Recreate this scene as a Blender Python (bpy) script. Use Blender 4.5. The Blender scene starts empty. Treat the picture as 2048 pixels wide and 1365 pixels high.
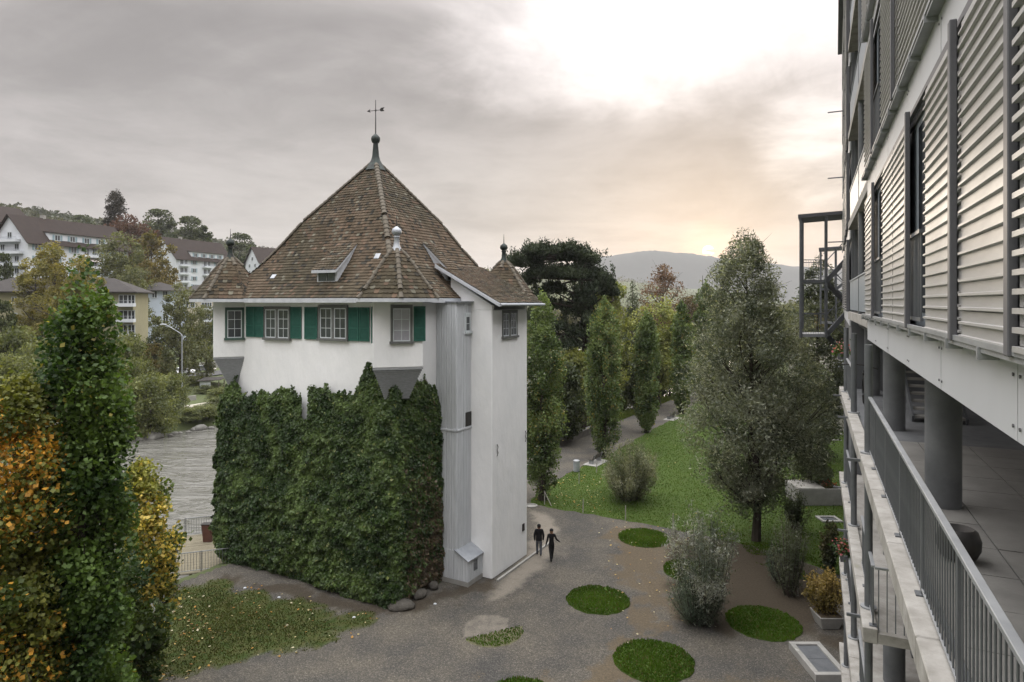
import bpy, bmesh, math, random
import numpy as np
from mathutils import Vector, Matrix
R = math.radians
rng = np.random.default_rng(7)
random.seed(7)
scene = bpy.context.scene
col = scene.collection

# ------------------------------------------------------------------ camera
FPX, CX, HY, CAMH = 1300.0, 1024.0, 605.0, 14.0      # focal length and horizon in photo pixels, eye height
cam_d = bpy.data.cameras.new('camera')
cam_d.sensor_width = 36.0
cam_d.lens = 36.0 * FPX / 2048.0
cam_d.shift_y = -(682.5 - HY) / 2048.0
cam_d.clip_start = 0.1
cam_d.clip_end = 12000
cam = bpy.data.objects.new('camera', cam_d)
cam.location = (0, 0, CAMH)
cam.rotation_euler = (R(90), 0, 0)
col.objects.link(cam)
scene.camera = cam

# ------------------------------------------------------------------ sky, sun, exposure
SUN_AZ, SUN_EL = R(17.0), R(4.6)                       # towards the right of the view axis, just over the far hill
scene.view_settings.view_transform = 'Standard'
scene.view_settings.look = 'None'
scene.view_settings.gamma = 1.0
scene.view_settings.use_curve_mapping = False
scene.view_settings.exposure = 0.3
world = bpy.data.worlds.new('World')
scene.world = world
world.use_nodes = True
scene.render.engine = 'CYCLES'
cy = scene.cycles
cy.max_bounces = 4; cy.diffuse_bounces = 2; cy.glossy_bounces = 2; cy.transmission_bounces = 2; cy.volume_bounces = 0; cy.transparent_max_bounces = 6
cy.use_adaptive_sampling = True; cy.adaptive_threshold = 0.02

def build_world():
    nt = world.node_tree
    nt.nodes.clear()
    N = lambda t, **k: _n(nt, t, **k)
    L = nt.links.new
    out = N('ShaderNodeOutputWorld')
    sky = N('ShaderNodeTexSky')
    sky.sky_type = 'NISHITA'
    sky.sun_disc = False
    sky.sun_elevation = SUN_EL
    sky.sun_rotation = SUN_AZ
    sky.air_density = 1.0
    sky.dust_density = 2.0
    bg_sky = N('ShaderNodeBackground'); bg_sky.inputs['Strength'].default_value = 0.12
    L(sky.outputs[0], bg_sky.inputs['Color'])
    tc = N('ShaderNodeTexCoord')
    d = tc.outputs['Generated']
    nrm = N('ShaderNodeVectorMath', operation='NORMALIZE'); L(d, nrm.inputs[0]); d = nrm.outputs[0]
    sep = N('ShaderNodeSeparateXYZ'); L(d, sep.inputs[0])
    def M(op, a, b=None, c=None, clamp=False):
        m = N('ShaderNodeMath', operation=op); m.use_clamp = clamp
        for i, v in enumerate((a, b, c)):
            if v is None: continue
            if isinstance(v, (int, float)): m.inputs[i].default_value = v
            else: L(v, m.inputs[i])
        return m.outputs[0]
    z = M('MAXIMUM', sep.outputs[2], 0.0)
    # cloud sheet: direction projected on a flat layer overhead
    den = M('ADD', z, 0.16)
    px_ = M('DIVIDE', sep.outputs[0], den)
    py_ = M('DIVIDE', sep.outputs[1], den)
    comb = N('ShaderNodeCombineXYZ'); L(px_, comb.inputs[0]); L(py_, comb.inputs[1])
    def noise(vec, scale, detail, rough, off, dist=0.0):
        mp = N('ShaderNodeMapping'); mp.inputs['Location'].default_value = off
        L(vec, mp.inputs[0])
        n = N('ShaderNodeTexNoise'); n.inputs['Scale'].default_value = scale
        n.inputs['Detail'].default_value = detail; n.inputs['Roughness'].default_value = rough
        n.inputs['Distortion'].default_value = dist
        L(mp.outputs[0], n.inputs['Vector'])
        return n.outputs['Fac']
    n1 = noise(comb.outputs[0], 1.05, 10, 0.58, (3.1, 1.7, 0), 0.6)
    n2 = noise(comb.outputs[0], 3.4, 7, 0.6, (7.3, 2.2, 0), 0.4)
    nn = M('ADD', M('MULTIPLY', n1, 0.72), M('MULTIPLY', n2, 0.28))
    def dirdot(az, el):
        v = (math.sin(az) * math.cos(el), math.cos(az) * math.cos(el), math.sin(el))
        m = N('ShaderNodeVectorMath', operation='DOT_PRODUCT'); L(d, m.inputs[0]); m.inputs[1].default_value = v
        return m.outputs['Value']
    def smooth(v, lo, hi):
        m = N('ShaderNodeMapRange'); m.interpolation_type = 'SMOOTHSTEP'
        m.inputs['From Min'].default_value = lo; m.inputs['From Max'].default_value = hi
        L(v, m.inputs['Value'])
        return m.outputs[0]
    # thin, sunlit part of the cloud sheet above the sun
    g1 = M('MULTIPLY', smooth(z, 0.21, 0.39), smooth(dirdot(R(19), R(8)), math.cos(R(36)), math.cos(R(10))))
    g2 = M('MULTIPLY', smooth(dirdot(R(26.5), R(14)), math.cos(R(9)), math.cos(R(1))), 0.55)
    glow = M('MAXIMUM', g1, g2)
    thin = smooth(M('ADD', M('MULTIPLY', glow, 0.85), M('MULTIPLY', M('SUBTRACT', nn, 0.5), 1.2)), 0.06, 0.92)
    # overcast sheet gets brighter from the hazy horizon to overhead
    up = smooth(z, 0.36, 0.95)
    base = M('ADD', M('ADD', 0.225, M('MULTIPLY', smooth(nn, 0.30, 0.70), 0.21)), M('MULTIPLY', up, SKY_UP))
    bright = M('MULTIPLY', M('MULTIPLY', thin, smooth(glow, 0.0, 0.35)), 0.85)
    lum = M('ADD', base, bright)
    # warm veil low over the horizon on the sun side
    low = M('MULTIPLY', smooth(M('SUBTRACT', 0.36, z), 0.0, 0.36), smooth(dirdot(SUN_AZ, 0.0), 0.45, 1.0))
    lum = M('ADD', lum, M('MULTIPLY', low, 0.07))
    grey = N('ShaderNodeMix', data_type='RGBA'); grey.inputs['A'].default_value = (1.04, 0.965, 0.945, 1); grey.inputs['B'].default_value = (1.04, 0.975, 0.89, 1)
    L(low, grey.inputs['Factor'])
    cool = N('ShaderNodeMix', data_type='RGBA'); cool.inputs['B'].default_value = (0.985, 0.98, 0.985, 1); L(up, cool.inputs['Factor']); L(grey.outputs['Result'], cool.inputs['A'])
    sc = N('ShaderNodeVectorMath', operation='SCALE'); L(cool.outputs['Result'], sc.inputs[0]); L(lum, sc.inputs['Scale'])
    # the low sun itself, half veiled by streaks of cloud
    sd = dirdot(SUN_AZ - R(0.2), SUN_EL - R(0.3))
    halo = M('POWER', smooth(sd, math.cos(R(4.0)), 1.0), 3.0)
    streakv = N('ShaderNodeVectorMath', operation='MULTIPLY'); L(d, streakv.inputs[0]); streakv.inputs[1].default_value = (30, 30, 160)
    stn = noise(streakv.outputs[0], 1.0, 3, 0.5, (0, 0, 0.4))
    disc = M('MULTIPLY', smooth(sd, math.cos(R(0.55)), math.cos(R(0.25))), smooth(stn, 0.38, 0.52))
    hs = N('ShaderNodeVectorMath', operation='SCALE'); hs.inputs[0].default_value = (0.30, 0.14, 0.06); L(halo, hs.inputs['Scale'])
    ds = N('ShaderNodeVectorMath', operation='SCALE'); ds.inputs[0].default_value = (6.0, 4.2, 2.4); L(disc, ds.inputs['Scale'])
    a1 = N('ShaderNodeVectorMath', operation='ADD'); L(sc.outputs[0], a1.inputs[0]); L(hs.outputs[0], a1.inputs[1])
    a2 = N('ShaderNodeVectorMath', operation='ADD'); L(a1.outputs[0], a2.inputs[0]); L(ds.outputs[0], a2.inputs[1])
    bg_cl = N('ShaderNodeBackground'); bg_cl.inputs['Strength'].default_value = 1.0
    L(a2.outputs[0], bg_cl.inputs['Color'])
    mix = N('ShaderNodeMixShader'); mix.inputs[0].default_value = 0.93
    L(bg_sky.outputs[0], mix.inputs[1]); L(bg_cl.outputs[0], mix.inputs[2])
    L(mix.outputs[0], out.inputs['Surface'])

def _n(nt, t, **k):
    n = nt.nodes.new(t)
    for a, b in k.items(): setattr(n, a, b)
    return n

SKY_UP = 4.3
HAZE = 0.00014
build_world()
sun_d = bpy.data.lights.new('sun', 'SUN')
sun_d.energy = 1.2
sun_d.angle = R(12)
sun_d.color = (1.0, 0.86, 0.70)
sun = bpy.data.objects.new('sun', sun_d)
sdir = Vector((math.sin(SUN_AZ) * math.cos(R(9)), math.cos(SUN_AZ) * math.cos(R(9)), math.sin(R(9))))
sdir = Vector((math.sin(SUN_AZ) * math.cos(SUN_EL), math.cos(SUN_AZ) * math.cos(SUN_EL), math.sin(SUN_EL)))
sun.rotation_euler = (-sdir).to_track_quat('-Z', 'Y').to_euler()
col.objects.link(sun)

# ------------------------------------------------------------------ pixels to places
def ray(px, py):
    return Vector(((px - CX) / FPX, 1.0, -(py - HY) / FPX))
def at(px, py, Y):
    return Vector((0, 0, CAMH)) + ray(px, py) * Y
def gnd(px, py, z=0.0):
    return at(px, py, (CAMH - z) * FPX / (py - HY))
def plane_hit(px, P0, d2):
    """distance along the level line P0 + s*d2 where the pixel column px meets it, and the depth there"""
    k = (px - CX) / FPX
    s = (k * P0[1] - P0[0]) / (d2[0] - k * d2[1])
    return s, P0[1] + s * d2[1]
def zof(py, Y):
    return CAMH - (py - HY) * Y / FPX

# ------------------------------------------------------------------ objects
ORG = {}
def link(name, me, mat=None, parent=None):
    o = bpy.data.objects.new(name, me)
    col.objects.link(o)
    if mat is not None and me is not None:
        if not me.materials: me.materials.append(mat)
    if parent is not None:
        o.parent = parent
        ORG[o.name] = ORG.get(parent.name, Vector((0, 0, 0)))
    return o
def tag(o, label=None, cat=None, group=None, kind=None):
    if label: o['label'] = label
    if cat: o['category'] = cat
    if group: o['group'] = group
    if kind: o['kind'] = kind
    return o
def thing(name, label, cat, loc=(0, 0, 0), group=None):
    o = bpy.data.objects.new(name, None)
    o.empty_display_size = 0.3
    col.objects.link(o)
    o.location = loc
    ORG[o.name] = Vector(loc)
    return tag(o, label, cat, group)
def np_mesh(name, verts, faces, smooth=False):
    """verts (n,3), faces (m,k) arrays of one polygon size"""
    me = bpy.data.meshes.new(name)
    v = np.asarray(verts, dtype=np.float32); f = np.asarray(faces, dtype=np.int32)
    me.vertices.add(len(v)); me.vertices.foreach_set('co', v.ravel())
    k = f.shape[1]
    me.loops.add(f.size); me.loops.foreach_set('vertex_index', f.ravel())
    me.polygons.add(len(f))
    me.polygons.foreach_set('loop_start', np.arange(0, f.size, k, dtype=np.int32))
    if smooth: me.polygons.foreach_set('use_smooth', np.ones(len(f), dtype=bool))
    me.update(calc_edges=True)
    return me
def set_col(me, cols, name='Col'):
    a = me.color_attributes.new(name, 'FLOAT_COLOR', 'POINT')
    c = np.ones((len(me.vertices), 4), dtype=np.float32); c[:, :3] = cols
    a.data.foreach_set('color', c.ravel())

class MB:
    """collects shapes in world space; build() links them as ONE mesh object relative to the thing's base"""
    def __init__(s): s.v = []; s.f = []
    def add(s, vs, fs):
        o = len(s.v); s.v += [tuple(v) for v in vs]; s.f += [tuple(i + o for i in f) for f in fs]; return s
    def hexa(s, p):
        return s.add(p, [(0, 3, 2, 1), (4, 5, 6, 7), (0, 1, 5, 4), (1, 2, 6, 5), (2, 3, 7, 6), (3, 0, 4, 7)])
    def box(s, x0, x1, y0, y1, z0, z1):
        return s.hexa([(x0, y0, z0), (x1, y0, z0), (x1, y1, z0), (x0, y1, z0), (x0, y0, z1), (x1, y0, z1), (x1, y1, z1), (x0, y1, z1)])
    def prism(s, pts, z0, z1, pts1=None):
        """level outline pts (counter-clockwise) from z0 to z1"""
        n = len(pts); p1 = pts1 or pts
        return s.add([(p[0], p[1], z0) for p in pts] + [(p[0], p[1], z1) for p in p1],
                     [tuple(range(n - 1, -1, -1)), tuple(range(n, 2 * n))] + [(i, (i + 1) % n, n + (i + 1) % n, n + i) for i in range(n)])
    def bar(s, a, b, w, h=None, up=(0, 0, 1)):
        a = Vector(a); b = Vector(b); h = h or w
        d = (b - a).normalized(); u = Vector(up)
        if abs(d.dot(u)) > 0.98: u = Vector((1, 0, 0))
        x = d.cross(u).normalized() * w / 2; y = x.normalized().cross(d).normalized() * h / 2
        return s.hexa([a - x - y, a + x - y, b + x - y, b - x - y, a - x + y, a + x + y, b + x + y, b - x + y])
    def tube(s, pts, rad, n=8, cap=True):
        pts = [Vector(p) for p in pts]; rs = rad if isinstance(rad, (list, tuple)) else [rad] * len(pts)
        o = len(s.v)
        ref = Vector((0.31, 0.87, 0.38))
        for i, p in enumerate(pts):
            d = (pts[min(i + 1, len(pts) - 1)] - pts[max(i - 1, 0)]).normalized()
            if abs(d.z) > 0.9: x = d.cross(Vector((0, 1, 0))).normalized()
            else: x = d.cross(Vector((0, 0, 1))).normalized()
            y = d.cross(x)
            for k in range(n):
                t = 2 * math.pi * k / n
                s.v.append(tuple(p + (x * math.cos(t) + y * math.sin(t)) * rs[i]))
        for i in range(len(pts) - 1):
            for k in range(n):
                a, b = o + i * n + k, o + i * n + (k + 1) % n
                s.f.append((a, b, b + n, a + n))
        if cap:
            s.f.append(tuple(o + k for k in range(n))); e = o + (len(pts) - 1) * n
            s.f.append(tuple(e + k for k in range(n - 1, -1, -1)))
        return s
    def lathe(s, c, prof, n=12, rot=0.0):
        """profile [(radius, z)] round the upright axis through c"""
        o = len(s.v); c = Vector(c)
        for r, z in prof:
            for k in range(n):
                t = 2 * math.pi * k / n + rot
                s.v.append((c.x + r * math.cos(t), c.y + r * math.sin(t), c.z + z))
        for i in range(len(prof) - 1):
            for k in range(n):
                a, b = o + i * n + k, o + i * n + (k + 1) % n
                s.f.append((a, b, b + n, a + n))
        s.f.append(tuple(o + k for k in range(n - 1, -1, -1))); e = o + (len(prof) - 1) * n
        s.f.append(tuple(e + k for k in range(n)))
        return s
    def mesh(s, name, org=(0, 0, 0), smooth=False, bevel=0.0):
        me = bpy.data.meshes.new(name)
        ox, oy, oz = org
        me.from_pydata([(x - ox, y - oy, z - oz) for x, y, z in s.v], [], s.f)
        if bevel or True:
            bm = bmesh.new(); bm.from_mesh(me)
            bmesh.ops.recalc_face_normals(bm, faces=bm.faces)
            if bevel:
                bmesh.ops.bevel(bm, geom=[e for e in bm.edges if e.is_manifold and e.calc_face_angle(0) > 0.6], offset=bevel, segments=1, affect='EDGES')
            bm.to_mesh(me); bm.free()
        if smooth:
            for p in me.polygons: p.use_smooth = True
            try: me.set_sharp_from_angle(angle=R(40))
            except Exception: pass
        return me
    def build(s, name, mat, parent=None, smooth=False, bevel=0.0, kind=None, org=None):
        g = org if org is not None else (ORG.get(parent.name, Vector((0, 0, 0))) if parent else (0, 0, 0))
        o = link(name, s.mesh(name, g, smooth, bevel), mat, parent)
        if org is not None and parent is None:
            o.location = org; ORG[o.name] = Vector(org)
        if kind: o['kind'] = kind
        return o

class Frame:
    """upright local frame: s along a level direction, o outwards (left of the direction if side=+1), z up"""
    def __init__(f, p, d, side=1):
        f.p = Vector((p[0], p[1], 0)); f.d = Vector((d[0], d[1], 0)).normalized()
        f.n = Vector((-f.d.y, f.d.x, 0)) * side; f.side = side
    def __call__(f, s, o, z):
        v = f.p + f.d * s + f.n * o; return Vector((v.x, v.y, z))
    def box(f, mb, s0, s1, o0, o1, z0, z1):
        P = f
        return mb.hexa([P(s0, o0, z0), P(s1, o0, z0), P(s1, o1, z0), P(s0, o1, z0), P(s0, o0, z1), P(s1, o0, z1), P(s1, o1, z1), P(s0, o1, z1)])
    def quadprism(f, mb, so, z0, z1):
        return mb.prism([f(s, o, 0) for s, o in so], z0, z1)

def copy_tree(o, parent=None):
    c = o.copy(); col.objects.link(c); c.parent = parent
    ORG[c.name] = ORG.get(o.name, Vector((0, 0, 0)))
    for ch in o.children: copy_tree(ch, c)
    return c

# ------------------------------------------------------------------ cheap lattice noise for shapes
_perm = np.random.default_rng(3).random((64, 64, 64)).astype(np.float32)
def vnoise(p):
    p = np.asarray(p, dtype=np.float64)
    i = np.floor(p).astype(int); f = p - i; f = f * f * (3 - 2 * f)
    i0 = i & 63; i1 = (i + 1) & 63
    def g(a, b, c): return _perm[a, b, c]
    x0, y0, z0 = i0.T; x1, y1, z1 = i1.T; fx, fy, fz = f.T
    c00 = g(x0, y0, z0) * (1 - fx) + g(x1, y0, z0) * fx; c10 = g(x0, y1, z0) * (1 - fx) + g(x1, y1, z0) * fx
    c01 = g(x0, y0, z1) * (1 - fx) + g(x1, y0, z1) * fx; c11 = g(x0, y1, z1) * (1 - fx) + g(x1, y1, z1) * fx
    return (c00 * (1 - fy) + c10 * fy) * (1 - fz) + (c01 * (1 - fy) + c11 * fy) * fz
def fbm(p, oct=3):
    p = np.asarray(p, dtype=np.float64); s = 0; a = 0.5; t = 0
    for k in range(oct): s = s + a * vnoise(p * 2 ** k + 17.3 * k); t += a; a *= 0.5
    return s / t

# ------------------------------------------------------------------ materials
MATS = {}
def mat(name, c1, c2=None, c3=None, scale=4.0, rough=0.8, bump=0.0, bscale=None, spec=0.3, metal=0.0, detail=5, stretch=(1, 1, 1), c3pos=0.75, attr=None, bdist=0.02, rvar=0.0, contrast=0.18):
    """rough procedural surface: two or three colours mixed by noise (object space), fine relief"""
    m = bpy.data.materials.new(name); m.use_nodes = True
    nt = m.node_tree; b = nt.nodes['Principled BSDF']; L = nt.links.new
    b.inputs['Roughness'].default_value = rough; b.inputs['Metallic'].default_value = metal
    b.inputs['Specular IOR Level'].default_value = spec
    tc = _n(nt, 'ShaderNodeTexCoord'); mp = _n(nt, 'ShaderNodeMapping'); L(tc.outputs['Object'], mp.inputs[0])
    mp.inputs['Scale'].default_value = stretch
    c2 = c2 or tuple(x * 0.8 for x in c1)
    n = _n(nt, 'ShaderNodeTexNoise'); n.inputs['Scale'].default_value = scale; n.inputs['Detail'].default_value = detail; n.inputs['Roughness'].default_value = 0.6
    L(mp.outputs[0], n.inputs['Vector'])
    cr = _n(nt, 'ShaderNodeValToRGB'); e = cr.color_ramp.elements
    e[0].position = 0.5 - contrast; e[1].position = 0.5 + contrast; e[0].color = (*c1, 1); e[1].color = (*c2, 1)
    if c3:
        k = cr.color_ramp.elements.new(c3pos); k.color = (*c3, 1)
    L(n.outputs['Fac'], cr.inputs[0])
    colour = cr.outputs[0]
    if attr:
        at_ = _n(nt, 'ShaderNodeAttribute'); at_.attribute_name = attr
        mx = _n(nt, 'ShaderNodeMix', data_type='RGBA', blend_type='MULTIPLY'); mx.inputs['Factor'].default_value = 1.0
        L(colour, mx.inputs['A']); L(at_.outputs['Color'], mx.inputs['B']); colour = mx.outputs['Result']
    L(colour, b.inputs['Base Color'])
    if rvar:
        mr = _n(nt, 'ShaderNodeMapRange'); mr.inputs['To Min'].default_value = rough - rvar; mr.inputs['To Max'].default_value = rough + rvar
        L(n.outputs['Fac'], mr.inputs['Value']); L(mr.outputs[0], b.inputs['Roughness'])
    if bump:
        n2 = _n(nt, 'ShaderNodeTexNoise'); n2.inputs['Scale'].default_value = bscale or scale * 6; n2.inputs['Detail'].default_value = 4
        L(mp.outputs[0], n2.inputs['Vector'])
        bp = _n(nt, 'ShaderNodeBump'); bp.inputs['Strength'].default_value = bump; bp.inputs['Distance'].default_value = bdist
        L(n2.outputs['Fac'], bp.inputs['Height']); L(bp.outputs[0], b.inputs['Normal'])
    MATS[name] = m
    return m
def leafmat(name, trans=0.35, rough=0.55, spec=0.35):
    m = bpy.data.materials.new(name); m.use_nodes = True
    nt = m.node_tree; b = nt.nodes['Principled BSDF']; L = nt.links.new
    a = _n(nt, 'ShaderNodeAttribute'); a.attribute_name = 'Col'
    L(a.outputs['Color'], b.inputs['Base Color']); b.inputs['Roughness'].default_value = rough; b.inputs['Specular IOR Level'].default_value = spec
    t = _n(nt, 'ShaderNodeBsdfTranslucent'); mx = _n(nt, 'ShaderNodeMixShader'); mx.inputs[0].default_value = trans
    g = _n(nt, 'ShaderNodeMix', data_type='RGBA', blend_type='MULTIPLY'); g.inputs['Factor'].default_value = 1; g.inputs['B'].default_value = (1.5, 1.5, 0.7, 1)
    L(a.outputs['Color'], g.inputs['A']); L(g.outputs['Result'], t.inputs['Color'])
    o = nt.nodes['Material Output']
    L(b.outputs[0], mx.inputs[1]); L(t.outputs[0], mx.inputs[2]); L(mx.outputs[0], o.inputs['Surface'])
    MATS[name] = m
    return m
def glassmat(name, c=(0.02, 0.025, 0.03), rough=0.05, spec=0.7):
    m = mat(name, c, tuple(x * 1.6 for x in c), scale=0.8, rough=rough, spec=spec)
    return m

mat('plaster', (0.82, 0.82, 0.82), (0.71, 0.72, 0.725), (0.85, 0.85, 0.84), scale=1.1, detail=9, rough=0.92, bump=0.5, bscale=3.2, spec=0.15, bdist=0.06, c3pos=0.8, stretch=(1, 1, 0.45), contrast=0.26)
mat('stone_base', (0.055, 0.05, 0.043), (0.10, 0.092, 0.08), scale=2.5, rough=0.95, bump=0.8, bscale=7, bdist=0.06)
mat('tile', (0.95, 0.95, 0.95), (0.55, 0.55, 0.5), (1.15, 1.12, 1.0), scale=1.1, rough=0.9, bump=0.4, bscale=30, attr='Col', spec=0.2)
mat('hip_tile', (0.14, 0.122, 0.095), (0.075, 0.066, 0.053), (0.17, 0.152, 0.12), scale=4, rough=0.9, bump=0.5, bscale=25)
mat('roof_under', (0.06, 0.05, 0.04), rough=0.95)
mat('eave_board', (0.52, 0.54, 0.57), (0.40, 0.42, 0.45), scale=3, rough=0.7, bump=0.1)
mat('zinc', (0.40, 0.42, 0.45), (0.30, 0.32, 0.35), scale=2.5, rough=0.5, metal=0.35, rvar=0.1)
mat('iron', (0.03, 0.03, 0.03), (0.05, 0.045, 0.04), scale=8, rough=0.6, metal=0.3)
mat('copper_dark', (0.035, 0.05, 0.045), (0.02, 0.02, 0.02), scale=6, rough=0.55, metal=0.3)
mat('green_shutter', (0.028, 0.115, 0.085), (0.02, 0.085, 0.065), (0.05, 0.15, 0.12), scale=5, rough=0.7, bump=0.2, spec=0.25)
mat('win_stone', (0.15, 0.155, 0.15), (0.105, 0.11, 0.105), scale=4, rough=0.85, bump=0.3)
mat('green_frame', (0.045, 0.10, 0.08), (0.07, 0.10, 0.085), scale=5, rough=0.75)
mat('win_white', (0.62, 0.66, 0.68), (0.52, 0.56, 0.58), scale=5, rough=0.6)
glassmat('glass', (0.035, 0.04, 0.045))
glassmat('glass_curtain', (0.30, 0.30, 0.33), rough=0.08)
mat('corbel', (0.30, 0.31, 0.32), (0.22, 0.23, 0.235), scale=6, rough=0.85, bump=0.3, stretch=(1, 1, 4))
mat('grey_wood', (0.60, 0.62, 0.645), (0.47, 0.49, 0.51), (0.65, 0.67, 0.69), scale=2.2, rough=0.85, bump=0.3, bscale=10, stretch=(4, 4, 0.35))
mat('concrete', (0.33, 0.32, 0.30), (0.24, 0.235, 0.22), (0.37, 0.36, 0.33), scale=1.6, rough=0.92, bump=0.35, bscale=14)
mat('bark', (0.06, 0.048, 0.038), (0.035, 0.028, 0.022), (0.09, 0.075, 0.06), scale=5, rough=0.95, bump=0.8, bscale=14, stretch=(2, 2, 0.4))
mat('bark_pale', (0.17, 0.15, 0.12), (0.10, 0.085, 0.07), scale=5, rough=0.95, bump=0.6, bscale=14, stretch=(2, 2, 0.4))
leafmat('leaf'); leafmat('needle', trans=0.12, rough=0.7, spec=0.2); leafmat('ivy_leaf', trans=0.2, rough=0.5, spec=0.32); leafmat('grass_blade', trans=0.3, rough=0.75, spec=0.1)
# ================================================================== the ground, the river, the paths
RN = Vector((0.85, -0.527)); RM = Vector((0.527, 0.85))        # across and along the river
def nm(x, y): return 0.85 * x - 0.527 * y, 0.527 * x + 0.85 * y
def xy(n, m): return 0.85 * n + 0.527 * m, -0.527 * n + 0.85 * m
def sstep(x, a, b):
    t = np.clip((x - a) / (b - a), 0, 1); return t * t * (3 - 2 * t)
WATER = -2.6
def height(x, y):
    x = np.asarray(x, float); y = np.asarray(y, float)
    n, m = nm(x, y)
    w = (fbm(np.stack([x * 0.05 + 40, y * 0.05 + 40, np.zeros_like(x)], -1).reshape(-1, 3)).reshape(x.shape) - 0.5)
    h = -4.2 * (1 - sstep(n, -37.5, -31.5))
    h = np.where(n < -60, -4.2 + 3.2 * sstep(-n, 77.5, 83.5), h)
    st = -125 - np.clip(m - 68, -60, 400) * 0.6
    up = np.clip(st - n, 0, None)
    hill = 0.36 * up
    hill = 46 * (1 - np.exp(-hill / 46.0)) + np.clip(up - 130, 0, 400) * 0.012
    ridge = 42 * sstep(-n, 380, 640) * (1 - 0.45 * sstep(m, 100, 600))
    h = h + np.where(n < -100, hill + ridge, 0)
    h = h + np.where((n > -80) | (n < -140), 0, w * 0.6) * (n < -84)
    far = sstep(np.hypot(x, y), 500, 1500)
    return h + far * w * 30 * (n < -100)
def ztop(x, y): return float(height(np.array([x]), np.array([y]))[0])

mat('earth', (0.075, 0.09, 0.036), (0.06, 0.075, 0.028), (0.10, 0.095, 0.055), scale=0.12, rough=0.95, bump=0.4, bscale=2)
def grid_coords(fine0, fine1, step, far0, far1):
    a = list(np.arange(fine0, fine1 + 1e-6, step)); s = step; v = fine0
    while v > far0: s *= 1.22; v -= s; a.insert(0, v)
    s = step; v = fine1
    while v < far1: s *= 1.22; v += s; a.append(v)
    return np.array(a)
gx = grid_coords(-130, 50, 2.0, -5000, 5000); gy = grid_coords(-20, 170, 2.0, -600, 6000)
GX, GY = np.meshgrid(gx, gy)
GZ = height(GX, GY) - 0.012
nx, ny = len(gx), len(gy)
idx = np.arange(nx * ny).reshape(ny, nx)
fq = np.stack([idx[:-1, :-1], idx[:-1, 1:], idx[1:, 1:], idx[1:, :-1]], -1).reshape(-1, 4)
ground = link('ground', np_mesh('ground', np.stack([GX, GY, GZ], -1).reshape(-1, 3), fq, True), MATS['earth'])
tag(ground, kind='structure')

# river
def water_mat():
    m = bpy.data.materials.new('water'); m.use_nodes = True
    nt = m.node_tree; b = nt.nodes['Principled BSDF']; L = nt.links.new
    b.inputs['Base Color'].default_value = (0.12, 0.118, 0.105, 1); b.inputs['Roughness'].default_value = 0.04
    b.inputs['IOR'].default_value = 1.33; b.inputs['Specular IOR Level'].default_value = 0.5
    tc = _n(nt, 'ShaderNodeTexCoord'); mp = _n(nt, 'ShaderNodeMapping'); L(tc.outputs['Object'], mp.inputs[0])
    mp.inputs['Rotation'].default_value = (0, 0, R(8)); 
    s = _n(nt, 'ShaderNodeMapping'); L(mp.outputs[0], s.inputs[0]); s.inputs['Scale'].default_value = (0.4, 1.0, 1)
    n1 = _n(nt, 'ShaderNodeTexNoise'); n1.inputs['Scale'].default_value = 0.5; n1.inputs['Detail'].default_value = 3.5; n1.inputs['Roughness'].default_value = 0.6; n1.inputs['Distortion'].default_value = 1.0
    L(s.outputs[0], n1.inputs['Vector'])
    bp = _n(nt, 'ShaderNodeBump'); bp.inputs['Strength'].default_value = 1.0; bp.inputs['Distance'].default_value = 0.8
    L(n1.outputs['Fac'], bp.inputs['Height']); L(bp.outputs[0], b.inputs['Normal'])
    return m
MATS['water'] = water_mat()
pts = [xy(-33.5, -160), xy(-33.5, 700), xy(-81, 700), xy(-81, -160)]
rv = np_mesh('river', [(p[0], p[1], WATER) for p in pts], [(0, 1, 2, 3)])
tag(link('river', rv, MATS['water']), kind='structure')

# gravel yard, with worn sand, dry leaf litter and soil mixed in by place
def inpoly(px, py, poly):
    px = np.asarray(px); c = np.zeros(px.shape, bool); n = len(poly)
    for i in range(n):
        x0, y0 = poly[i][:2]; x1, y1 = poly[(i + 1) % n][:2]
        t = ((y0 > py) != (y1 > py))
        with np.errstate(divide='ignore', invalid='ignore'):
            c ^= t & (px < (x1 - x0) * (py - y0) / (y1 - y0 + 1e-12) + x0)
    return c
def segdist(px, py, poly, closed=True):
    d = np.full(np.shape(px), 1e9); n = len(poly)
    for i in range(n if closed else n - 1):
        x0, y0 = poly[i][:2]; x1, y1 = poly[(i + 1) % n][:2]
        dx, dy = x1 - x0, y1 - y0
        t = np.clip(((px - x0) * dx + (py - y0) * dy) / (dx * dx + dy * dy + 1e-12), 0, 1)
        d = np.minimum(d, np.hypot(px - x0 - t * dx, py - y0 - t * dy))
    return d
def sdf(px, py, poly): return segdist(px, py, poly) * np.where(inpoly(px, py, poly), 1, -1)
G = lambda *a: [tuple(gnd(x, y)[:2]) for x, y in a]
LAWN = G((1062, 1006), (1100, 1016), (1150, 1024), (1205, 1034), (1260, 1043), (1310, 1052), (1360, 1062)) + G((1440, 1078), (1530, 1100), (1600, 1120), (1672, 1150)) + \
       [(17.2, 33.5), (19.5, 38.2), (25.0, 48.0), (33.0, 62.0), (40, 74), (44, 92), (34, 100)] + G((1460, 772), (1400, 802), (1345, 838), (1300, 863), (1215, 912), (1150, 940), (1105, 966), (1062, 998))
SIDE = G((262, 1300), (330, 1170), (440, 1150), (560, 1180), (680, 1210), (790, 1226), (870, 1216), (900, 1198), (905, 1195), (840, 1235), (760, 1265), (640, 1300), (480, 1335), (330, 1365)) + [(-14.0, 21.5), (-16.0, 24)]
SOIL = G((1345, 1062), (1480, 1082), (1600, 1122), (1672, 1152), (1690, 1300), (1620, 1290), (1500, 1280), (1420, 1258), (1350, 1240), (1330, 1180), (1320, 1110))
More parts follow.
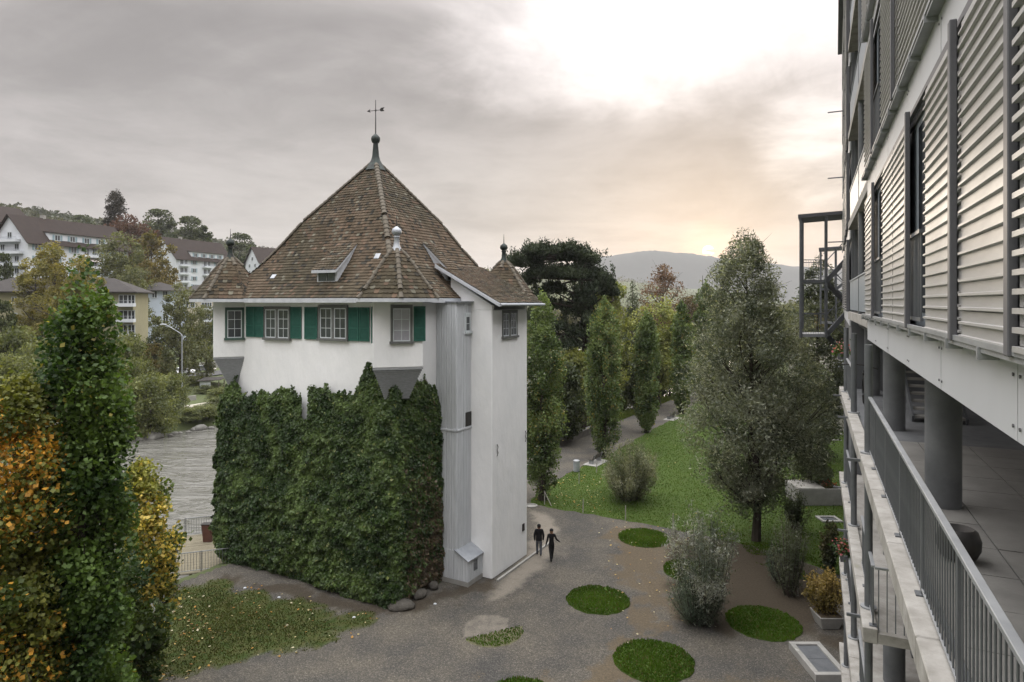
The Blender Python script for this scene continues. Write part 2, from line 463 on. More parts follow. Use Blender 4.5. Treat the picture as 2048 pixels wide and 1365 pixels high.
SAND = G((990, 1165), (1055, 1095), (1060, 1020), (1120, 1035), (1130, 1110), (1080, 1150), (1010, 1200), (960, 1215))
yx = np.arange(-22, 42.01, 0.22); yy = np.arange(14, 108.01, 0.25)
YX, YY = np.meshgrid(yx, yy); NYX = len(yx); NYY = len(yy)
z0 = np.zeros_like(YX)
wob = (fbm(np.stack([YX * 0.9, YY * 0.9, z0], -1).reshape(-1, 3), 4).reshape(YX.shape) - 0.5)
wob2 = (fbm(np.stack([YX * 3.3, YY * 3.3, z0 + 9], -1).reshape(-1, 3), 3).reshape(YX.shape) - 0.5)
a_grass = sstep(sdf(YX, YY, SIDE) + wob * 2.4 + wob2 * 1.2, -0.1, 0.9)
a_soil0 = sstep(sdf(YX, YY, G((440, 1145), (560, 1165), (690, 1195), (800, 1215), (880, 1175), (960, 1165), (1000, 1150), (990, 1175), (905, 1205), (800, 1245), (700, 1232), (560, 1196), (430, 1165))) + wob * 1.6 + wob2, -0.5, 0.5) * 0.85
a_soil = np.maximum(a_soil0, sstep(sdf(YX, YY, SOIL) + wob * 3.0 + wob2, -0.9, 1.3))
a_sand = 0.75 * sstep(sdf(YX, YY, SAND) + wob * 1.6, -0.7, 0.9)
cen7 = gnd(970, 1258); a_sand = np.maximum(a_sand, 0.6 * sstep(1.4 + wob2 - np.hypot(YX - cen7.x, YY - cen7.y) + wob * 0.5, 0, 0.4))
litter = G((1180, 1040), (1380, 1060), (1400, 1240), (1290, 1300), (1180, 1365), (1240, 1200), (1210, 1120))
a_lit = 0.78 * np.clip(sstep(sdf(YX, YY, litter) + wob * 3.5 + wob2 * 2.5, -1.2, 1.6) + 0.9 * sstep(sdf(YX, YY, G((900, 1365), (1300, 1340), (1620, 1290), (1700, 1420), (1500, 1700), (800, 1700))) + wob * 4, -1.5, 2), 0, 1)
N_, M_ = nm(YX, YY)
me = np_mesh('gravel_yard', np.stack([YX, YY, z0 + 0.004], -1).reshape(-1, 3), np.zeros((0, 4), np.int32).reshape(0, 4)) if False else None
idx = np.arange(NYX * NYY).reshape(NYY, NYX)
keep = (N_[:-1, :-1] > -31.2) & (N_[1:, 1:] > -31.2)
fq = np.stack([idx[:-1, :-1], idx[:-1, 1:], idx[1:, 1:], idx[1:, :-1]], -1)[keep]
me = np_mesh('gravel_yard', np.stack([YX, YY, z0 + 0.004 + wob * 0.03 * (a_grass + a_soil)], -1).reshape(-1, 3), fq, True)
set_col(me, np.stack([a_grass, a_soil, np.maximum(a_sand, 0)], -1).reshape(-1, 3), 'mask')
set_col(me, np.stack([a_lit, a_lit, a_lit], -1).reshape(-1, 3), 'litter')
def yard_mat():
    m = bpy.data.materials.new('gravel'); m.use_nodes = True
    nt = m.node_tree; b = nt.nodes['Principled BSDF']; L = nt.links.new
    b.inputs['Roughness'].default_value = 0.95; b.inputs['Specular IOR Level'].default_value = 0.15
    tc = _n(nt, 'ShaderNodeTexCoord'); O = tc.outputs['Object']
    def noise(s, d=4, r=0.6):
        n = _n(nt, 'ShaderNodeTexNoise'); n.inputs['Scale'].default_value = s; n.inputs['Detail'].default_value = d; n.inputs['Roughness'].default_value = r; L(O, n.inputs['Vector']); return n.outputs['Fac']
    def ramp(f, *st):
        c = _n(nt, 'ShaderNodeValToRGB'); e = c.color_ramp.elements
        e[0].position, e[0].color = st[0][0], (*st[0][1], 1); e[1].position, e[1].color = st[-1][0], (*st[-1][1], 1)
        for p, q in st[1:-1]:
            k = e.new(p); k.color = (*q, 1)
        L(f, c.inputs[0]); return c.outputs[0]
    def mixc(f, a, c):
        x = _n(nt, 'ShaderNodeMix', data_type='RGBA'); L(f, x.inputs['Factor']); L(a, x.inputs['A']); L(c, x.inputs['B']); return x.outputs['Result']
    vor = _n(nt, 'ShaderNodeTexVoronoi'); vor.inputs['Scale'].default_value = 27; L(O, vor.inputs['Vector'])
    peb = _n(nt, 'ShaderNodeSeparateColor'); L(vor.outputs['Color'], peb.inputs[0])
    gravel = ramp(peb.outputs[0], (0.0, (0.058, 0.055, 0.049)), (0.5, (0.086, 0.080, 0.071)), (0.85, (0.112, 0.103, 0.09)), (1.0, (0.17, 0.155, 0.132)))
    patch = ramp(noise(0.35, 5), (0.35, (0.70, 0.72, 0.76)), (0.65, (1.18, 1.14, 1.06)))
    mu = _n(nt, 'ShaderNodeMix', data_type='RGBA', blend_type='MULTIPLY'); mu.inputs['Factor'].default_value = 1; L(gravel, mu.inputs['A']); L(patch, mu.inputs['B'])
    c = mu.outputs['Result']
    sep = _n(nt, 'ShaderNodeSeparateColor'); am = _n(nt, 'ShaderNodeAttribute'); am.attribute_name = 'mask'; L(am.outputs['Color'], sep.inputs[0])
    al = _n(nt, 'ShaderNodeAttribute'); al.attribute_name = 'litter'
    def broken(f, n, lo=0.25):
        a = _n(nt, 'ShaderNodeMath', operation='MULTIPLY_ADD'); L(n, a.inputs[0]); a.inputs[1].default_value = 0.9; a.inputs[2].default_value = -0.45
        s = _n(nt, 'ShaderNodeMath', operation='ADD'); L(f, s.inputs[0]); L(a.outputs[0], s.inputs[1])
        g = _n(nt, 'ShaderNodeMapRange'); g.interpolation_type = 'SMOOTHSTEP'; g.inputs['From Min'].default_value = lo; g.inputs['From Max'].default_value = 0.75; L(s.outputs[0], g.inputs['Value'])
        k = _n(nt, 'ShaderNodeMath', operation='MULTIPLY'); L(g.outputs[0], k.inputs[0]); L(f, k.inputs[1]); return k.outputs[0]
    fine = noise(11, 5, 0.7); mid = noise(2.2, 5)
    sand = ramp(fine, (0.3, (0.175, 0.155, 0.128)), (0.7, (0.27, 0.24, 0.20)))
    c = mixc(broken(sep.outputs[2], mid), c, sand)
    lit = ramp(fine, (0.3, (0.06, 0.05, 0.034)), (0.55, (0.115, 0.088, 0.056)), (0.75, (0.19, 0.14, 0.085)))
    c = mixc(broken(al.outputs['Fac'], fine, 0.45), c, lit)
    soil = ramp(fine, (0.3, (0.030, 0.024, 0.017)), (0.7, (0.068, 0.054, 0.038)))
    c = mixc(broken(sep.outputs[1], mid), c, soil)
    gr = ramp(mid, (0.35, (0.035, 0.055, 0.014)), (0.6, (0.065, 0.07, 0.024)), (0.75, (0.075, 0.06, 0.033)))
    c = mixc(broken(sep.outputs[0], mid), c, gr)
    L(c, b.inputs['Base Color'])
    bp = _n(nt, 'ShaderNodeBump'); bp.inputs['Strength'].default_value = 0.6; bp.inputs['Distance'].default_value = 0.02
    L(vor.outputs['Distance'], bp.inputs['Height']); L(bp.outputs[0], b.inputs['Normal'])
    return m
MATS['gravel'] = yard_mat()
tag(link('gravel_yard', me, MATS['gravel']), kind='structure')

# lawns: a sheet with real blades on it
mat('turf', (0.036, 0.062, 0.008), (0.048, 0.078, 0.010), (0.06, 0.08, 0.017), scale=0.9, rough=0.95, bump=0.3, bscale=40)
mat('turf_thin', (0.095, 0.095, 0.045), (0.13, 0.12, 0.075), (0.19, 0.17, 0.13), scale=5, rough=0.95, bump=0.6, bscale=30)
def blades(name, P, h, colA, colB, parent=None, w=0.02, lean=0.5, seed=1):
    r = np.random.default_rng(seed); n = len(P)
    a = r.random(n) * 2 * np.pi; hh = h * (0.6 + 0.8 * r.random(n)); ww = w * (0.7 + 0.6 * r.random(n))
    dx = np.cos(a) * ww; dy = np.sin(a) * ww; l = (r.random((n, 2)) - 0.5) * 2 * lean * hh[:, None]
    v = np.empty((n, 3, 3)); v[:, 0] = P; v[:, 1] = P; v[:, 2] = P
    v[:, 0, 0] -= dx; v[:, 0, 1] -= dy; v[:, 1, 0] += dx; v[:, 1, 1] += dy
    v[:, 2, :2] += l; v[:, 2, 2] += hh
    k = np.clip(fbm(P * np.array([0.7, 0.7, 0]) + seed, 3) * 1.6 - 0.3 + (r.random(n) - 0.5) * 0.5, 0, 1)[:, None]
    c = np.asarray(colA) * (1 - k) + np.asarray(colB) * k
    c = np.where((r.random(n) < 0.10)[:, None], np.array((0.12, 0.10, 0.045)), c)
    me = np_mesh(name, v.reshape(-1, 3), np.arange(n * 3).reshape(-1, 3))
    set_col(me, np.repeat(c, 3, 0))
    o = link(name, me, MATS['grass_blade'], parent); o['kind'] = 'stuff'
    return o
def poly_points(poly, n, seed):
    r = np.random.default_rng(seed); P = np.array([p[:2] for p in poly]); lo, hi = P.min(0), P.max(0)
    out = []
    while sum(map(len, out)) < n:
        q = lo + r.random((n, 2)) * (hi - lo); q = q[inpoly(q[:, 0], q[:, 1], poly)]; out.append(q)
    return np.concatenate(out)[:n]
def refine(poly, step=1.0, amp=0.12):
    out = []
    for i in range(len(poly)):
        a = Vector(poly[i][:2]); b = Vector(poly[(i + 1) % len(poly)][:2]); k = max(1, int((b - a).length / step))
        for j in range(k):
            p = a.lerp(b, j / k); out.append((p.x + random.uniform(-amp, amp), p.y + random.uniform(-amp, amp)))
    return out
def sheet(name, poly, z, m, **k):
    me = bpy.data.meshes.new(name); bm = bmesh.new()
    f = bm.faces.new([bm.verts.new((p[0], p[1], z)) for p in poly])
    bmesh.ops.recalc_face_normals(bm, faces=[f]); bmesh.ops.triangulate(bm, faces=[f])
    bm.to_mesh(me); bm.free()
    if me.polygons[0].normal.z < 0: me.flip_normals()
    return tag(link(name, me, m), **k)
LAWN_R = refine(LAWN, 0.55, 0.13)
lawn = sheet('lawn', LAWN_R, 0.012, MATS['turf'], kind='structure')
q = poly_points(LAWN_R, 150000, 5)
wgt = np.clip(1.6 - q[:, 1] / 80, 0.25, 1); q = q[np.random.default_rng(1).random(len(q)) < wgt]
ov = poly_points(G((1350, 1058), (1480, 1068), (1610, 1105), (1672, 1140), (1672, 1175), (1600, 1160), (1480, 1115), (1390, 1085)), 9000, 15)
ov = ov[fbm(np.c_[ov * 1.1, np.zeros(len(ov))], 3) > 0.47]; q = np.concatenate([q, ov])
tag(blades('grass', np.c_[q, np.full(len(q), 0.01)], 0.055, (0.036, 0.068, 0.006), (0.068, 0.115, 0.010), w=0.028, seed=3), 'short mown green grass of the garden lawn beside the gravel path', 'grass', kind='stuff')
# thin grass beside the tower
q = poly_points(SIDE, 60000, 6)
s = sdf(q[:, 0], q[:, 1], SIDE) + (fbm(np.c_[q * 0.9, np.zeros(len(q))], 4) - 0.5) * 3.2
q = q[(s > 0.25) & (np.random.default_rng(2).random(len(q)) < np.clip(s * 0.32, 0, 1) * 0.6)]
tag(blades('sparse_grass', np.c_[q, np.full(len(q), 0.005)], 0.055, (0.032, 0.046, 0.012), (0.075, 0.085, 0.024), w=0.028, seed=4), 'thin patchy grass with fallen leaves at the foot of the ivy wall', 'grass', kind='stuff')

# round grass islands in the gravel
def circle(cx, cy, r, n=40): return [(cx + r * math.cos(2 * math.pi * k / n) * random.uniform(0.955, 1.02), cy + r * math.sin(2 * math.pi * k / n) * random.uniform(0.955, 1.02)) for k in range(n)]
def grass_circle(px, py, rad, label, seed, frac=None):
    c = gnd(px, py)
    t = thing('grass_circle', label, 'grass circle', (c.x, c.y, 0), 'round grass islands in the gravel')
    ring = circle(c.x, c.y, rad)
    if frac: ring = [p for p in ring if frac(p[0] - c.x, p[1] - c.y)]
    hh = 0.012 if frac else 0.05
    mb = MB().prism(ring, 0.006, hh, [(c.x + (p[0] - c.x) * 0.975, c.y + (p[1] - c.y) * 0.975) for p in ring])
    mb.build('turf', MATS['turf_thin' if frac else 'turf'], t)
    q = poly_points(ring, int(5200 * rad * rad / 2.2 * (0.16 if frac else 1)), seed)
    bare = fbm(np.c_[q * 1.3 + seed, np.zeros(len(q))], 3) < 0.2
    q = q[~bare]
    o = blades('blades', np.c_[q - np.array([c.x, c.y]), np.full(len(q), 0.045)], 0.075, (0.035, 0.075, 0.008), (0.085, 0.15, 0.018), t, w=0.03, seed=seed)
grass_circle(1288, 1077, 1.54, 'round grass island in gravel right beside the lawn edge and its stakes', 11)
grass_circle(1196, 1201, 1.49, 'round grass island alone in the middle of the gravel yard', 12)
grass_circle(1307, 1323, 1.56, 'round grass island in gravel between the silvery shrub and the light well', 13)
grass_circle(1526, 1247, 1.58, 'dark green round grass island on the brown soil near the planter tub', 14)
grass_circle(1384, 1143, 1.5, 'round grass island half hidden behind the silvery shrub', 15)
grass_circle(1040, 1404, 1.42, 'round grass island in open gravel nearest the worn sandy crescent patch', 16)
grass_circle(985, 1262, 1.35, 'worn crescent of thin grass on a sandy round patch', 17, lambda x, y: y < -0.15 * 1 + 0.55 * x * 0.9)

# fallen leaves
def scatter_leaves(name, P, size, label, seed):
    r = np.random.default_rng(seed); n = len(P); a = r.random(n) * 6.28; s = size * (0.6 + 0.8 * r.random(n))
    d = np.stack([np.cos(a), np.sin(a), (r.random(n) - 0.5) * 0.6], -1) * s[:, None]; e = np.stack([-np.sin(a), np.cos(a), (r.random(n) - 0.5) * 0.6], -1) * s[:, None] * 0.7
    v = np.stack([P - d, P + e, P + d, P - e], 1).reshape(-1, 3); v[:, 2] = np.maximum(v[:, 2], 0.014)
    me = np_mesh(name, v, np.arange(n * 4).reshape(-1, 4))
    pal = np.array([(0.42, 0.30, 0.12), (0.36, 0.20, 0.06), (0.48, 0.40, 0.22), (0.25, 0.13, 0.05), (0.5, 0.45, 0.32)])
    set_col(me, np.repeat(pal[r.integers(0, 5, n)] * (0.7 + 0.5 * r.random((n, 1))), 4, 0))
    tag(link(name, me, MATS['grass_blade']), label, 'leaves', kind='stuff')
q = np.concatenate([poly_points(SIDE, 130, 21), poly_points(G((262, 1300), (330, 1170), (420, 1190), (430, 1330), (300, 1400)), 110, 22)])
scatter_leaves('fallen_leaves', np.c_[q, np.full(len(q), 0.05)], 0.06, 'yellow and brown fallen leaves strewn over the thin grass by the tower', 1)
q = np.concatenate([poly_points(LAWN, 260, 23), poly_points(G((1062, 1004), (1150, 940), (1210, 960), (1210, 1030)), 130, 24), poly_points(litter, 90, 25)])
scatter_leaves('fallen_leaves', np.c_[q, np.full(len(q), 0.09)], 0.06, 'pale fallen leaves sprinkled over the garden lawn and gravel', 2)
# ================================================================== the white tower house
TA = R(150.5)
TU = Vector((math.cos(TA), math.sin(TA))); TV = Vector((TU.y, -TU.x))
TN = Vector((-5.36, 30.2)); LA, LB = 11.75, 9.9
def T(a, b, z=0.0):
    p = TN + TU * a + TV * b; return Vector((p.x, p.y, z))
EAVE = 14.15
APEX = T(LA / 2 - 0.25, LB / 2, 22.15)
tower = thing('tower_house', 'square white plastered tower house with steep brown tiled pyramid roof and corner turrets', 'house', T(LA / 2, LB / 2, 0))
LF = Frame(TN, TU, 1); RF = Frame(TN, TV, -1)
if LF.n.dot(Vector((0, -1, 0))) < 0: LF = Frame(TN, TU, -1)
if RF.n.dot(Vector((1, 0, 0))) < 0: RF = Frame(TN, TV, 1)

# walls: lightly wavy plaster, cut into a grid so that the face is not dead flat
def wall_sheet(frame, s0, s1, z0, z1, step=0.35, amp=0.03, seed=0, o=0.0):
    ns = max(2, int((s1 - s0) / step)); nz = max(2, int((z1 - z0) / step))
    S, Z = np.meshgrid(np.linspace(s0, s1, ns), np.linspace(z0, z1, nz))
    w = (fbm(np.stack([S * 0.8 + seed, Z * 0.8, S * 0], -1).reshape(-1, 3), 3).reshape(S.shape) - 0.5) * 2 * amp
    w *= np.minimum(1, np.minimum(np.minimum(S - s0, s1 - S), np.minimum(Z - z0, z1 - Z)) / 0.4)
    vs = [frame(S.flat[i], o + w.flat[i], Z.flat[i]) for i in range(S.size)]
    ix = np.arange(S.size).reshape(S.shape)
    return vs, [tuple(f) for f in np.stack([ix[:-1, :-1], ix[:-1, 1:], ix[1:, 1:], ix[1:, :-1]], -1).reshape(-1, 4)]
mb = MB()
mb.prism([T(0.04, 0.04), T(LA - 0.04, 0.04), T(LA - 0.04, LB), T(0.04, LB)], 0, EAVE - 0.02)
mb.add(*wall_sheet(LF, 0, LA, 0, EAVE)); mb.add(*wall_sheet(RF, 0, LB, 0, EAVE, seed=5))
mb.build('wall', MATS['plaster'], tower, smooth=True)

# corner bays carried on stepped slate corbels, one diagonal and two side faces each
def corner(ci):
    """(a, b) of the bay outline at corner ci: 0 near, 1 left, 2 right, 3 far"""
    pts = [(0.02, 1.2), (-1.3, 0.31), (0.31, -1.3), (1.2, 0.02), (0.6, 0.6)]
    if ci in (1, 3): pts = [(LA - a, b) for a, b in pts]
    if ci in (2, 3): pts = [(a, LB - b) for a, b in pts]
    return pts
CORN = [(0, 0), (LA, 0), (0, LB), (LA, LB)]
TILE_V, TILE_F, TILE_C = {}, {}, {}
def add_tile(store, base, xdir, up, nrm, w, h, th=0.03, tip=True, lift=0.045, tint=None, r=random):
    """one plain tile: base = middle of its lower edge, up the slope"""
    V, F, C = store
    o = len(V)
    lo = base + nrm * (lift + r.uniform(-0.004, 0.010)); hi = base + up * h + nrm * 0.004
    sk = xdir * (w / 2 * 0.97); j = up * r.uniform(-0.012, 0.012)
    if tip: P = [lo - sk + up * (w * 0.24) + j, lo - sk * 0.5 + up * 0.015 + j, lo + sk * 0.5 + up * 0.015 + j, lo + sk + up * (w * 0.24) + j, hi + sk, hi - sk]
    else: P = [lo - sk + j, lo + sk + j, hi + sk, hi - sk]
    n = len(P); m = n - 2
    V += [tuple(p) for p in P] + [tuple(p - nrm * th) for p in P[:m]]
    F.append(tuple(range(o, o + n)))
    for i in range(m - 1): F.append((o + i + 1, o + i, o + n + i, o + n + i + 1))
    C += [tint] * (n + m)
def tile_tint(p, r):
    k = float(fbm(np.array([[p.x * 0.35, p.y * 0.35, p.z * 0.35]]), 2)[0])
    base = Vector((0.112, 0.083, 0.058)).lerp(Vector((0.072, 0.060, 0.040)), min(1, max(0, (k - 0.35) * 3)))
    u = r.random()
    if u < 0.10: base = Vector((0.125, 0.085, 0.06))
    elif u < 0.20: base = Vector((0.042, 0.038, 0.031))
    elif u < 0.25: base = Vector((0.15, 0.14, 0.11))
    return tuple(base * r.uniform(0.75, 1.25))
def tiles_object(name, store, parent):
    V, F, C = store
    og = ORG[parent.name]
    me = bpy.data.meshes.new(name); me.from_pydata([(v[0] - og.x, v[1] - og.y, v[2] - og.z) for v in V], [], F)
    set_col(me, np.array(C)); o = link(name, me, MATS['tile'], parent); o['kind'] = 'stuff'
    return o
def slope_tiles(store, lo0, lo1, hi0, hi1, w=0.2, exp=0.19, r=random, skip=None):
    """tile a flat four-sided slope given its lower and upper edges"""
    ln = ((hi0 + hi1) / 2 - (lo0 + lo1) / 2).length
    rows = max(1, int(round(ln / exp)))
    for k in range(rows):
        t = k / rows; t2 = (k + 1) / rows
        a = lo0.lerp(hi0, t); b = lo1.lerp(hi1, t); a2 = lo0.lerp(hi0, t2); b2 = lo1.lerp(hi1, t2)
        x = (b - a); W = x.length
        if W < 0.05: continue
        x = x / W; up = ((a2 + b2) / 2 - (a + b) / 2); up = (up - x * up.dot(x)).normalized(); nrm = x.cross(up)
        if nrm.z < 0: nrm = -nrm
        n = max(1, int(round(W / w))); ww = W / n
        off = 0.5 if k % 2 else 0.0
        for i in range(n + (1 if off else 0)):
            c = (i + 0.5 - off) * ww
            if c < 0.25 * ww or c > W - 0.25 * ww:
                c = min(max(c, ww * 0.25), W - ww * 0.25); w1 = ww * 0.5
            else: w1 = ww
            p = a + x * c
            if skip and skip(p): continue
            add_tile(store, p, x, up, nrm, w1, exp * 1.55, tint=tile_tint(p, r), r=r)
hip_me = {}
def hip_caps(p0, p1, parent, rad=0.13, ln=0.36, exp=0.30, prof=None):
    """row of half round cap tiles up a hip, each an object sharing one mesh"""
    key = (rad, ln)
    if key not in hip_me:
        mb = MB(); n = 6; V = []
        for x, rr in ((0, rad * 1.12), (ln, rad * 0.86)):
            for k in range(n + 1):
                t = math.pi * k / n; V.append((x, rr * math.cos(t), rr * math.sin(t) * 0.85 - 0.02))
        F = [(k, k + 1, n + 2 + k, n + 1 + k) for k in range(n)] + [tuple(range(n, -1, -1))]
        mb.add(V, F); hip_me[key] = mb.mesh('hip_tile', smooth=False); hip_me[key].materials.append(MATS['hip_tile'])
    p0 = Vector(p0); p1 = Vector(p1); d = (p1 - p0); L = d.length; d.normalize()
    side = d.cross(Vector((0, 0, 1))).normalized(); upv = side.cross(d).normalized()
    q = Matrix((d, -side, upv)).transposed().to_quaternion()
    for k in range(int(L / exp)):
        o = bpy.data.objects.new('hip_tile', hip_me[key]); col.objects.link(o); o.parent = parent
        o.location = p0 + d * (k * exp) + upv * 0.03 - ORG[parent.name]
        o.rotation_mode = 'QUATERNION'; o.rotation_quaternion = q @ Vector((0, 0, 1)).rotation_difference(Vector((random.uniform(-.04, .04), random.uniform(-.05, .05), 1)))

# main roof: bell-cast pyramid
OV = 0.6
def roof_pt(ci, t):
    a0 = -OV if ci in (0, 2) else LA + OV; b0 = -OV if ci in (0, 1) else LB + OV
    p = T(a0, b0)
    q = Vector((p.x + (APEX.x - p.x) * t, p.y + (APEX.y - p.y) * t, 0))
    q.z = EAVE + 0.05 + (APEX.z - EAVE - 0.05) * (t - 0.055 * math.sin(math.pi * min(1, t / 0.55)) * (1 if t < 0.55 else 0))
    return q
TS = [0, 0.08, 0.18, 0.3, 0.42, 0.55, 0.985]
roof_mb = MB()
for ca, cb in ((0, 1), (2, 0), (3, 2), (1, 3)):
    for k in range(len(TS) - 1):
        roof_mb.add([roof_pt(ca, TS[k]), roof_pt(cb, TS[k]), roof_pt(cb, TS[k + 1]), roof_pt(ca, TS[k + 1])], [(0, 1, 2, 3)])
roof = roof_mb.build('roof', MATS['roof_under'], tower)
st = ([], [], [])
rr_ = random.Random(5)
for ca, cb in ((0, 1), (2, 0), (3, 2), (1, 3)):
    for k in range(len(TS) - 1):
        slope_tiles(st, roof_pt(ca, TS[k]), roof_pt(cb, TS[k]), roof_pt(ca, TS[k + 1]), roof_pt(cb, TS[k + 1]), r=rr_)
tiles_object('roof_tiles', st, roof)
for ci in range(4):
    for k in (range(0, len(TS) - 1) if ci < 3 else range(5, 6)):
        if k < 3: continue
        hip_caps(roof_pt(ci, TS[k]), roof_pt(ci, TS[k + 1]), roof, rad=0.14)
# eave boards and soffit
mb = MB(); sf = MB()
for fr, L0 in ((LF, LA), (RF, LB)):
    fr.box(mb, -OV - 0.03, L0 + OV + 0.03, OV - 0.02, OV + 0.03, EAVE - 0.17, EAVE + 0.05)
    fr.box(sf, -OV, L0 + OV, 0.0, OV - 0.021, EAVE - 0.06, EAVE - 0.02)
mb.build('eave_board', MATS['eave_board'], roof); sf.build('soffit', MATS['eave_board'], roof)
# spire, ball and weather vane
mb = MB()
ax = Vector((APEX.x, APEX.y, 0)); za = APEX.z
mb.lathe(ax, [(0.62, za - 0.62), (0.42, za - 0.28), (0.27, za - 0.02), (0.2, za + 0.25), (0.155, za + 0.8), (0.14, za + 0.98)], 12)
mb.lathe(ax, [(0.08, za + 0.95), (0.2, za + 1.0), (0.255, za + 1.13), (0.265, za + 1.2), (0.24, za + 1.32), (0.15, za + 1.42), (0.06, za + 1.5)], 14)
mb.build('spire', MATS['copper_dark'], roof, smooth=True)
mb = MB(); mb.tube([ax + Vector((0, 0, za + 1.45)), ax + Vector((0, 0, za + 3.45))], [0.035, 0.018], 6)
vz = za + 2.85; dv = Vector((0.95, 0.25, 0.18)).normalized(); upv = Vector((0, 0, 1))
c0 = ax + Vector((0, 0, vz)); mb.tube([c0 - dv * 0.42, c0 + dv * 0.42], 0.018, 6)
mb.lathe(ax, [(0.03, vz - 0.06), (0.065, vz), (0.03, vz + 0.06)], 8)
def flat(pts, th=0.012):
    s = dv.cross(upv).normalized() * th
    P = [c0 + dv * x + upv * z for x, z in pts]
    n = len(P); mb.add([p - s for p in P] + [p + s for p in P], [tuple(range(n - 1, -1, -1)), tuple(range(n, 2 * n))] + [(i, (i + 1) % n, n + (i + 1) % n, n + i) for i in range(n)])
flat([(-0.50, 0.0), (-0.30, 0.11), (-0.35, 0.0), (-0.28, -0.1)]); flat([(0.22, 0.0), (0.30, 0.12), (0.52, 0.13), (0.42, 0.02), (0.5, -0.08), (0.30, -0.09)])
mb.build('weather_vane', MATS['iron'], roof)

# turrets
PROF = [(2.06, EAVE + 0.02), (1.72, EAVE + 0.42), (1.36, EAVE + 0.86), (1.0, EAVE + 1.36), (0.62, EAVE + 1.86), (0.24, EAVE + 2.26)]
for ci in range(4):
    ca, cb = CORN[ci]
    pts = corner(ci)
    world_pts = [T(a, b) for a, b in pts]
    ar = sum(world_pts[i].x * world_pts[(i + 1) % 5].y - world_pts[(i + 1) % 5].x * world_pts[i].y for i in range(5))
    if ar < 0: world_pts = world_pts[::-1]
    bay = MB().prism(world_pts, 11.03, EAVE + 0.04).build('bay', MATS['plaster'], tower, bevel=0.03)
    cc = T(ca, cb)
    mb = MB(); steps = 15
    for k in range(steps):
        f0 = 1 - 0.52 * (k / steps) ** 0.9; z1 = 11.03 - k * 0.1
        inner = T(ca + (0.4 if ca == 0 else -0.4), cb + (0.4 if cb == 0 else -0.4))
        mb.prism([inner.lerp(p, f0) for p in world_pts], z1 - 0.1, z1 - 0.012, None)
        mb.prism([inner.lerp(p, f0 - 0.012) for p in world_pts], z1 - 0.013, z1)
    mb.build('corbel', MATS['corbel'], bay)
    tr = MB()
    dg = (T(-1 if ca == 0 else LA + 1, -1 if cb == 0 else LB + 1) - T(0 if ca == 0 else LA, 0 if cb == 0 else LB)); rot = math.atan2(dg.y, dg.x)
    ring = lambda r, z: [Vector((cc.x + r * math.cos(rot + k * math.pi / 3), cc.y + r * math.sin(rot + k * math.pi / 3), z)) for k in range(6)]
    for (r0, z0), (r1, z1) in zip(PROF[:-1], PROF[1:]):
        A, B = ring(r0, z0), ring(r1, z1)
        for k in range(6): tr.add([A[k], A[(k + 1) % 6], B[(k + 1) % 6], B[k]], [(0, 1, 2, 3)])
    troof = tr.build('turret_roof', MATS['roof_under'], tower)
    st = ([], [], [])
    for (r0, z0), (r1, z1) in zip(PROF[:-1], PROF[1:]):
        A, B = ring(r0, z0), ring(r1, z1)
        for k in range(6): slope_tiles(st, A[k], A[(k + 1) % 6], B[k], B[(k + 1) % 6], w=0.24, exp=0.21, r=rr_)
    tiles_object('turret_tiles', st, troof)
    if ci < 3:
        for k in range(6):
            for (r0, z0), (r1, z1) in zip(PROF[:-1], PROF[1:]):
                d = Vector((math.cos(rot + k * math.pi / 3), math.sin(rot + k * math.pi / 3), 0))
                if ((cc + d * r0) - T(LA / 2, LB / 2)).length < (cc - T(LA / 2, LB / 2)).length - 0.3 and z0 < EAVE + 1.6: continue
                hip_caps(cc + d * r0 + Vector((0, 0, z0)), cc + d * r1 + Vector((0, 0, z1)), troof, rad=0.105, ln=0.33, exp=0.27)
    mb = MB(); A = ring(2.09, 0); B = ring(1.2, 0)
    mb.prism(A, EAVE - 0.14, EAVE + 0.025)
    mb.build('eave_board', MATS['eave_board'], troof)
    mb = MB(); zt = EAVE + 2.2; m_f = 'zinc' if ci == 0 else 'copper_dark'
    mb.lathe(cc, [(0.3, zt - 0.08), (0.24, zt + 0.1), (0.145, zt + 0.3), (0.115, zt + 0.62), (0.15, zt + 0.68), (0.13, zt + 0.74)], 12)
    mb.lathe(cc, [(0.1, zt + 0.74), (0.21, zt + 0.82), (0.24, zt + 0.93), (0.2, zt + 1.05), (0.09, zt + 1.13), (0.05, zt + 1.17)], 12)
    fin = mb.build('finial', MATS[m_f], troof, smooth=True)
    MB().tube([cc + Vector((0, 0, zt + 1.12)), cc + Vector((0, 0, zt + 1.72))], [0.03, 0.008], 6).build('spike', MATS['iron'], fin)

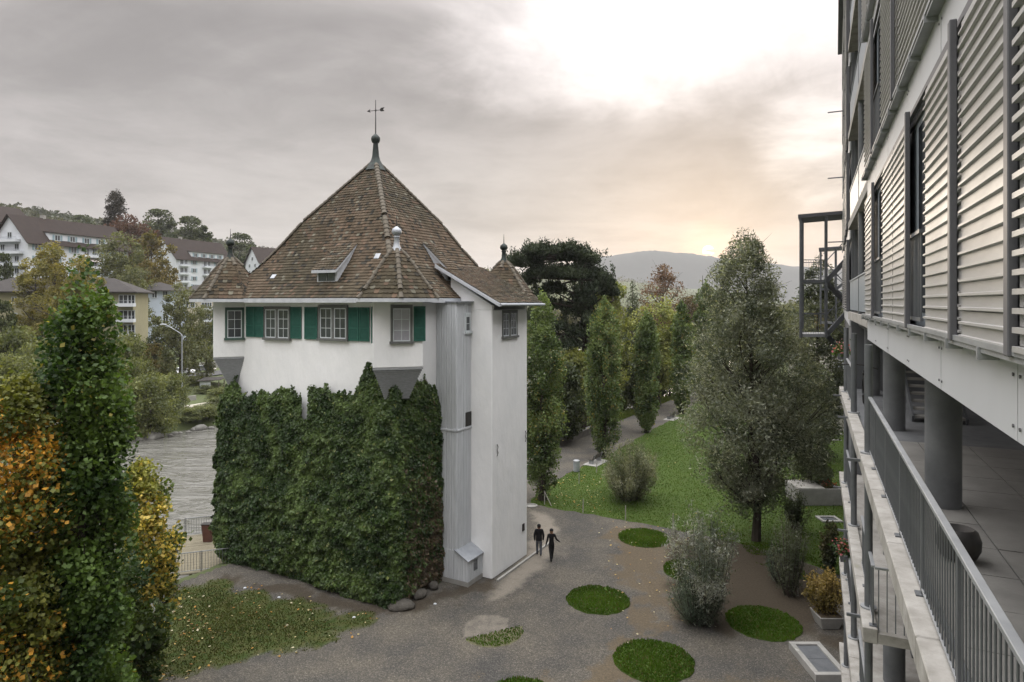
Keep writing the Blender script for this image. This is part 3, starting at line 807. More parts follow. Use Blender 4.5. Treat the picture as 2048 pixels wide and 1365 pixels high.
# ------------------------------------------------------------------ windows and shutters
def window(frame, s0, s1, z0, z1, parent, lights=2, o=0.0, mat_frame='win_stone', rows=3, cols=2, glass='glass', jamb=0.11, sill=True, proud=0.05):
    """stone or wood surround standing proud of the wall, white casements with glazing bars, glass set back"""
    mb = MB()
    frame.box(mb, s0, s0 + jamb, o - 0.02, o + proud, z0, z1); frame.box(mb, s1 - jamb, s1, o - 0.02, o + proud, z0, z1)
    frame.box(mb, s0, s1, o - 0.02, o + proud + 0.006, z1 - 0.14, z1 + 0.02)
    if sill: frame.box(mb, s0 - 0.05, s1 + 0.05, o - 0.02, o + proud + 0.07, z0 - 0.12, z0)
    if lights == 2:
        c = (s0 + s1) / 2; frame.box(mb, c - 0.09, c + 0.09, o - 0.02, o + proud - 0.006, z0, z1 - 0.14)
    w = mb.build('window', MATS[mat_frame], parent, bevel=0.008)
    MBg = MB(); frame.box(MBg, s0 + 0.01, s1 - 0.01, o - 0.06, o - 0.012, z0, z1); MBg.build('recess', MATS['iron'], w)
    i0, i1 = s0 + jamb, s1 - jamb
    spans = [(i0, (s0 + s1) / 2 - 0.09), ((s0 + s1) / 2 + 0.09, i1)] if lights == 2 else [(i0, i1)]
    for a, b in spans:
        mb = MB(); t = 0.045; zt = z1 - 0.14
        frame.box(mb, a, a + t, o - 0.01, o + 0.028, z0, zt); frame.box(mb, b - t, b, o - 0.01, o + 0.028, z0, zt)
        frame.box(mb, a + t, b - t, o - 0.01, o + 0.028, z0, z0 + t); frame.box(mb, a + t, b - t, o - 0.01, o + 0.028, zt - t, zt)
        for k in range(1, cols):
            c = a + (b - a) * k / cols; frame.box(mb, c - 0.012, c + 0.012, o - 0.008, o + 0.02, z0 + t, zt - t)
        for k in range(1, rows):
            c = z0 + (zt - z0) * k / rows; frame.box(mb, a + t, b - t, o - 0.006, o + 0.018, c - 0.012, c + 0.012)
        mb.build('casement', MATS['win_white'], w)
        mb = MB(); frame.box(mb, a + 0.02, b - 0.02, o - 0.004, o + 0.006, z0 + 0.02, zt - 0.02); mb.build('pane', MATS[glass], w)
    return w
def shutter(frame, s0, s1, z0, z1, parent, o=0.02, mid=True):
    mb = MB(); t = 0.07
    frame.box(mb, s0, s0 + t, o, o + 0.045, z0, z1); frame.box(mb, s1 - t, s1, o, o + 0.045, z0, z1)
    for za, zb in ((z0, z0 + t), (z1 - t, z1)) + (((z0 * 0.62 + z1 * 0.38 - 0.04, z0 * 0.62 + z1 * 0.38 + 0.04),) if mid else ()):
        frame.box(mb, s0 + t, s1 - t, o, o + 0.043, za, zb)
    frame.box(mb, s0 + t, s1 - t, o + 0.004, o + 0.012, z0 + t, z1 - t)
    n = int((z1 - z0 - 2 * t) / 0.062)
    for k in range(n):
        z = z0 + t + (k + 0.5) * (z1 - z0 - 2 * t) / n
        mb.hexa([frame(s0 + t, o + 0.012, z + 0.012), frame(s1 - t, o + 0.012, z + 0.012), frame(s1 - t, o + 0.042, z - 0.026), frame(s0 + t, o + 0.042, z - 0.026),
                 frame(s0 + t, o + 0.012, z + 0.024), frame(s1 - t, o + 0.012, z + 0.024), frame(s1 - t, o + 0.042, z - 0.014), frame(s0 + t, o + 0.042, z - 0.014)])
    return mb.build('shutter', MATS['green_shutter'], parent)
def span(frame, x0, x1, y0, y1):
    """photo rectangle on a wall -> (s0, s1, z0, z1)"""
    sa, Ya = plane_hit(x0, frame.p, frame.d); sb, Yb = plane_hit(x1, frame.p, frame.d)
    Ym = (Ya + Yb) / 2; s0, s1 = sorted((sa, sb))
    return s0, s1, zof(y1, Ym), zof(y0, Ym)
# left wall
s0, s1, z0, z1 = span(LF, 530, 582, 614, 676); window(LF, s0, s1, z0, z1, tower, o=0.045)
s0, s1, z0, z1 = span(LF, 639, 697, 611, 677); window(LF, s0, s1, z0, z1, tower, o=0.045)
for x0, x1 in ((583, 604), (610.5, 636), (699, 719), (720.5, 740), (494, 510.5), (511.5, 528)):
    s0, s1, _, _ = span(LF, x0, x1, 616, 676); shutter(LF, s0, s1, 12.13, 13.76, tower, o=0.03)
# left bay face
ptsL = corner(1); BL = Frame(T(*ptsL[3]), T(*ptsL[2]) - T(*ptsL[3]), 1)
if BL.n.y > 0: BL = Frame(T(*ptsL[3]), T(*ptsL[2]) - T(*ptsL[3]), -1)
s0, s1, z0, z1 = span(BL, 450, 488, 616, 676); window(BL, s0, s1, z0, z1, tower, lights=1, mat_frame='green_frame', cols=2, rows=3)
# shutter folded back at the far side of the left bay
mb = MB(); pA = T(*ptsL[1]); pB = T(*ptsL[2]); BLD = Frame(pA, pB - pA, 1)
if (BLD.n.x) > 0: BLD = Frame(pA, pB - pA, -1)
shutter(BLD, 1.35, 1.95, 12.1, 13.8, tower, o=0.03)
# near bay, diagonal face
ptsN = corner(0); BN = Frame(T(*ptsN[2]), T(*ptsN[1]) - T(*ptsN[2]), 1)
if BN.n.y > 0: BN = Frame(T(*ptsN[2]), T(*ptsN[1]) - T(*ptsN[2]), -1)
s0, s1, z0, z1 = span(BN, 781, 825, 611, 683); window(BN, s0, s1, z0, z1, tower, lights=1, glass='glass_curtain', rows=3, cols=2)
ln = (T(*ptsN[1]) - T(*ptsN[2])).length
s0b, s1b, _, _ = span(BN, 827, 860, 616, 676); shutter(BN, s0b, min(s1b, ln + 0.1), 12.22, 13.82, tower, o=0.03)
# shutter of the bay's left side face, seen on edge
BS = Frame(T(*ptsN[2]), T(*ptsN[3]) - T(*ptsN[2]), 1)
if BS.n.dot(T(-1, -1) - T(0, 0)) < 0 and False: pass
nn_ = (T(*ptsN[2]) + T(*ptsN[3])) / 2 - T(0.6, 0.6)
if BS.n.dot(nn_) < 0: BS = Frame(T(*ptsN[2]), T(*ptsN[3]) - T(*ptsN[2]), -1)
shutter(BS, 0.06, 0.66, 12.15, 13.8, tower, o=0.03)

# ------------------------------------------------------------------ dormers in the two visible slopes
def dormer(ca, cb, t0, along, width, hgt, tint):
    """small shed dormer: front at slope position t0, roof running back flatter than the slope"""
    e0, e1 = roof_pt(ca, 0), roof_pt(cb, 0)
    xd = (e1 - e0).normalized()
    def on(s, t):
        p = roof_pt(ca, t).lerp(roof_pt(cb, t), 0.5); c = (e1 - e0).length
        return p + xd * (s - c / 2)
    inn = (on(0, 0.6) - on(0, 0.2)); inn.z = 0; inn.normalize()
    f0, f1 = on(along, t0), on(along + width, t0)
    h = Vector((0, 0, hgt)); tb = t0 + 0.255
    g0, g1 = on(along, tb), on(along + width, tb)
    d = MB()
    th = Vector((0, 0, 0.1))
    P = [f0 - th, f1 - th, f1 + h, f0 + h]
    d.add(P + [g0 - th, g1 - th, g1 + th * 0.3, g0 + th * 0.3], [(0, 1, 2, 3), (0, 3, 7, 4), (1, 5, 6, 2), (3, 2, 6, 7)])
    dm = d.build('dormer', MATS['eave_board'], roof)
    fr = Frame(f0, xd, 1)
    if fr.n.dot(inn) > 0: fr = Frame(f0, xd, -1)
    mb = MB(); fr.box(mb, 0.14, width - 0.14, 0.0, 0.012, f0.z + 0.1, f0.z + hgt - 0.12)
    mb.build('pane', MATS['glass'], dm)
    mb = MB()
    for s in (0.12, width / 2 - 0.02, width - 0.16): fr.box(mb, s, s + 0.04, 0.0, 0.03, f0.z + 0.1, f0.z + hgt - 0.1)
    mb.build('window_bar', MATS['win_stone'], dm)
    st = ([], [], []); ov = 0.16
    a = f0 + h - xd * ov - inn * 0.22 + Vector((0, 0, -0.02)); b = f1 + h + xd * ov - inn * 0.22 + Vector((0, 0, -0.02))
    slope_tiles(st, a + th * 0.3, b + th * 0.3, g0 + th * 0.9 - xd * 0.02, g1 + th * 0.9 + xd * 0.02, r=rr_)
    tiles_object('dormer_tiles', st, dm)
    mb = MB(); mb.hexa([a - th, b - th, g1 - th * .2, g0 - th * .2, a + th * 0.15, b + th * 0.15, g1 + th * 0.75, g0 + th * 0.75]); mb.build('dormer_roof', MATS['eave_board'], dm)
def slope_hit(ca, cb, px, t):
    """position along the eave direction where pixel column px meets slope height t"""
    p = roof_pt(ca, t).lerp(roof_pt(cb, t), 0.5); e0, e1 = roof_pt(ca, 0), roof_pt(cb, 0)
    xd = (e1 - e0).normalized(); s, Y = plane_hit(px, p, xd)
    return s + (e1 - e0).length / 2, Y, p.z
for ca, cb, xa, xb, t0 in ((0, 1, 674, 634, 0.135), (0, 2, 893, 915, 0.155)):
    sa, Ya, za_ = slope_hit(ca, cb, xa, t0); sb, Yb, zb_ = slope_hit(ca, cb, xb, t0)
    dormer(ca, cb, t0, min(sa, sb), abs(sb - sa), 0.62, None)
# grey sheet patches on the slope
for ca, cb, px, t in ((0, 1, 757, 0.29), (0, 1, 548, 0.17)):
    s, Y, z = slope_hit(ca, cb, px, t); e0, e1 = roof_pt(ca, 0), roof_pt(cb, 0); xd = (e1 - e0).normalized(); c = (e1 - e0).length
    on = lambda s_, t_: roof_pt(ca, t_).lerp(roof_pt(cb, t_), 0.5) + xd * (s_ - c / 2) + Vector((0, 0, 0.09))
    MB().hexa([on(s, t), on(s + .32, t), on(s + .32, t + .03), on(s, t + .03)] + [p + Vector((0, 0, .02)) for p in (on(s, t), on(s + .32, t), on(s + .32, t + .03), on(s, t + .03))]).build('flashing', MATS['zinc'], roof)

# ------------------------------------------------------------------ the annex on the right wall: timber shaft, white stair block, lean-to roof
def E(a, b, z=0): return T(a, b, z)
XB0, XS, XA, XE = 3.07, 4.41, -2.51, 8.15
mb = MB()
ez = 13.62
mb.prism([E(XA, XS), E(XA, XE), E(0.05, XE), E(0.05, XS)], 0, ez)
ann = mb.build('annex_wall', MATS['plaster'], tower, bevel=0.04)
for b0, b1 in ((XS + 0.003, XS + 0.2), (XE - 0.2, XE - 0.003)):      # gable pieces under the lean-to
    mb = MB(); mb.hexa([E(XA + .003, b0, ez), E(XA + .003, b1, ez), E(0.02, b1, ez), E(0.02, b0, ez), E(XA + .003, b0, ez + .22), E(XA + .003, b1, ez + .22), E(0.02, b1, ez + 1.66), E(0.02, b0, ez + 1.66)])
    mb.build('gable', MATS['plaster'], ann)
def lean(a): return 13.86 + (a + 3.2) * 0.52
st = ([], [], []); rb0, rb1 = 4.0, 8.72
A0, A1 = E(-3.2, rb0, lean(-3.2)), E(-3.2, rb1, lean(-3.2)); B0, B1 = E(0.75, rb0, lean(0.75)), E(0.75, rb1, lean(0.75))
th = Vector((0, 0, 0.09))
lr = MB().hexa([A0, A1, B1, B0, A0 + th, A1 + th, B1 + th, B0 + th]).build('lean_to_roof', MATS['eave_board'], tower)
slope_tiles(st, A1 + th * 1.1, A0 + th * 1.1, B1 + th * 1.1, B0 + th * 1.1, r=rr_, w=0.19, exp=0.16)
tiles_object('lean_to_tiles', st, lr)
mb = MB().tube([E(-3.27, rb0 - 0.05, 13.87), E(-3.27, rb1 + 0.05, 13.87)], 0.07, 8); mb.build('gutter', MATS['zinc'], lr)
mb = MB().bar(E(-3.25, rb0 - 0.03, lean(-3.25) + 0.0), E(0.7, rb0 - 0.03, lean(0.7) + 0.0), 0.04, 0.15); mb.build('verge_board', MATS['eave_board'], lr)
AF = Frame(E(XA, XS), TV, 1 if Frame(E(XA, XS), TV, 1).n.x > 0 else -1)
s0, s1, z0, z1 = span(AF, 1004, 1034, 621, 672); window(AF, s0, s1, z0, z1, tower, lights=2, rows=3, cols=2, jamb=0.08)
# wall anchors
for px, py in ((993, 901), (1049.5, 873)):
    s, Y = plane_hit(px, AF.p, AF.d); z = zof(py, Y); mb = MB()
    mb.tube([AF(s + 0.10 * math.sin(t * 1.0) * (1 if t < 3.14 else -1), 0.03, z + 0.30 - t * 0.095) for t in np.linspace(0, 6.28, 18)], 0.018, 6)
    mb.build('wall_anchor', MATS['iron'], ann)
mb = MB(); s, Y = plane_hit(1046, AF.p, AF.d); AF.box(mb, s - 0.1, s + 0.12, 0.0, 0.04, zof(1062, Y), zof(1048, Y)); mb.build('notice_plate', MATS['iron'], ann)
# concrete edging along the annex foot
mb = MB(); AF.box(mb, -0.05, 5.9, 0.28, 0.40, 0, 0.09); tag(mb.build('edging', MATS['concrete'], None, org=AF(3, .34, 0)), 'pale concrete edging strip along the foot of the white annex', 'edging')
# timber shaft of upright boards
shaft = MB().prism([E(-1.23, XB0 + .04), E(-1.23, XS + .02), E(0.02, XS + .02), E(0.02, XB0 + .04)], 0.1, 14.0).build('timber_shaft', MATS['grey_wood'], tower)
def boards(frame, s0, s1, z0, z1, parent, o=0.0, w=0.145, m='grey_wood', name='board'):
    n = max(1, round((s1 - s0) / w)); w = (s1 - s0) / n
    for k in range(n):
        mb = MB(); frame.box(mb, s0 + k * w + 0.011, s0 + (k + 1) * w - 0.011, o, o + 0.026 + random.uniform(0, 0.008), z0, z1); mb.build(name, MATS[m], parent)
        mb2 = None
SL = Frame(E(0, XB0 + .04), E(-1, XB0) - E(0, XB0), 1)
if SL.n.y > 0: SL = Frame(E(0, XB0 + .04), E(-1, XB0) - E(0, XB0), -1)
SR = Frame(E(-1.23, XB0 + .04), TV, 1)
if SR.n.x < 0: SR = Frame(E(-1.23, XB0 + .04), TV, -1)
for za, zb in ((0.1, 7.58), (7.66, 13.98)):
    boards(SL, 0.03, 1.26, za, zb, shaft); boards(SR, -0.02, 1.30, za, zb, shaft)
mb = MB(); SL.box(mb, 0, 1.3, 0.0, 0.07, 7.58, 7.66); SR.box(mb, -0.07, 1.31, 0.0, 0.07, 7.581, 7.659); mb.build('band', MATS['grey_wood'], shaft)
mb = MB(); SL.box(mb, -0.1, 1.42, -1.5, 0.13, 14.0, 14.06); mb.build('shaft_roof', MATS['zinc'], shaft)
s0, s1, z0, z1 = span(SR, 929, 940, 627, 663); window(SR, s0, s1, z0, z1, shaft, lights=1, o=0.03, mat_frame='win_white', jamb=0.05, rows=2, cols=1, proud=0.03)
s0, s1, z0, z1 = span(SR, 930, 942, 824, 852); mb = MB(); SR.box(mb, s0, s1, 0.03, 0.045, z0, z1); mb.build('vent_opening', MATS['iron'], shaft)
# shed at the foot of the shaft
mb = MB(); q = [E(-1.95, XB0 - .02), E(-1.95, XS + .05), E(-0.1, XS + .05), E(-0.1, XB0 - .02)]
mb.prism(q, 0, 0.22)
shed = mb.build('plinth', MATS['concrete'], tower)
mb = MB(); b0, b1 = XB0 + 0.02, XS
mb.hexa([E(-1.91, b0, .22), E(-1.91, b1, .22), E(-.1, b1, .22), E(-.1, b0, .22), E(-1.91, b0, 1.3), E(-1.91, b1, 1.3), E(-1.2, b1, 1.68), E(-1.2, b0, 1.68)])
mb.hexa([E(-1.2, b0, .22), E(-1.2, b1, .22), E(-.1, b1, .22), E(-.1, b0, .22), E(-1.2, b0, 1.68), E(-1.2, b1, 1.68), E(-.1, b1, 1.68), E(-.1, b0, 1.68)])
shd = mb.build('shed_box', MATS['grey_wood'], tower)
SD = Frame(E(0, b0), E(-1, b0) - E(0, b0), SL.side); boards(SD, 0.12, 1.22, .24, 1.66, shd); 
for k in range(5):
    a0 = -1.2 - k * 0.142; a1 = a0 - 0.142; mb = MB()
    z_ = lambda a: 1.68 + (a + 1.2) * 0.535 - 0.03
    f = lambda a, o: SD(-a, o, 0)
    P = [SD(-a0 + .005, 0, .24), SD(-a1 - .005, 0, .24), SD(-a1 - .005, 0.024, .24), SD(-a0 + .005, 0.024, .24), SD(-a0 + .005, 0, z_(a0)), SD(-a1 - .005, 0, z_(a1)), SD(-a1 - .005, 0.024, z_(a1)), SD(-a0 + .005, 0.024, z_(a0))]
    mb.hexa(P).build('board', MATS['grey_wood'], shd)
SE = Frame(E(-1.91, b0), TV, SR.side); boards(SE, 0.0, b1 - b0, .24, 1.28, shd)
mb = MB(); SE.box(mb, 0.5, 0.82, 0.03, 0.045, 0.62, 1.15); mb.build('pane', MATS['glass'], shd)
mb = MB(); mb.hexa([E(-2.02, b0 - .12, 1.26), E(-2.02, b1 + .08, 1.26), E(-1.17, b1 + .08, 1.71), E(-1.17, b0 - .12, 1.71), E(-2.02, b0 - .12, 1.3), E(-2.02, b1 + .08, 1.3), E(-1.17, b1 + .08, 1.75), E(-1.17, b0 - .12, 1.75)])
mb.build('shed_roof', MATS['zinc'], shd)

# ------------------------------------------------------------------ ivy
IVY_TOP = [(380, 800), (440, 800), (452, 772), (475, 762), (484, 800), (505, 790), (545, 783), (560, 770), (596, 786), (601, 790), (603, 838), (614, 838), (616, 785), (640, 772), (680, 785), (705, 792), (717, 772), (730, 735), (742, 727), (752, 740), (770, 752), (798, 770), (825, 772), (848, 757), (856, 785), (872, 772), (880, 800), (888, 880), (900, 900), (1000, 900)]
IX = np.array([p[0] for p in IVY_TOP], float); IYv = np.array([p[1] for p in IVY_TOP], float)
ivy = thing('ivy', 'dense dark green ivy covering the lower walls of the white tower', 'ivy', T(2, -0.5, 0))
def ivy_build():
    r = np.random.default_rng(11)
    # outline of the lower walls walked from the far left side round the near corner to the shaft;
    # at a corner the outward direction swings round while the foot point stays
    parts = [((LA, 3.5), (LA, 0), (1, 0), (1, 0)), ((LA, 0), (LA, 0), (1, 0), (0, -1)), ((LA, 0), (0, 0), (0, -1), (0, -1)), ((0, 0), (0, 0), (0, -1), (-1, 0)), ((0, 0), (0, 3.05), (-1, 0), (-1, 0))]
    lens_ = [3.5, 1.5, LA, 1.5, 3.05]; tot = sum(lens_)
    lens = [5.0, LA + 1.5]
    def loc(l):
        l = np.asarray(l); a = np.zeros_like(l); b = np.zeros_like(l); na = np.zeros_like(l); nb = np.zeros_like(l); acc = 0
        for (p, q, n0, n1), L_ in zip(parts, lens_):
            m = (l >= acc) & (l <= acc + L_ + 1e-9); t = (l - acc) / L_; th = t * math.pi / 2
            a = np.where(m, p[0] + (q[0] - p[0]) * t, a); b = np.where(m, p[1] + (q[1] - p[1]) * t, b)
            c_, s_ = (np.cos(th), np.sin(th)) if n0 != n1 else (1.0, 0.0)
            na = np.where(m, n0[0] * c_ + n1[0] * s_, na); nb = np.where(m, n0[1] * c_ + n1[1] * s_, nb); acc += L_
        return a, b, na, nb
    def depth(l, z):
        p = np.stack([l * 0.55, z * 0.55, z * 0], -1); p2 = np.stack([l * 1.5 + 9, z * 2.6, z * 0], -1); p3 = np.stack([l * 3.0 + 3, z * 4.2, z * 0 + 5], -1)
        lump = fbm(p, 2) * 0.75 + (fbm(p2, 2) - 0.4) * 0.5 + (vnoise(p3) - 0.5) * 0.42 + (vnoise(p3 * 1.9) - 0.5) * 0.2
        env = 0.22 + 0.5 * np.clip((10.2 - z) / 6.0, 0, 1) ** 0.8 * np.clip(z / 1.2 + 0.55, 0, 1)
        side = 1 - 0.45 * np.clip((l - lens[0] - lens[1] + 1.6) / 1.8, 0, 1)
        return 0.08 + env * side * (0.35 + lump)
    def place(l, z, extra):
        a, b, na, nb = loc(l); d = depth(l, z) + extra
        A = a + na * d; B = b + nb * d
        X = TN.x + TU.x * A + TV.x * B; Yw = TN.y + TU.y * A + TV.y * B
        NX = TU.x * na + TV.x * nb; NY = TU.y * na + TV.y * nb
        return X, Yw, NX, NY
    def ok(X, Yw, z, l):
        px = CX + FPX * X / Yw; py = HY - (z - CAMH) * FPX / Yw
        lim = np.interp(px, IX, IYv) + (vnoise(np.stack([l * 3.1, z * 1.2, z * 0 + 8], -1)) - 0.5) * 26 + (vnoise(np.stack([l * 9.1, z * 3.2, z * 0 + 2], -1)) - 0.5) * 14
        lim = np.where(l < lens[0], 790, lim)
        return py > lim
    og = ORG[ivy.name]
    # woody mat behind the leaves
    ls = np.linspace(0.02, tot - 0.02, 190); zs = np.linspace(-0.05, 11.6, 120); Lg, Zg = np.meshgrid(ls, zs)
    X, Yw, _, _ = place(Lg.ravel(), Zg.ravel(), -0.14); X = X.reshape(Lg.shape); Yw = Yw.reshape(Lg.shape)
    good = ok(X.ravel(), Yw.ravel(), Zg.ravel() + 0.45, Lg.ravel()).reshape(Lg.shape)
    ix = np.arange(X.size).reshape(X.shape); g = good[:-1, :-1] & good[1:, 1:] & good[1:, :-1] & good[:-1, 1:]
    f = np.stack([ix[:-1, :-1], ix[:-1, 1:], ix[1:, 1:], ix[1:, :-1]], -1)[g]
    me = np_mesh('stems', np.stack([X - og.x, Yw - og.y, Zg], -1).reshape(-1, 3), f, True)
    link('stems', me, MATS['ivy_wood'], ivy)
    n = 230000
    l = r.random(n) * tot; z = r.random(n) ** 1.0 * 11.8
    e = -np.abs(r.normal(0, 0.10, n)) + 0.06 + 0.05 * r.random(n)
    X, Yw, NX, NY = place(l, z, e); k = ok(X, Yw, z, l); X, Yw, NX, NY, z, l, e = (q[k] for q in (X, Yw, NX, NY, z, l, e)); n = len(X)
    P = np.stack([X - og.x, Yw - og.y, z], -1)
    Nn = np.stack([NX, NY, np.full(n, 0.35)], -1) + r.normal(0, 0.45, (n, 3)); Nn /= np.linalg.norm(Nn, axis=1)[:, None]
    dn = np.stack([r.normal(0, .5, n), r.normal(0, .5, n), -np.ones(n)], -1); dn -= Nn * (dn * Nn).sum(1)[:, None]; dn /= np.linalg.norm(dn, axis=1)[:, None]
    sd = np.cross(Nn, dn); s = (0.034 + 0.075 * r.random(n) ** 1.6)[:, None]
    v = np.stack([P - dn * s * 0.8, P + sd * s * 0.85 - dn * s * .1 - Nn * s * 0.2, P + dn * s * 1.1, P - sd * s * 0.85 - dn * s * .1 - Nn * s * 0.2], 1).reshape(-1, 3)
    kcl = fbm(np.stack([l * 1.1, z * 1.1, z * 0 + 4], -1), 3); t = np.clip((kcl - 0.35) * 2.4 + r.normal(0, .18, n), 0, 1)[:, None]
    c = np.array((0.020, 0.042, 0.009)) * (1 - t) + np.array((0.080, 0.122, 0.030)) * t
    yl = (r.random(n) < 0.025)[:, None]; c = np.where(yl, np.array((0.13, 0.15, 0.045)), c)
    dry = r.random(n) < np.clip(0.95 - z / 7.5 + (kcl - 0.5) * 1.2, 0.05, 0.9) * np.clip((l - lens[0] - lens[1] + 0.5) / 2.2, 0, 1); c = np.where(dry[:, None], np.array((0.085, 0.062, 0.038)) * (0.6 + 0.8 * r.random((n, 1))), c)
    c = c * (0.7 + 0.6 * r.random((n, 1)))
    me = np_mesh('leaves', v, np.arange(n * 4).reshape(-1, 4)); set_col(me, np.repeat(c, 4, 0))
    o = link('leaves', me, MATS['ivy_leaf'], ivy); o['kind'] = 'stuff'
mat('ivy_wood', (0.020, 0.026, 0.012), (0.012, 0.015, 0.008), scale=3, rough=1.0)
ivy_build()
# boulders at the near corner
def boulder(p, sx, sy, sz, seed):
    bm = bmesh.new(); bmesh.ops.create_icosphere(bm, subdivisions=2, radius=1)
    co = np.array([v.co[:] for v in bm.verts]); k = 0.75 + 0.5 * vnoise(co * 1.3 + seed * 5.1)
    for v, s in zip(bm.verts, k): v.co = Vector((v.co.x * sx, v.co.y * sy, max(v.co.z, -0.35) * sz)) * float(s)
    me = bpy.data.meshes.new('boulder'); bm.to_mesh(me); bm.free()
    for q in me.polygons: q.use_smooth = True
    o = link('boulder', me, MATS['stone_base']); o.location = p; o.rotation_euler = (0, 0, seed); return o
for k, (px, py, s) in enumerate(((800, 1222, .62), (838, 1200, .42), (866, 1182, .38), (770, 1215, .4))):
    g = gnd(px, py); tag(boulder((g.x, g.y + 0.25, 0.12), s, s * .7, s * .6, k), ('largest grey boulder at the ivy-covered corner of the tower', 'flat grey boulder between the tower corner and the timber shed', 'small grey boulder nearest the timber shed wall', 'dark boulder half buried under the ivy at the tower corner')[k], 'boulder', 'boulders at the tower foot')
# small pale ground lights in the bed
for k, (px, py) in enumerate(((490, 1177), (558, 1196), (708, 1236), (870, 1209))):
    g = gnd(px, py); mb = MB().lathe((g.x, g.y, 0), [(0.07, 0.0), (0.075, 0.03), (0.05, 0.045)], 10)
    tag(mb.build('ground_light', MATS['eave_board'], None, org=(g.x, g.y, 0)), 'small round pale ground light set in the bed at the ivy foot', 'light', 'ground lights in the bed along the tower')
# ================================================================== trees and shrubs
def leaf_cloud(name, P, size, colA, colB, parent, mname='leaf', aspect=0.6, seed=0, spread=None, yellow=None, updir=None, dark=None, upmix=0.0, clump=None):
    """many small folded leaves; P (n,3) relative to the parent's base"""
    r = np.random.default_rng(seed + 100); n = len(P)
    Nn = r.normal(0, 1, (n, 3)); Nn[:, 2] = np.abs(Nn[:, 2]) * 0.8 + 0.2; Nn /= np.linalg.norm(Nn, axis=1)[:, None]
    d = r.normal(0, 1, (n, 3))
    if updir is not None: d = d * (1 - upmix) + np.asarray(updir) * upmix * 1.6
    d -= Nn * (d * Nn).sum(1)[:, None]; d /= np.linalg.norm(d, axis=1)[:, None] + 1e-9
    s_ = np.cross(Nn, d); s = (size * (0.6 + 0.8 * r.random(n)))[:, None]
    v = np.stack([P - d * s, P + s_ * s * aspect - Nn * s * 0.18, P + d * s, P - s_ * s * aspect - Nn * s * 0.18], 1).reshape(-1, 3)
    k = np.clip((fbm(P * (0.9 if spread is None else spread) + seed * 3.7, 2) - 0.35) * 2.6 + r.normal(0, 0.2, n), 0, 1)[:, None]
    c = np.asarray(colA) * (1 - k) + np.asarray(colB) * k
    if yellow is not None:
        frac, yc = yellow; f2 = np.clip((fbm(P * 0.5 + 31 + seed, 2) - 0.5) * 3 + 0.5, 0, 1)
        c = np.where((r.random(n) < frac * 2 * f2)[:, None], np.asarray(yc) * (0.7 + 0.6 * r.random((n, 1))), c)
    c = c * (0.75 + 0.5 * r.random((n, 1)))
    me = np_mesh(name, v, np.arange(n * 4).reshape(-1, 4)); set_col(me, np.repeat(c, 4, 0))
    o = link(name, me, MATS[mname], parent); o['kind'] = 'stuff'
    return o
def limb_path(a, b, r, bend=0.12, n=4):
    a = Vector(a); b = Vector(b); L = (b - a).length
    off = Vector((r.normal(), r.normal(), r.normal() * 0.4)) * L * bend * 0.5
    return [a.lerp(b, t) + off * math.sin(math.pi * t) for t in np.linspace(0, 1, n)]
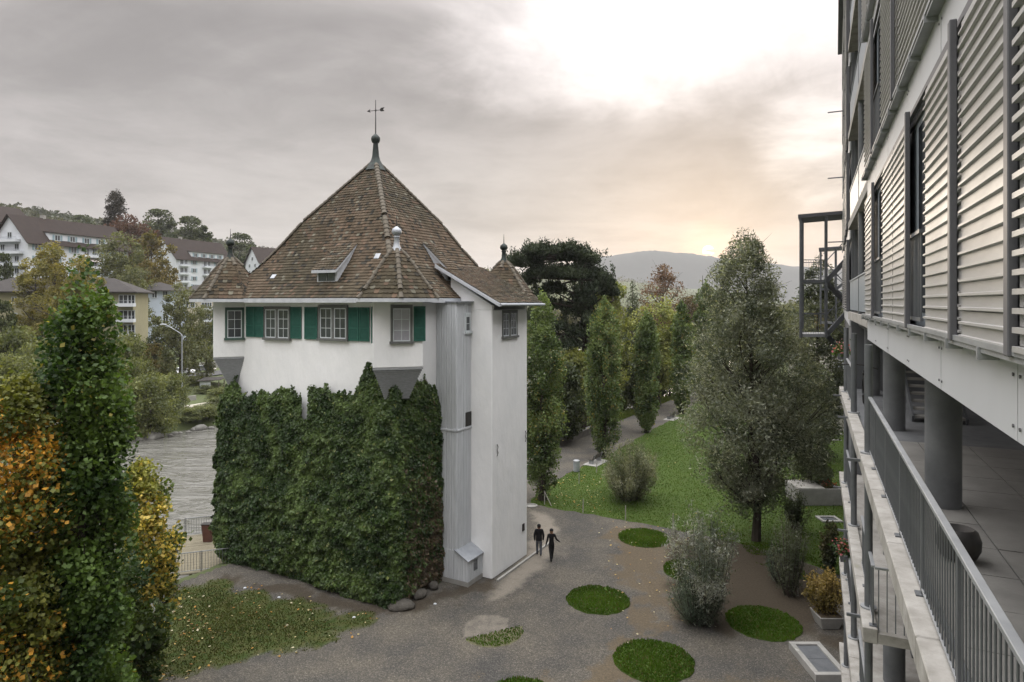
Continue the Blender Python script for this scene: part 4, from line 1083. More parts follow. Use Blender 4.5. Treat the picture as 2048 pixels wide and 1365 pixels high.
def tree(name, label, base, H, prof, n_leaf, size, colA, colB, h0=0.12, K=70, cr=0.5, seed=0, group=None, vstretch=1.0, cat='tree', mname='leaf', bark='bark', trunk_r=None, aspect=0.6, yellow=None, limbs=18, shell=0.55, lean=(0, 0), upmix=0.0, squash=1.0, hpow=1.0, gap=0.0):
    """prof(t) = crown radius in metres at relative crown height t; leaves sit in clumps carried by limbs"""
    r = np.random.default_rng(seed); base = Vector(base)
    t = thing(name, label, cat, base, group)
    hb = H * h0; hc = H - hb
    tt = r.random(K * 6) ** hpow; pr = np.array([prof(x) for x in tt]); keep = r.random(len(tt)) < pr / pr.max()
    tt = tt[keep][:K]; pr = pr[keep][:K]; k = len(tt)
    ang = r.random(k) * 2 * np.pi; rad = pr * (shell + (1 - shell) * r.random(k)) * np.sqrt(np.clip(r.random(k) * 1.25, 0, 1))
    ln = np.asarray(lean)
    C = np.stack([np.cos(ang) * rad + ln[0] * tt * hc, np.sin(ang) * rad * squash + ln[1] * tt * hc, hb + tt * hc], -1)
    w = 0.5 + r.random(k); w /= w.sum()
    ci = r.choice(k, n_leaf, p=w); sc = (cr * (0.55 + 0.8 * r.random(k)))[ci][:, None]
    g = r.normal(0, 1, (n_leaf, 3)); g /= np.maximum(1, np.linalg.norm(g, axis=1)[:, None] / 1.9); g *= np.array([0.55, 0.55, 0.5 * vstretch])
    P = C[ci] + g * sc
    # trim to an uneven envelope
    tz = np.clip((P[:, 2] - hb) / hc, 0, 1); pe = np.array([prof(x) for x in np.linspace(0, 1, 60)]); lim = np.interp(tz, np.linspace(0, 1, 60), pe)
    a2 = np.arctan2(P[:, 1], P[:, 0]); wob = 0.72 + 0.75 * fbm(np.stack([np.cos(a2) * 2 + 9, np.sin(a2) * 2 + 9, P[:, 2] * (1.6 / max(1, H / 8))], -1) + seed, 3)
    rr = np.hypot(P[:, 0] - ln[0] * tz * hc, (P[:, 1] - ln[1] * tz * hc) / squash)
    P = P[(rr < lim * wob + 0.25 * cr) & (P[:, 2] > 0.05)]
    if gap: P = P[fbm(P * (2.2 / cr) * 0.25 + seed, 2) > gap]
    tr = trunk_r or H * 0.014 + 0.03
    mb = MB(); top = Vector((ln[0] * hc * 0.9, ln[1] * hc * 0.9, hb + hc * 0.9))
    path = [Vector((0, 0, -0.1))] + [Vector((top.x * q + r.normal() * tr * 0.5, top.y * q + r.normal() * tr * 0.5, top.z * q)) for q in (0.12, 0.3, 0.5, 0.7)] + [top]
    mb.tube([p + base for p in path], [tr * 1.35, tr, tr * 0.85, tr * 0.62, tr * 0.38, tr * 0.1], 8)
    mb.build('trunk', MATS[bark], t, smooth=True)
    lb = MB(); o_ = np.argsort(-w)[:limbs]
    for i in o_:
        c = Vector(C[i]); zz = max(hb * 0.8, c.z - max(0.5, math.hypot(c.x, c.y)) * (0.9 + 0.6 * r.random())); q = min(1, zz / top.z)
        a = Vector((top.x * q, top.y * q, zz)); lr = tr * 0.42 * (1 - 0.6 * q)
        pth = limb_path(a + base, c + base, r); lb.tube(pth, [lr, lr * .75, lr * .5, lr * .18], 5)
        for _ in range(2):
            e = c + Vector((r.normal(), r.normal(), abs(r.normal()) * 0.8 * vstretch)) * cr * 0.8
            lb.tube(limb_path(pth[2], e + base, r, n=3), [lr * .4, lr * .25, lr * .1], 4)
    lb.build('branches', MATS[bark], t, kind='stuff')
    leaf_cloud('crown', P, size, colA, colB, t, mname, aspect, seed, yellow=yellow, updir=(0, 0, 1) if upmix else None, upmix=upmix)
    return t
def shape(*pts):
    xs = [p[0] for p in pts]; ys = [p[1] for p in pts]
    return lambda t: float(np.interp(t, xs, ys))
ROUND = lambda R_: (lambda t: R_ * math.sqrt(max(0.0, 1 - (2 * t - 1) ** 2)) * (1.08 - 0.16 * t) + 0.02)

# columnar tree close on the left
b = (at(166, 605, 16.2).x, 16.2, 0)
tree('columnar_tree', 'tall narrow green columnar tree standing beside the thin grass, taller than the ivy wall', b, 15.2, shape((0, .65), (.08, 1.0), (.3, 1.1), (.55, 1.1), (.75, 1.04), (.86, .88), (.92, .56), (.96, .28), (1, .06)), 66000, 0.06, (0.022, 0.05, 0.010), (0.10, 0.16, 0.034), h0=0.03, K=170, cr=0.52, seed=2, vstretch=1.5, aspect=0.75, limbs=40, shell=0.6, yellow=(0.02, (0.25, 0.22, 0.05)), squash=0.85)
# maples with autumn leaves
b = at(48, 605, 15.0); b.z = 0
tree('maple_tree', 'young maple with orange and yellow autumn leaves next to the columnar tree', (b.x - 0.2, 15.0, 0), 12.2, shape((0, .3), (.25, .75), (.55, .95), (.8, .9), (.93, .62), (1, .15)), 32000, 0.055, (0.06, 0.085, 0.018), (0.19, 0.19, 0.04), h0=0.18, K=95, cr=0.62, seed=4, aspect=0.85, yellow=(0.36, (0.55, 0.29, 0.045)), limbs=26)
tree('maple_tree', 'low green maple with few yellowing leaves growing below the orange maple', (-14.3, 17.2, 0), 9.0, shape((0, .8), (.25, 1.9), (.6, 1.9), (.85, 1.2), (1, .15)), 22000, 0.075, (0.025, 0.05, 0.012), (0.10, 0.13, 0.03), h0=0.1, K=90, cr=0.62, seed=5, aspect=0.85, yellow=(0.08, (0.33, 0.24, 0.05)), limbs=22)
tree('maple_tree', 'golden yellow maple between the columnar tree and the riverside deck', (at(285, 605, 24.5).x, 24.5, -0.6), 8.7, shape((0, .6), (.3, 1.2), (.6, 1.3), (.82, 1.0), (.95, .5), (1, .1)), 17000, 0.07, (0.07, 0.10, 0.02), (0.23, 0.23, 0.05), h0=0.14, K=80, cr=0.5, seed=6, aspect=0.85, yellow=(0.34, (0.52, 0.40, 0.09)), limbs=24)
tree('hazel_bush', 'dark green bush growing behind the columnar tree by the stone wall', (-13.6, 21.8, 0), 5.4, ROUND(1.9), 9000, 0.085, (0.02, 0.04, 0.010), (0.06, 0.085, 0.02), h0=0.05, K=50, cr=0.6, seed=7, cat='bush', aspect=0.8)
# poplars along the garden path
pop = shape((0, .3), (.06, .7), (.14, 1.05), (.28, 1.25), (.5, 1.28), (.7, 1.15), (.85, .9), (.95, .5), (1, .1))
for k, (px, py, top, w, lab) in enumerate(((1085, 1000, 588, 1.03, 'slim poplar nearest the white annex wall, with a small support stake'), (1208, 914, 600, 1.18, 'slim poplar rising behind the garden bench and litter bin'), (1293, 866, 622, .95, 'slim poplar above the grey willow shrub on the lawn edge'), (1364, 828, 604, .95, 'slim poplar partly hidden by the big silvery tree'), (1412, 800, 566, 1.25, 'slim tall poplar at the path end behind the silvery tree'))):
    g = gnd(px, py); Ht = zof(top, g.y)
    tree('poplar_tree', lab, g, Ht, lambda t, w=w: pop(t) * w * 1.3, 25000, 0.075 + 0.012 * k, (0.05, 0.08, 0.025), (0.155, 0.205, 0.075), h0=0.03, K=340, cr=0.40, seed=20 + k, group='poplars along the garden path', vstretch=2.2, aspect=0.8, limbs=22, shell=0.5, yellow=(0.06, (0.20, 0.17, 0.05)), upmix=0.3)
# big silvery tree on the lawn and its neighbours
g = gnd(1512, 1082)
tree('willow_tree', 'big silvery green willow with straight dark trunk on the lawn', g, 17.8, shape((0, 1.6), (.07, 2.7), (.2, 3.8), (.35, 4.4), (.52, 4.3), (.65, 3.5), (.78, 2.5), (.9, 1.7), (1, .45)), 98000, 0.095, (0.065, 0.08, 0.050), (0.22, 0.235, 0.175), h0=0.13, K=300, cr=0.95, seed=31, aspect=0.3, limbs=60, shell=0.5, trunk_r=0.22, yellow=(0.13, (0.36, 0.37, 0.30)), lean=(-0.045, 0), gap=0.27)
g = at(1640, 605, 58); g.z = 0
tree('willow_tree', 'silvery willow behind the steel stair tower', g, 17.8, shape((0, 1.5), (.25, 2.9), (.5, 2.9), (.75, 2.1), (.9, 1.3), (1, .3)), 22000, 0.15, (0.05, 0.062, 0.036), (0.15, 0.165, 0.11), h0=0.1, K=120, cr=0.9, seed=32, aspect=0.35, gap=0.28)
g = at(1622, 605, 47); g.z = 0
tree('willow_tree', 'lower silvery willow on the lawn between the big willow and the stair tower', g, 10.5, shape((0, 1.2), (.3, 2.1), (.6, 1.9), (.85, 1.1), (1, .2)), 14000, 0.13, (0.05, 0.062, 0.036), (0.15, 0.165, 0.11), h0=0.08, K=70, cr=0.8, seed=33, aspect=0.35, gap=0.25)
# shrubs
def shrub(name, label, g, Ht, rad, n, size, cA, cB, seed, aspect=0.22, stems=40, group=None, prof=None, airy=0.0, sparse=1.0, squash=1.0):
    """many upright stems fanning out of one foot, narrow leaves along them"""
    r = np.random.default_rng(seed); g = Vector(g); t = thing(name, label, 'shrub', g, group)
    mb = MB(); P = []
    per = max(8, n // stems)
    for k in range(stems):
        a = r.random() * 6.283; q = math.sqrt(r.random()); top = Vector((math.cos(a) * rad * q, math.sin(a) * rad * q * squash, Ht * (1 - 0.3 * q * q) * (0.55 + 0.5 * r.random())))
        foot = Vector((math.cos(a) * rad * 0.25 * q, math.sin(a) * rad * 0.25 * q, 0)); mid = foot.lerp(top, 0.5) + Vector((math.cos(a), math.sin(a), 0)) * rad * 0.10 * q
        mb.tube([foot + g, mid + g, top + g], [0.022, 0.014, 0.004], 4, cap=False)
        tt = 0.10 + 0.9 * r.random(per) ** (0.75 - 0.3 * airy); tt = np.clip(tt, 0, 1)[:, None]
        F, M_, T_ = (np.array(x[:]) for x in (foot, mid, top)); c = F * (1 - tt) ** 2 + 2 * M_ * tt * (1 - tt) + T_ * tt ** 2
        P.append(c + r.normal(0, 1, (per, 3)) * (0.05 + 0.10 * rad * (1 - 0.6 * tt)) * sparse)
    P = np.concatenate(P); P = P[P[:, 2] > 0.03]
    mb.build('stems', MATS['bark'], t)
    leaf_cloud('foliage', P, size, cA, cB, t, 'leaf', aspect, seed, updir=(0, 0, 1), upmix=0.45)
    return t
shrub('willow_shrub', 'spreading grey green willow shrub on the lawn beside the path', gnd(1258, 1000), 4.3, 2.1, 12000, 0.10, (0.075, 0.085, 0.045), (0.24, 0.24, 0.16), 41, squash=1.5, stems=70)
shrub('silver_shrub', 'big silvery leaved shrub beside the round grass islands', gnd(1406, 1243), 5.1, 1.75, 7000, 0.085, (0.07, 0.085, 0.06), (0.32, 0.325, 0.29), 42, stems=46, airy=0.8)
shrub('lavender_willow', 'dense blue green fine leaved shrub at the foot of the silvery shrub', gnd(1395, 1246), 2.5, 1.3, 12000, 0.07, (0.045, 0.065, 0.045), (0.12, 0.15, 0.11), 43, aspect=0.12, stems=90)
shrub('dark_shrub', 'tall thin dark shrub tied to stakes on the brown soil', gnd(1578, 1192), 4.3, 0.95, 4200, 0.07, (0.045, 0.055, 0.03), (0.12, 0.13, 0.085), 44, stems=34)
shrub('dark_shrub', 'low feathery blue green shrub on the brown soil before the willow trunk', gnd(1560, 1165), 2.1, 1.0, 3500, 0.06, (0.04, 0.06, 0.045), (0.10, 0.13, 0.10), 45, aspect=0.12, stems=40)
shrub('dark_shrub', 'dark shrub on the lawn beside the concrete planter', at(1590, 605, 40) - Vector((0, 0, 14)), 3.0, 0.9, 3200, 0.08, (0.03, 0.04, 0.02), (0.08, 0.095, 0.05), 46)
shrub('dark_shrub', 'low brown green shrub under the lower willow by the far lawn', gnd(1598, 905), 2.6, 1.1, 3200, 0.09, (0.045, 0.045, 0.025), (0.10, 0.10, 0.05), 47)

# the old cedar behind the tower
def cedar():
    Y = 72.0; base = Vector(((1168 - CX) / FPX * Y, Y, -0.2)); r = np.random.default_rng(50)
    t = thing('cedar_tree', 'broad dark old cedar with flat layered crown behind the poplars', 'tree', base)
    S = Y / FPX; toP = lambda px, py, dy=0: Vector(((px - CX) / FPX * Y, Y + dy, zof(py, Y)))
    pads = [(1050, 520, 42, 20), (1085, 500, 34, 14), (1070, 505, 26, 14), (1120, 505, 44, 18), (1150, 515, 42, 18), (1175, 520, 30, 18), (1185, 545, 34, 20), (1205, 565, 24, 22), (1135, 545, 50, 22), (1090, 545, 44, 20), (1050, 560, 34, 16), (1105, 575, 40, 18), (1080, 600, 34, 16), (1120, 610, 36, 16), (1150, 625, 38, 20), (1165, 600, 26, 26), (1180, 575, 30, 18), (1025, 515, 20, 9), (1110, 645, 30, 14), (1160, 660, 30, 14), (1130, 690, 26, 14), (1175, 640, 24, 20), (1090, 665, 26, 12), (1065, 630, 24, 12), (1145, 720, 22, 14), (1218, 580, 14, 14), (1140, 500, 30, 12), (1100, 690, 24, 14), (1120, 760, 30, 30), (1095, 790, 26, 30), (1140, 790, 26, 26)]
    mb = MB(); lb = MB()
    tp = [toP(1168, 860), toP(1170, 760), toP(1172, 690), toP(1176, 620), toP(1160, 560), toP(1130, 520)]
    mb.tube(tp, [0.55, 0.5, 0.45, 0.38, 0.28, 0.12], 9).build('trunk', MATS['bark'], t, smooth=True)
    P = []
    for k, (px, py, wx, hy) in enumerate(pads):
        for j in range(3):
            dy = r.uniform(-4.5, 4.5) * (1 - 0.0); c = toP(px + r.uniform(-8, 8), py + r.uniform(-5, 5), dy)
            rx, rz = wx * S * 0.85, hy * S * 0.78; n = int(620 * (wx * hy) / 600) + 160
            g = r.normal(0, 1, (n, 3)); g /= np.maximum(1, np.linalg.norm(g, axis=1)[:, None] / 1.6)
            q = g * np.array([rx * .62, rx * .62, rz * .42]); q[:, 2] -= 0.18 * rz * (np.hypot(q[:, 0], q[:, 1]) / rx) ** 2
            cell = vnoise((q + np.array(c[:])) * 1.25 + k); q = q[cell > (0.34 if py < 550 else 0.47)]
            P.append(q + np.array(c[:]))
            for _ in range(7):
                tuft = c + Vector((r.normal() * rx * .55, r.normal() * rx * .55, rz * (.25 + .35 * r.random()))); P.append(np.array(tuft[:]) + r.normal(0, 1, (26, 3)) * np.array([.16, .16, .3]))
            i = min(range(len(tp)), key=lambda i: (tp[i] - c).length + max(0, tp[i].z - c.z) * 2); a = tp[i]
            lb.tube(limb_path(a, c, r, 0.3, 5), [0.16, 0.12, 0.09, 0.06, 0.03], 5)
    lb.build('branches', MATS['bark'], t)
    P = np.concatenate(P) - np.array(base[:])
    leaf_cloud('crown', P, 0.19, (0.016, 0.025, 0.013), (0.046, 0.060, 0.030), t, 'needle', 0.32, 51, updir=(0, 0, 1), upmix=0.5)
cedar()

# trees along the near bank and beyond it, seen between the poplars
YG, OL, RD, DK = ((0.11, 0.13, 0.035), (0.27, 0.28, 0.09)), ((0.065, 0.08, 0.028), (0.16, 0.175, 0.06)), ((0.10, 0.06, 0.045), (0.21, 0.13, 0.095)), ((0.026, 0.038, 0.016), (0.075, 0.09, 0.036))
def bg(name, lab, px, Y, top, rad, pal, n, size, seed, zb=None, h0=0.14, prof=None, group=None, gap=0.0, cr=None, yellow=None, mname='leaf', K=60, aspect=0.7, cat='tree', limbs=22):
    x = (px - CX) / FPX * Y; zb = ztop(x, Y) if zb is None else zb
    H = zof(top, Y) - zb
    return tree(name, lab, (x, Y, zb), H, prof or ROUND(rad), n, size, pal[0], pal[1], h0=h0, K=K, cr=cr or rad * 0.36, seed=seed, group=group, gap=gap, yellow=yellow, mname=mname, aspect=aspect, cat=cat, limbs=limbs)
NB = 'trees on the near river bank'
bg('riverside_tree', 'loose yellow green tree just right of the cedar on the river bank', 1215, 76, 560, 3.4, YG, 12000, 0.15, 61, group=NB, gap=0.36, h0=0.2)
bg('riverside_tree', 'pale yellow green tree between cedar trunk and first poplars', 1150, 68, 690, 2.9, YG, 9000, 0.14, 62, group=NB, gap=0.34)
bg('riverside_tree', 'round yellow green tree behind the poplar above the willow shrub', 1318, 88, 588, 3.7, YG, 12000, 0.16, 63, group=NB, gap=0.3)
bg('riverside_tree', 'airy reddish brown tree nearly bare behind the poplars', 1325, 118, 528, 5.0, RD, 7500, 0.17, 64, group=NB, gap=0.42, limbs=60, K=90, cr=1.3)
bg('riverside_tree', 'dark brownish green tree below the round yellow green tree', 1268, 84, 655, 3.0, DK, 9000, 0.15, 65, group=NB, gap=0.3)
bg('riverside_tree', 'dark tree with drooping crown behind the annex eave and first poplar', 1120, 64, 720, 2.8, DK, 10000, 0.14, 66, group=NB, gap=0.25, h0=0.05)
bg('riverside_tree', 'reddish brown tree behind the farthest poplars', 1390, 106, 590, 4.4, ((0.06, 0.045, 0.03), (0.13, 0.095, 0.06)), 11000, 0.18, 67, group=NB, gap=0.3)
bg('riverside_tree', 'dark leafy tree on the bank left of the third poplar', 1248, 92, 700, 3.0, OL, 8000, 0.16, 68, group=NB, gap=0.3)
bg('riverside_tree', 'dull green tree on the bank between third and fourth poplars', 1340, 96, 690, 2.8, OL, 8000, 0.16, 69, group=NB, gap=0.36)
CON = shape((0, 2.6), (.1, 3.2), (.35, 2.5), (.6, 1.7), (.85, .7), (1, .06))
bg('spruce_tree', 'small dark spruce tip beside the airy reddish tree', 1405, 130, 530, 3.4, DK, 9000, 0.22, 70, prof=lambda t: CON(t) * 1.25, mname='needle', aspect=0.35, K=90, cr=1.0)
bg('spruce_tree', 'dark spruce tip next to the big silvery willow crown', 1446, 128, 533, 3.4, DK, 9000, 0.22, 71, prof=lambda t: CON(t) * 1.25, mname='needle', aspect=0.35, K=90, cr=1.0)
bg('spruce_tree', 'dark narrow spruce between the cedar and the reddish tree', 1265, 112, 548, 2.4, DK, 8000, 0.2, 72, prof=lambda t: CON(t) * .8, mname='needle', aspect=0.35, K=80, cr=0.9, gap=0.3)

for k in range(15):
    m_ = 50 + k * 6.5; n_ = -33.6 - (k % 3) * 0.9; x_, y_ = xy(n_, m_)
    if k % 4 == 0: pal_ = YG
    else: pal_ = (OL, DK, OL)[k % 3]
    bg('bank_thicket', ('yellow green' if k % 4 == 0 else ('olive green', 'dark green', 'olive green')[k % 3]) + ' thicket on the near bank below the cedar and riverside trees', CX + FPX * x_ / y_, y_, HY - (2.6 + (k * 7 % 4) - CAMH) * FPX / y_, 2.6, pal_, 3800, 0.15, 200 + k, h0=0.02, cr=1.0, K=40, cat='bush', group='thicket along the near bank', gap=0.3, limbs=10)
# copies of a few kinds along the far bank and on the hillside (they share their meshes)
PROTO = {}
def proto(kind, src): PROTO[kind] = src
def hillside(kind, name, lab, px, Y, top, wpx, group, rot=0, zb=None, cat='tree'):
    """a copy of one of the model trees, scaled to its place"""
    x = (px - CX) / FPX * Y; zb = (ztop(x, Y) - 0.3) if zb is None else zb
    H = max(2.0, zof(top, Y) - zb); w = wpx * Y / FPX / 2
    src, sH, sR = PROTO[kind]
    c = copy_tree(src); c.name = name; c.location = (x, Y, zb); c.rotation_euler = (0, 0, rot); c.scale = (w / sR, w / sR, H / sH)
    tag(c, lab, cat, group); return c
def mk(kind, name, lab, px, Y, top, rad, pal, n, size, seed, **k):
    t = bg(name, lab, px, Y, top, rad, pal, n, size, seed, **k); x = (px - CX) / FPX * Y
    PROTO[kind] = (t, zof(top, Y) - t.location.z, rad); return t
HS = 'trees on the hillside across the river'; FB = 'bushes and trees on the far river bank'
mk('oak', 'broadleaf_tree', 'round dark tree against the sky above the second apartment block, right one of a pair', 383, 255, 432, 9.5, DK, 11000, 0.42, 81, group=HS, gap=0.33, K=80, cr=2.3)
mk('gold', 'broadleaf_tree', 'big round golden brown tree left of the second apartment block', 302, 175, 466, 7.2, ((0.085, 0.075, 0.022), (0.20, 0.15, 0.04)), 9000, 0.3, 82, group=HS, K=80, cr=1.5, h0=0.05)
mk('willow', 'broadleaf_tree', 'big dull green drooping tree right of the first apartment block', 240, 150, 462, 7.2, ((0.075, 0.085, 0.04), (0.15, 0.155, 0.075)), 10000, 0.25, 83, group=HS, K=80, cr=1.5, h0=0.05)
mk('yellow', 'broadleaf_tree', 'tall loose yellow green tree before the first apartment block', 110, 108, 480, 4.4, ((0.12, 0.115, 0.03), (0.25, 0.21, 0.06)), 13000, 0.17, 84, group=HS, gap=0.18, K=60, cr=1.2, h0=0.05)
mk('bushy', 'bank_bush', 'dull green leafy bush hanging over the riverside stones', 300, 80, 745, 3.6, OL, 9000, 0.14, 85, group=FB, K=60, cr=1.2, h0=0.03, cat='bush')
bg('sequoia_tree', 'very tall narrow dark conifer on the skyline above the apartment blocks', 231, 232, 387, 3.2, ((0.02, 0.018, 0.012), (0.05, 0.042, 0.028)), 15000, 0.34, 86, prof=shape((0, 5.2), (.3, 4.8), (.6, 4.0), (.72, 3.2), (.85, 3.9), (.95, 3.0), (1, 1.2)), mname='needle', K=170, cr=1.5, aspect=0.4)
bg('broadleaf_tree', 'dark red leaved tree at the foot of the tall conifer', 255, 222, 428, 10.5, ((0.05, 0.022, 0.016), (0.10, 0.045, 0.03)), 8000, 0.36, 87, group=HS, K=70, cr=2.2)
H_ = lambda *a, **k: hillside(*a, **k)
H_('oak', 'broadleaf_tree', 'dark tree against the sky, left one of a pair above the roofs', 317, 262, 418, 92, HS, 1.0)
H_('oak', 'broadleaf_tree', 'dark round tree on the skyline just left of the tower turret finial', 480, 300, 466, 76, HS, 2.0)
H_('oak', 'broadleaf_tree', 'low dark tree on the skyline over the first apartment roof', 165, 330, 430, 80, HS, 0.6)
H_('yellow', 'broadleaf_tree', 'small yellow tree at the corner of the first apartment block', 70, 112, 512, 100, HS, 1.4)
H_('yellow', 'broadleaf_tree', 'yellow green tree close to the yellow house wall', 160, 104, 505, 96, HS, 2.2)
H_('willow', 'broadleaf_tree', 'grey green tree filling the slope between the golden tree and the blue white house', 262, 140, 528, 80, HS, 0.8)
H_('gold', 'broadleaf_tree', 'olive brown tree beside the golden tree above the blue white house', 325, 168, 520, 70, HS, 2.5)
H_('willow', 'spreading_tree', 'loose spreading olive tree before the beige flats left of the tower', 360, 110, 566, 118, HS, 1.9)
H_('willow', 'spreading_tree', 'olive tree with low crown right beside the left tower bay', 412, 118, 608, 70, HS, 0.3)
H_('oak', 'broadleaf_tree', 'dark round bush behind the street lamp', 322, 122, 655, 84, HS, 0.5)
H_('gold', 'broadleaf_tree', 'small brownish pink bush below the street lamp', 310, 112, 686, 76, HS, 1.5)
H_('oak', 'broadleaf_tree', 'grey leafless looking tree at the gable of the first apartment block', 8, 120, 505, 46, HS, 1.1)
H_('oak', 'broadleaf_tree', 'dark brown tree left of the yellow house windows', 4, 92, 600, 60, HS, 2.1)
gr = [('bright green bush below the yellow house', 30, 92, 650, 130), ('bright green hedge-like bush beside the columnar tree', 105, 88, 668, 120), ('pale green bush below the balcony house', 255, 100, 662, 90), ('green bush on the bank left of the columnar tree', 20, 78, 705, 120), ('leafy bush on the bank behind the columnar tree', 205, 84, 700, 110), ('grey green bush over the bank left of the riverside stones', 265, 84, 715, 90), ('brown green bush on the bank under the small allotments', 345, 90, 745, 80), ('low bush on the bank just left of the ivy wall', 405, 88, 815, 70), ('low bush on the bank above the pale stones', 375, 86, 820, 60), ('low bush on the bank against the ivy edge', 440, 92, 805, 60), ('green garden bush beside the white cars', 395, 118, 752, 60), ('green allotment bush by the small roof', 425, 108, 772, 60), ('dark bank bush hanging to the water behind the columnar tree', 290, 81, 790, 70), ('green bush by the blue barrel', 310, 102, 748, 60), ('bush at the water edge by the columnar tree', 250, 79, 800, 60), ('dark hedge bush before the allotments', 440, 98, 775, 56), ('low green bush by the retaining wall', 300, 132, 708, 70)]
for k, (lab, px, Y, top, w) in enumerate(gr): H_('bushy', 'bank_bush', lab, px, Y, top, w, FB, k * 1.3, cat='bush')
# belt of trees along the far bank further downstream
for k in range(16):
    m_ = 95 + k * 17; n_ = -88 - (k % 3) * 7; x, y = xy(n_, m_)
    H0 = 11 + (k * 7 % 5) * 1.6; px = CX + FPX * x / y; top = HY - (H0 - 1 - CAMH) * FPX / y
    hillside(('oak', 'willow', 'gold', 'bushy')[k % 4], 'far_bank_tree', ('dark green', 'dull olive', 'golden brown', 'low bushy green')[k % 4] + ' tree in the belt along the far river bank downstream', px, y, top, 9.5 * FPX / y, 'tree belt along the far bank downstream', k)
for k in range(14):
    m_ = 118 + k * 15; n_ = -24 - (k % 3) * 6; x, y = xy(n_, m_)
    H0 = 11 + (k * 5 % 6) * 1.0; px = CX + FPX * x / y; top = HY - (H0 - CAMH) * FPX / y
    hillside(('willow', 'oak', 'gold', 'willow')[k % 4], 'far_garden_tree', ('olive', 'dark green', 'golden brown', 'olive')[k % 4] + ' tree in the belt beyond the garden path end', px, y, top, 8.5 * FPX / y, 'tree belt beyond the garden', k, zb=-0.2)

# wooded ridge and the far hill
mat('forest_floor', (0.028, 0.032, 0.028), (0.038, 0.042, 0.036), scale=0.05, rough=1)
def forest():
    r = np.random.default_rng(90); n = 52000
    Y = 330 + 620 * r.random(n); px = r.uniform(-40, 620, n); X = (px - CX) / FPX * Y
    Z = height(X, Y); ok_ = (height(X, Y) > 40) ; X, Y, Z = X[ok_], Y[ok_], Z[ok_]
    tid = np.floor(X / 7), np.floor(Y / 7)
    cell = vnoise(np.stack([X / 6, Y / 6, X * 0], -1))
    P = np.stack([X, Y, Z + 2 + 9 * cell * r.random(len(X)) ** 0.4], -1)
    Y2 = 105 + 300 * r.random(26000); X2 = (r.uniform(-900, -70, 26000) - CX) / FPX * Y2; n2, m2 = nm(X2, Y2); k2 = (n2 < -128) | ((n2 < -84) & (n2 > -104)); X2, Y2 = X2[k2], Y2[k2]
    P = np.concatenate([P, np.stack([X2, Y2, height(X2, Y2) + 10 * vnoise(np.stack([X2 / 6, Y2 / 6, X2 * 0], -1)) * r.random(len(X2)) ** 0.5], -1)])
    o = leaf_cloud('forest', P, 1.5, (0.028, 0.036, 0.016), (0.07, 0.07, 0.032), None, 'leaf', 0.8, 91, spread=0.05)
    tag(o, 'dense wooded ridge on the skyline behind the apartment blocks', 'forest', kind='stuff')
forest()
def far_plain():
    r = np.random.default_rng(95); n = 60000
    Y = 260 + 1500 * r.random(n) ** 1.5; px = r.uniform(880, 2050, n); X = (px - CX) / FPX * Y
    nn_, mm_ = nm(X, Y); ok_ = (nn_ > -30) | (nn_ < -86); X, Y = X[ok_], Y[ok_]
    cell = vnoise(np.stack([X / 9, Y / 14, X * 0], -1))
    P = np.stack([X, Y, height(X, Y) + 12 * cell * r.random(len(X)) ** 0.5], -1)
    o = leaf_cloud('woods', P, 1.6, (0.045, 0.05, 0.025), (0.12, 0.11, 0.05), None, 'leaf', 0.8, 96, spread=0.04)
    tag(o, 'distant autumn woods on the valley floor below the far hill', 'woods', kind='stuff')
far_plain()
def far_hill():
    nx_, ny_ = 220, 40; X = np.linspace(-900, 3600, nx_); Yv = np.linspace(2300, 4300, ny_); XX, YY_ = np.meshgrid(X, Yv)
    prof_px = CX + FPX * XX / 3000.0
    crest = np.interp(prof_px, [600, 900, 1100, 1190, 1240, 1300, 1380, 1440, 1560, 1700, 2000, 2500], [588, 570, 540, 514, 508, 500, 507, 517, 530, 540, 560, 590])
    H = (HY - crest) * 3000 / FPX + 14
    e = np.exp(-((YY_ - 3000) / 420.0) ** 2)
    Z = H * e + (fbm(np.stack([XX * 0.02, YY_ * 0.02, XX * 0], -1).reshape(-1, 3), 3).reshape(XX.shape) - 0.5) * 14 * e + (fbm(np.stack([XX * 0.09, YY_ * 0.05, XX * 0 + 3], -1).reshape(-1, 3), 2).reshape(XX.shape) - 0.5) * 9 * e - 3
    ix = np.arange(XX.size).reshape(XX.shape)
    f = np.stack([ix[:-1, :-1], ix[:-1, 1:], ix[1:, 1:], ix[1:, :-1]], -1).reshape(-1, 4)
    o = link('far_hill', np_mesh('far_hill', np.stack([XX, YY_, Z], -1).reshape(-1, 3), f, True), MATS['forest_floor']); tag(o, kind='structure')
far_hill()
# ================================================================== houses across the river
mat('paint_white', (0.66, 0.69, 0.73), (0.58, 0.61, 0.65), scale=0.4, rough=0.9, bump=0.1)
mat('paint_blue', (0.50, 0.56, 0.64), (0.44, 0.50, 0.58), scale=0.4, rough=0.9)
mat('paint_yellow', (0.33, 0.31, 0.20), (0.28, 0.265, 0.17), scale=0.4, rough=0.9)
mat('paint_beige', (0.50, 0.46, 0.36), (0.44, 0.40, 0.31), scale=0.4, rough=0.9)
mat('roof_dark', (0.034, 0.024, 0.02), (0.025, 0.018, 0.016), (0.042, 0.031, 0.025), scale=0.8, rough=0.9, bump=0.6, bscale=8)
mat('roof_grey', (0.045, 0.04, 0.038), (0.034, 0.031, 0.03), scale=0.8, rough=0.9)
mat('blue_shutter', (0.28, 0.38, 0.43), (0.22, 0.32, 0.37), scale=2, rough=0.7)
mat('awning', (0.55, 0.5, 0.5), (0.5, 0.42, 0.42), scale=2, rough=0.8)
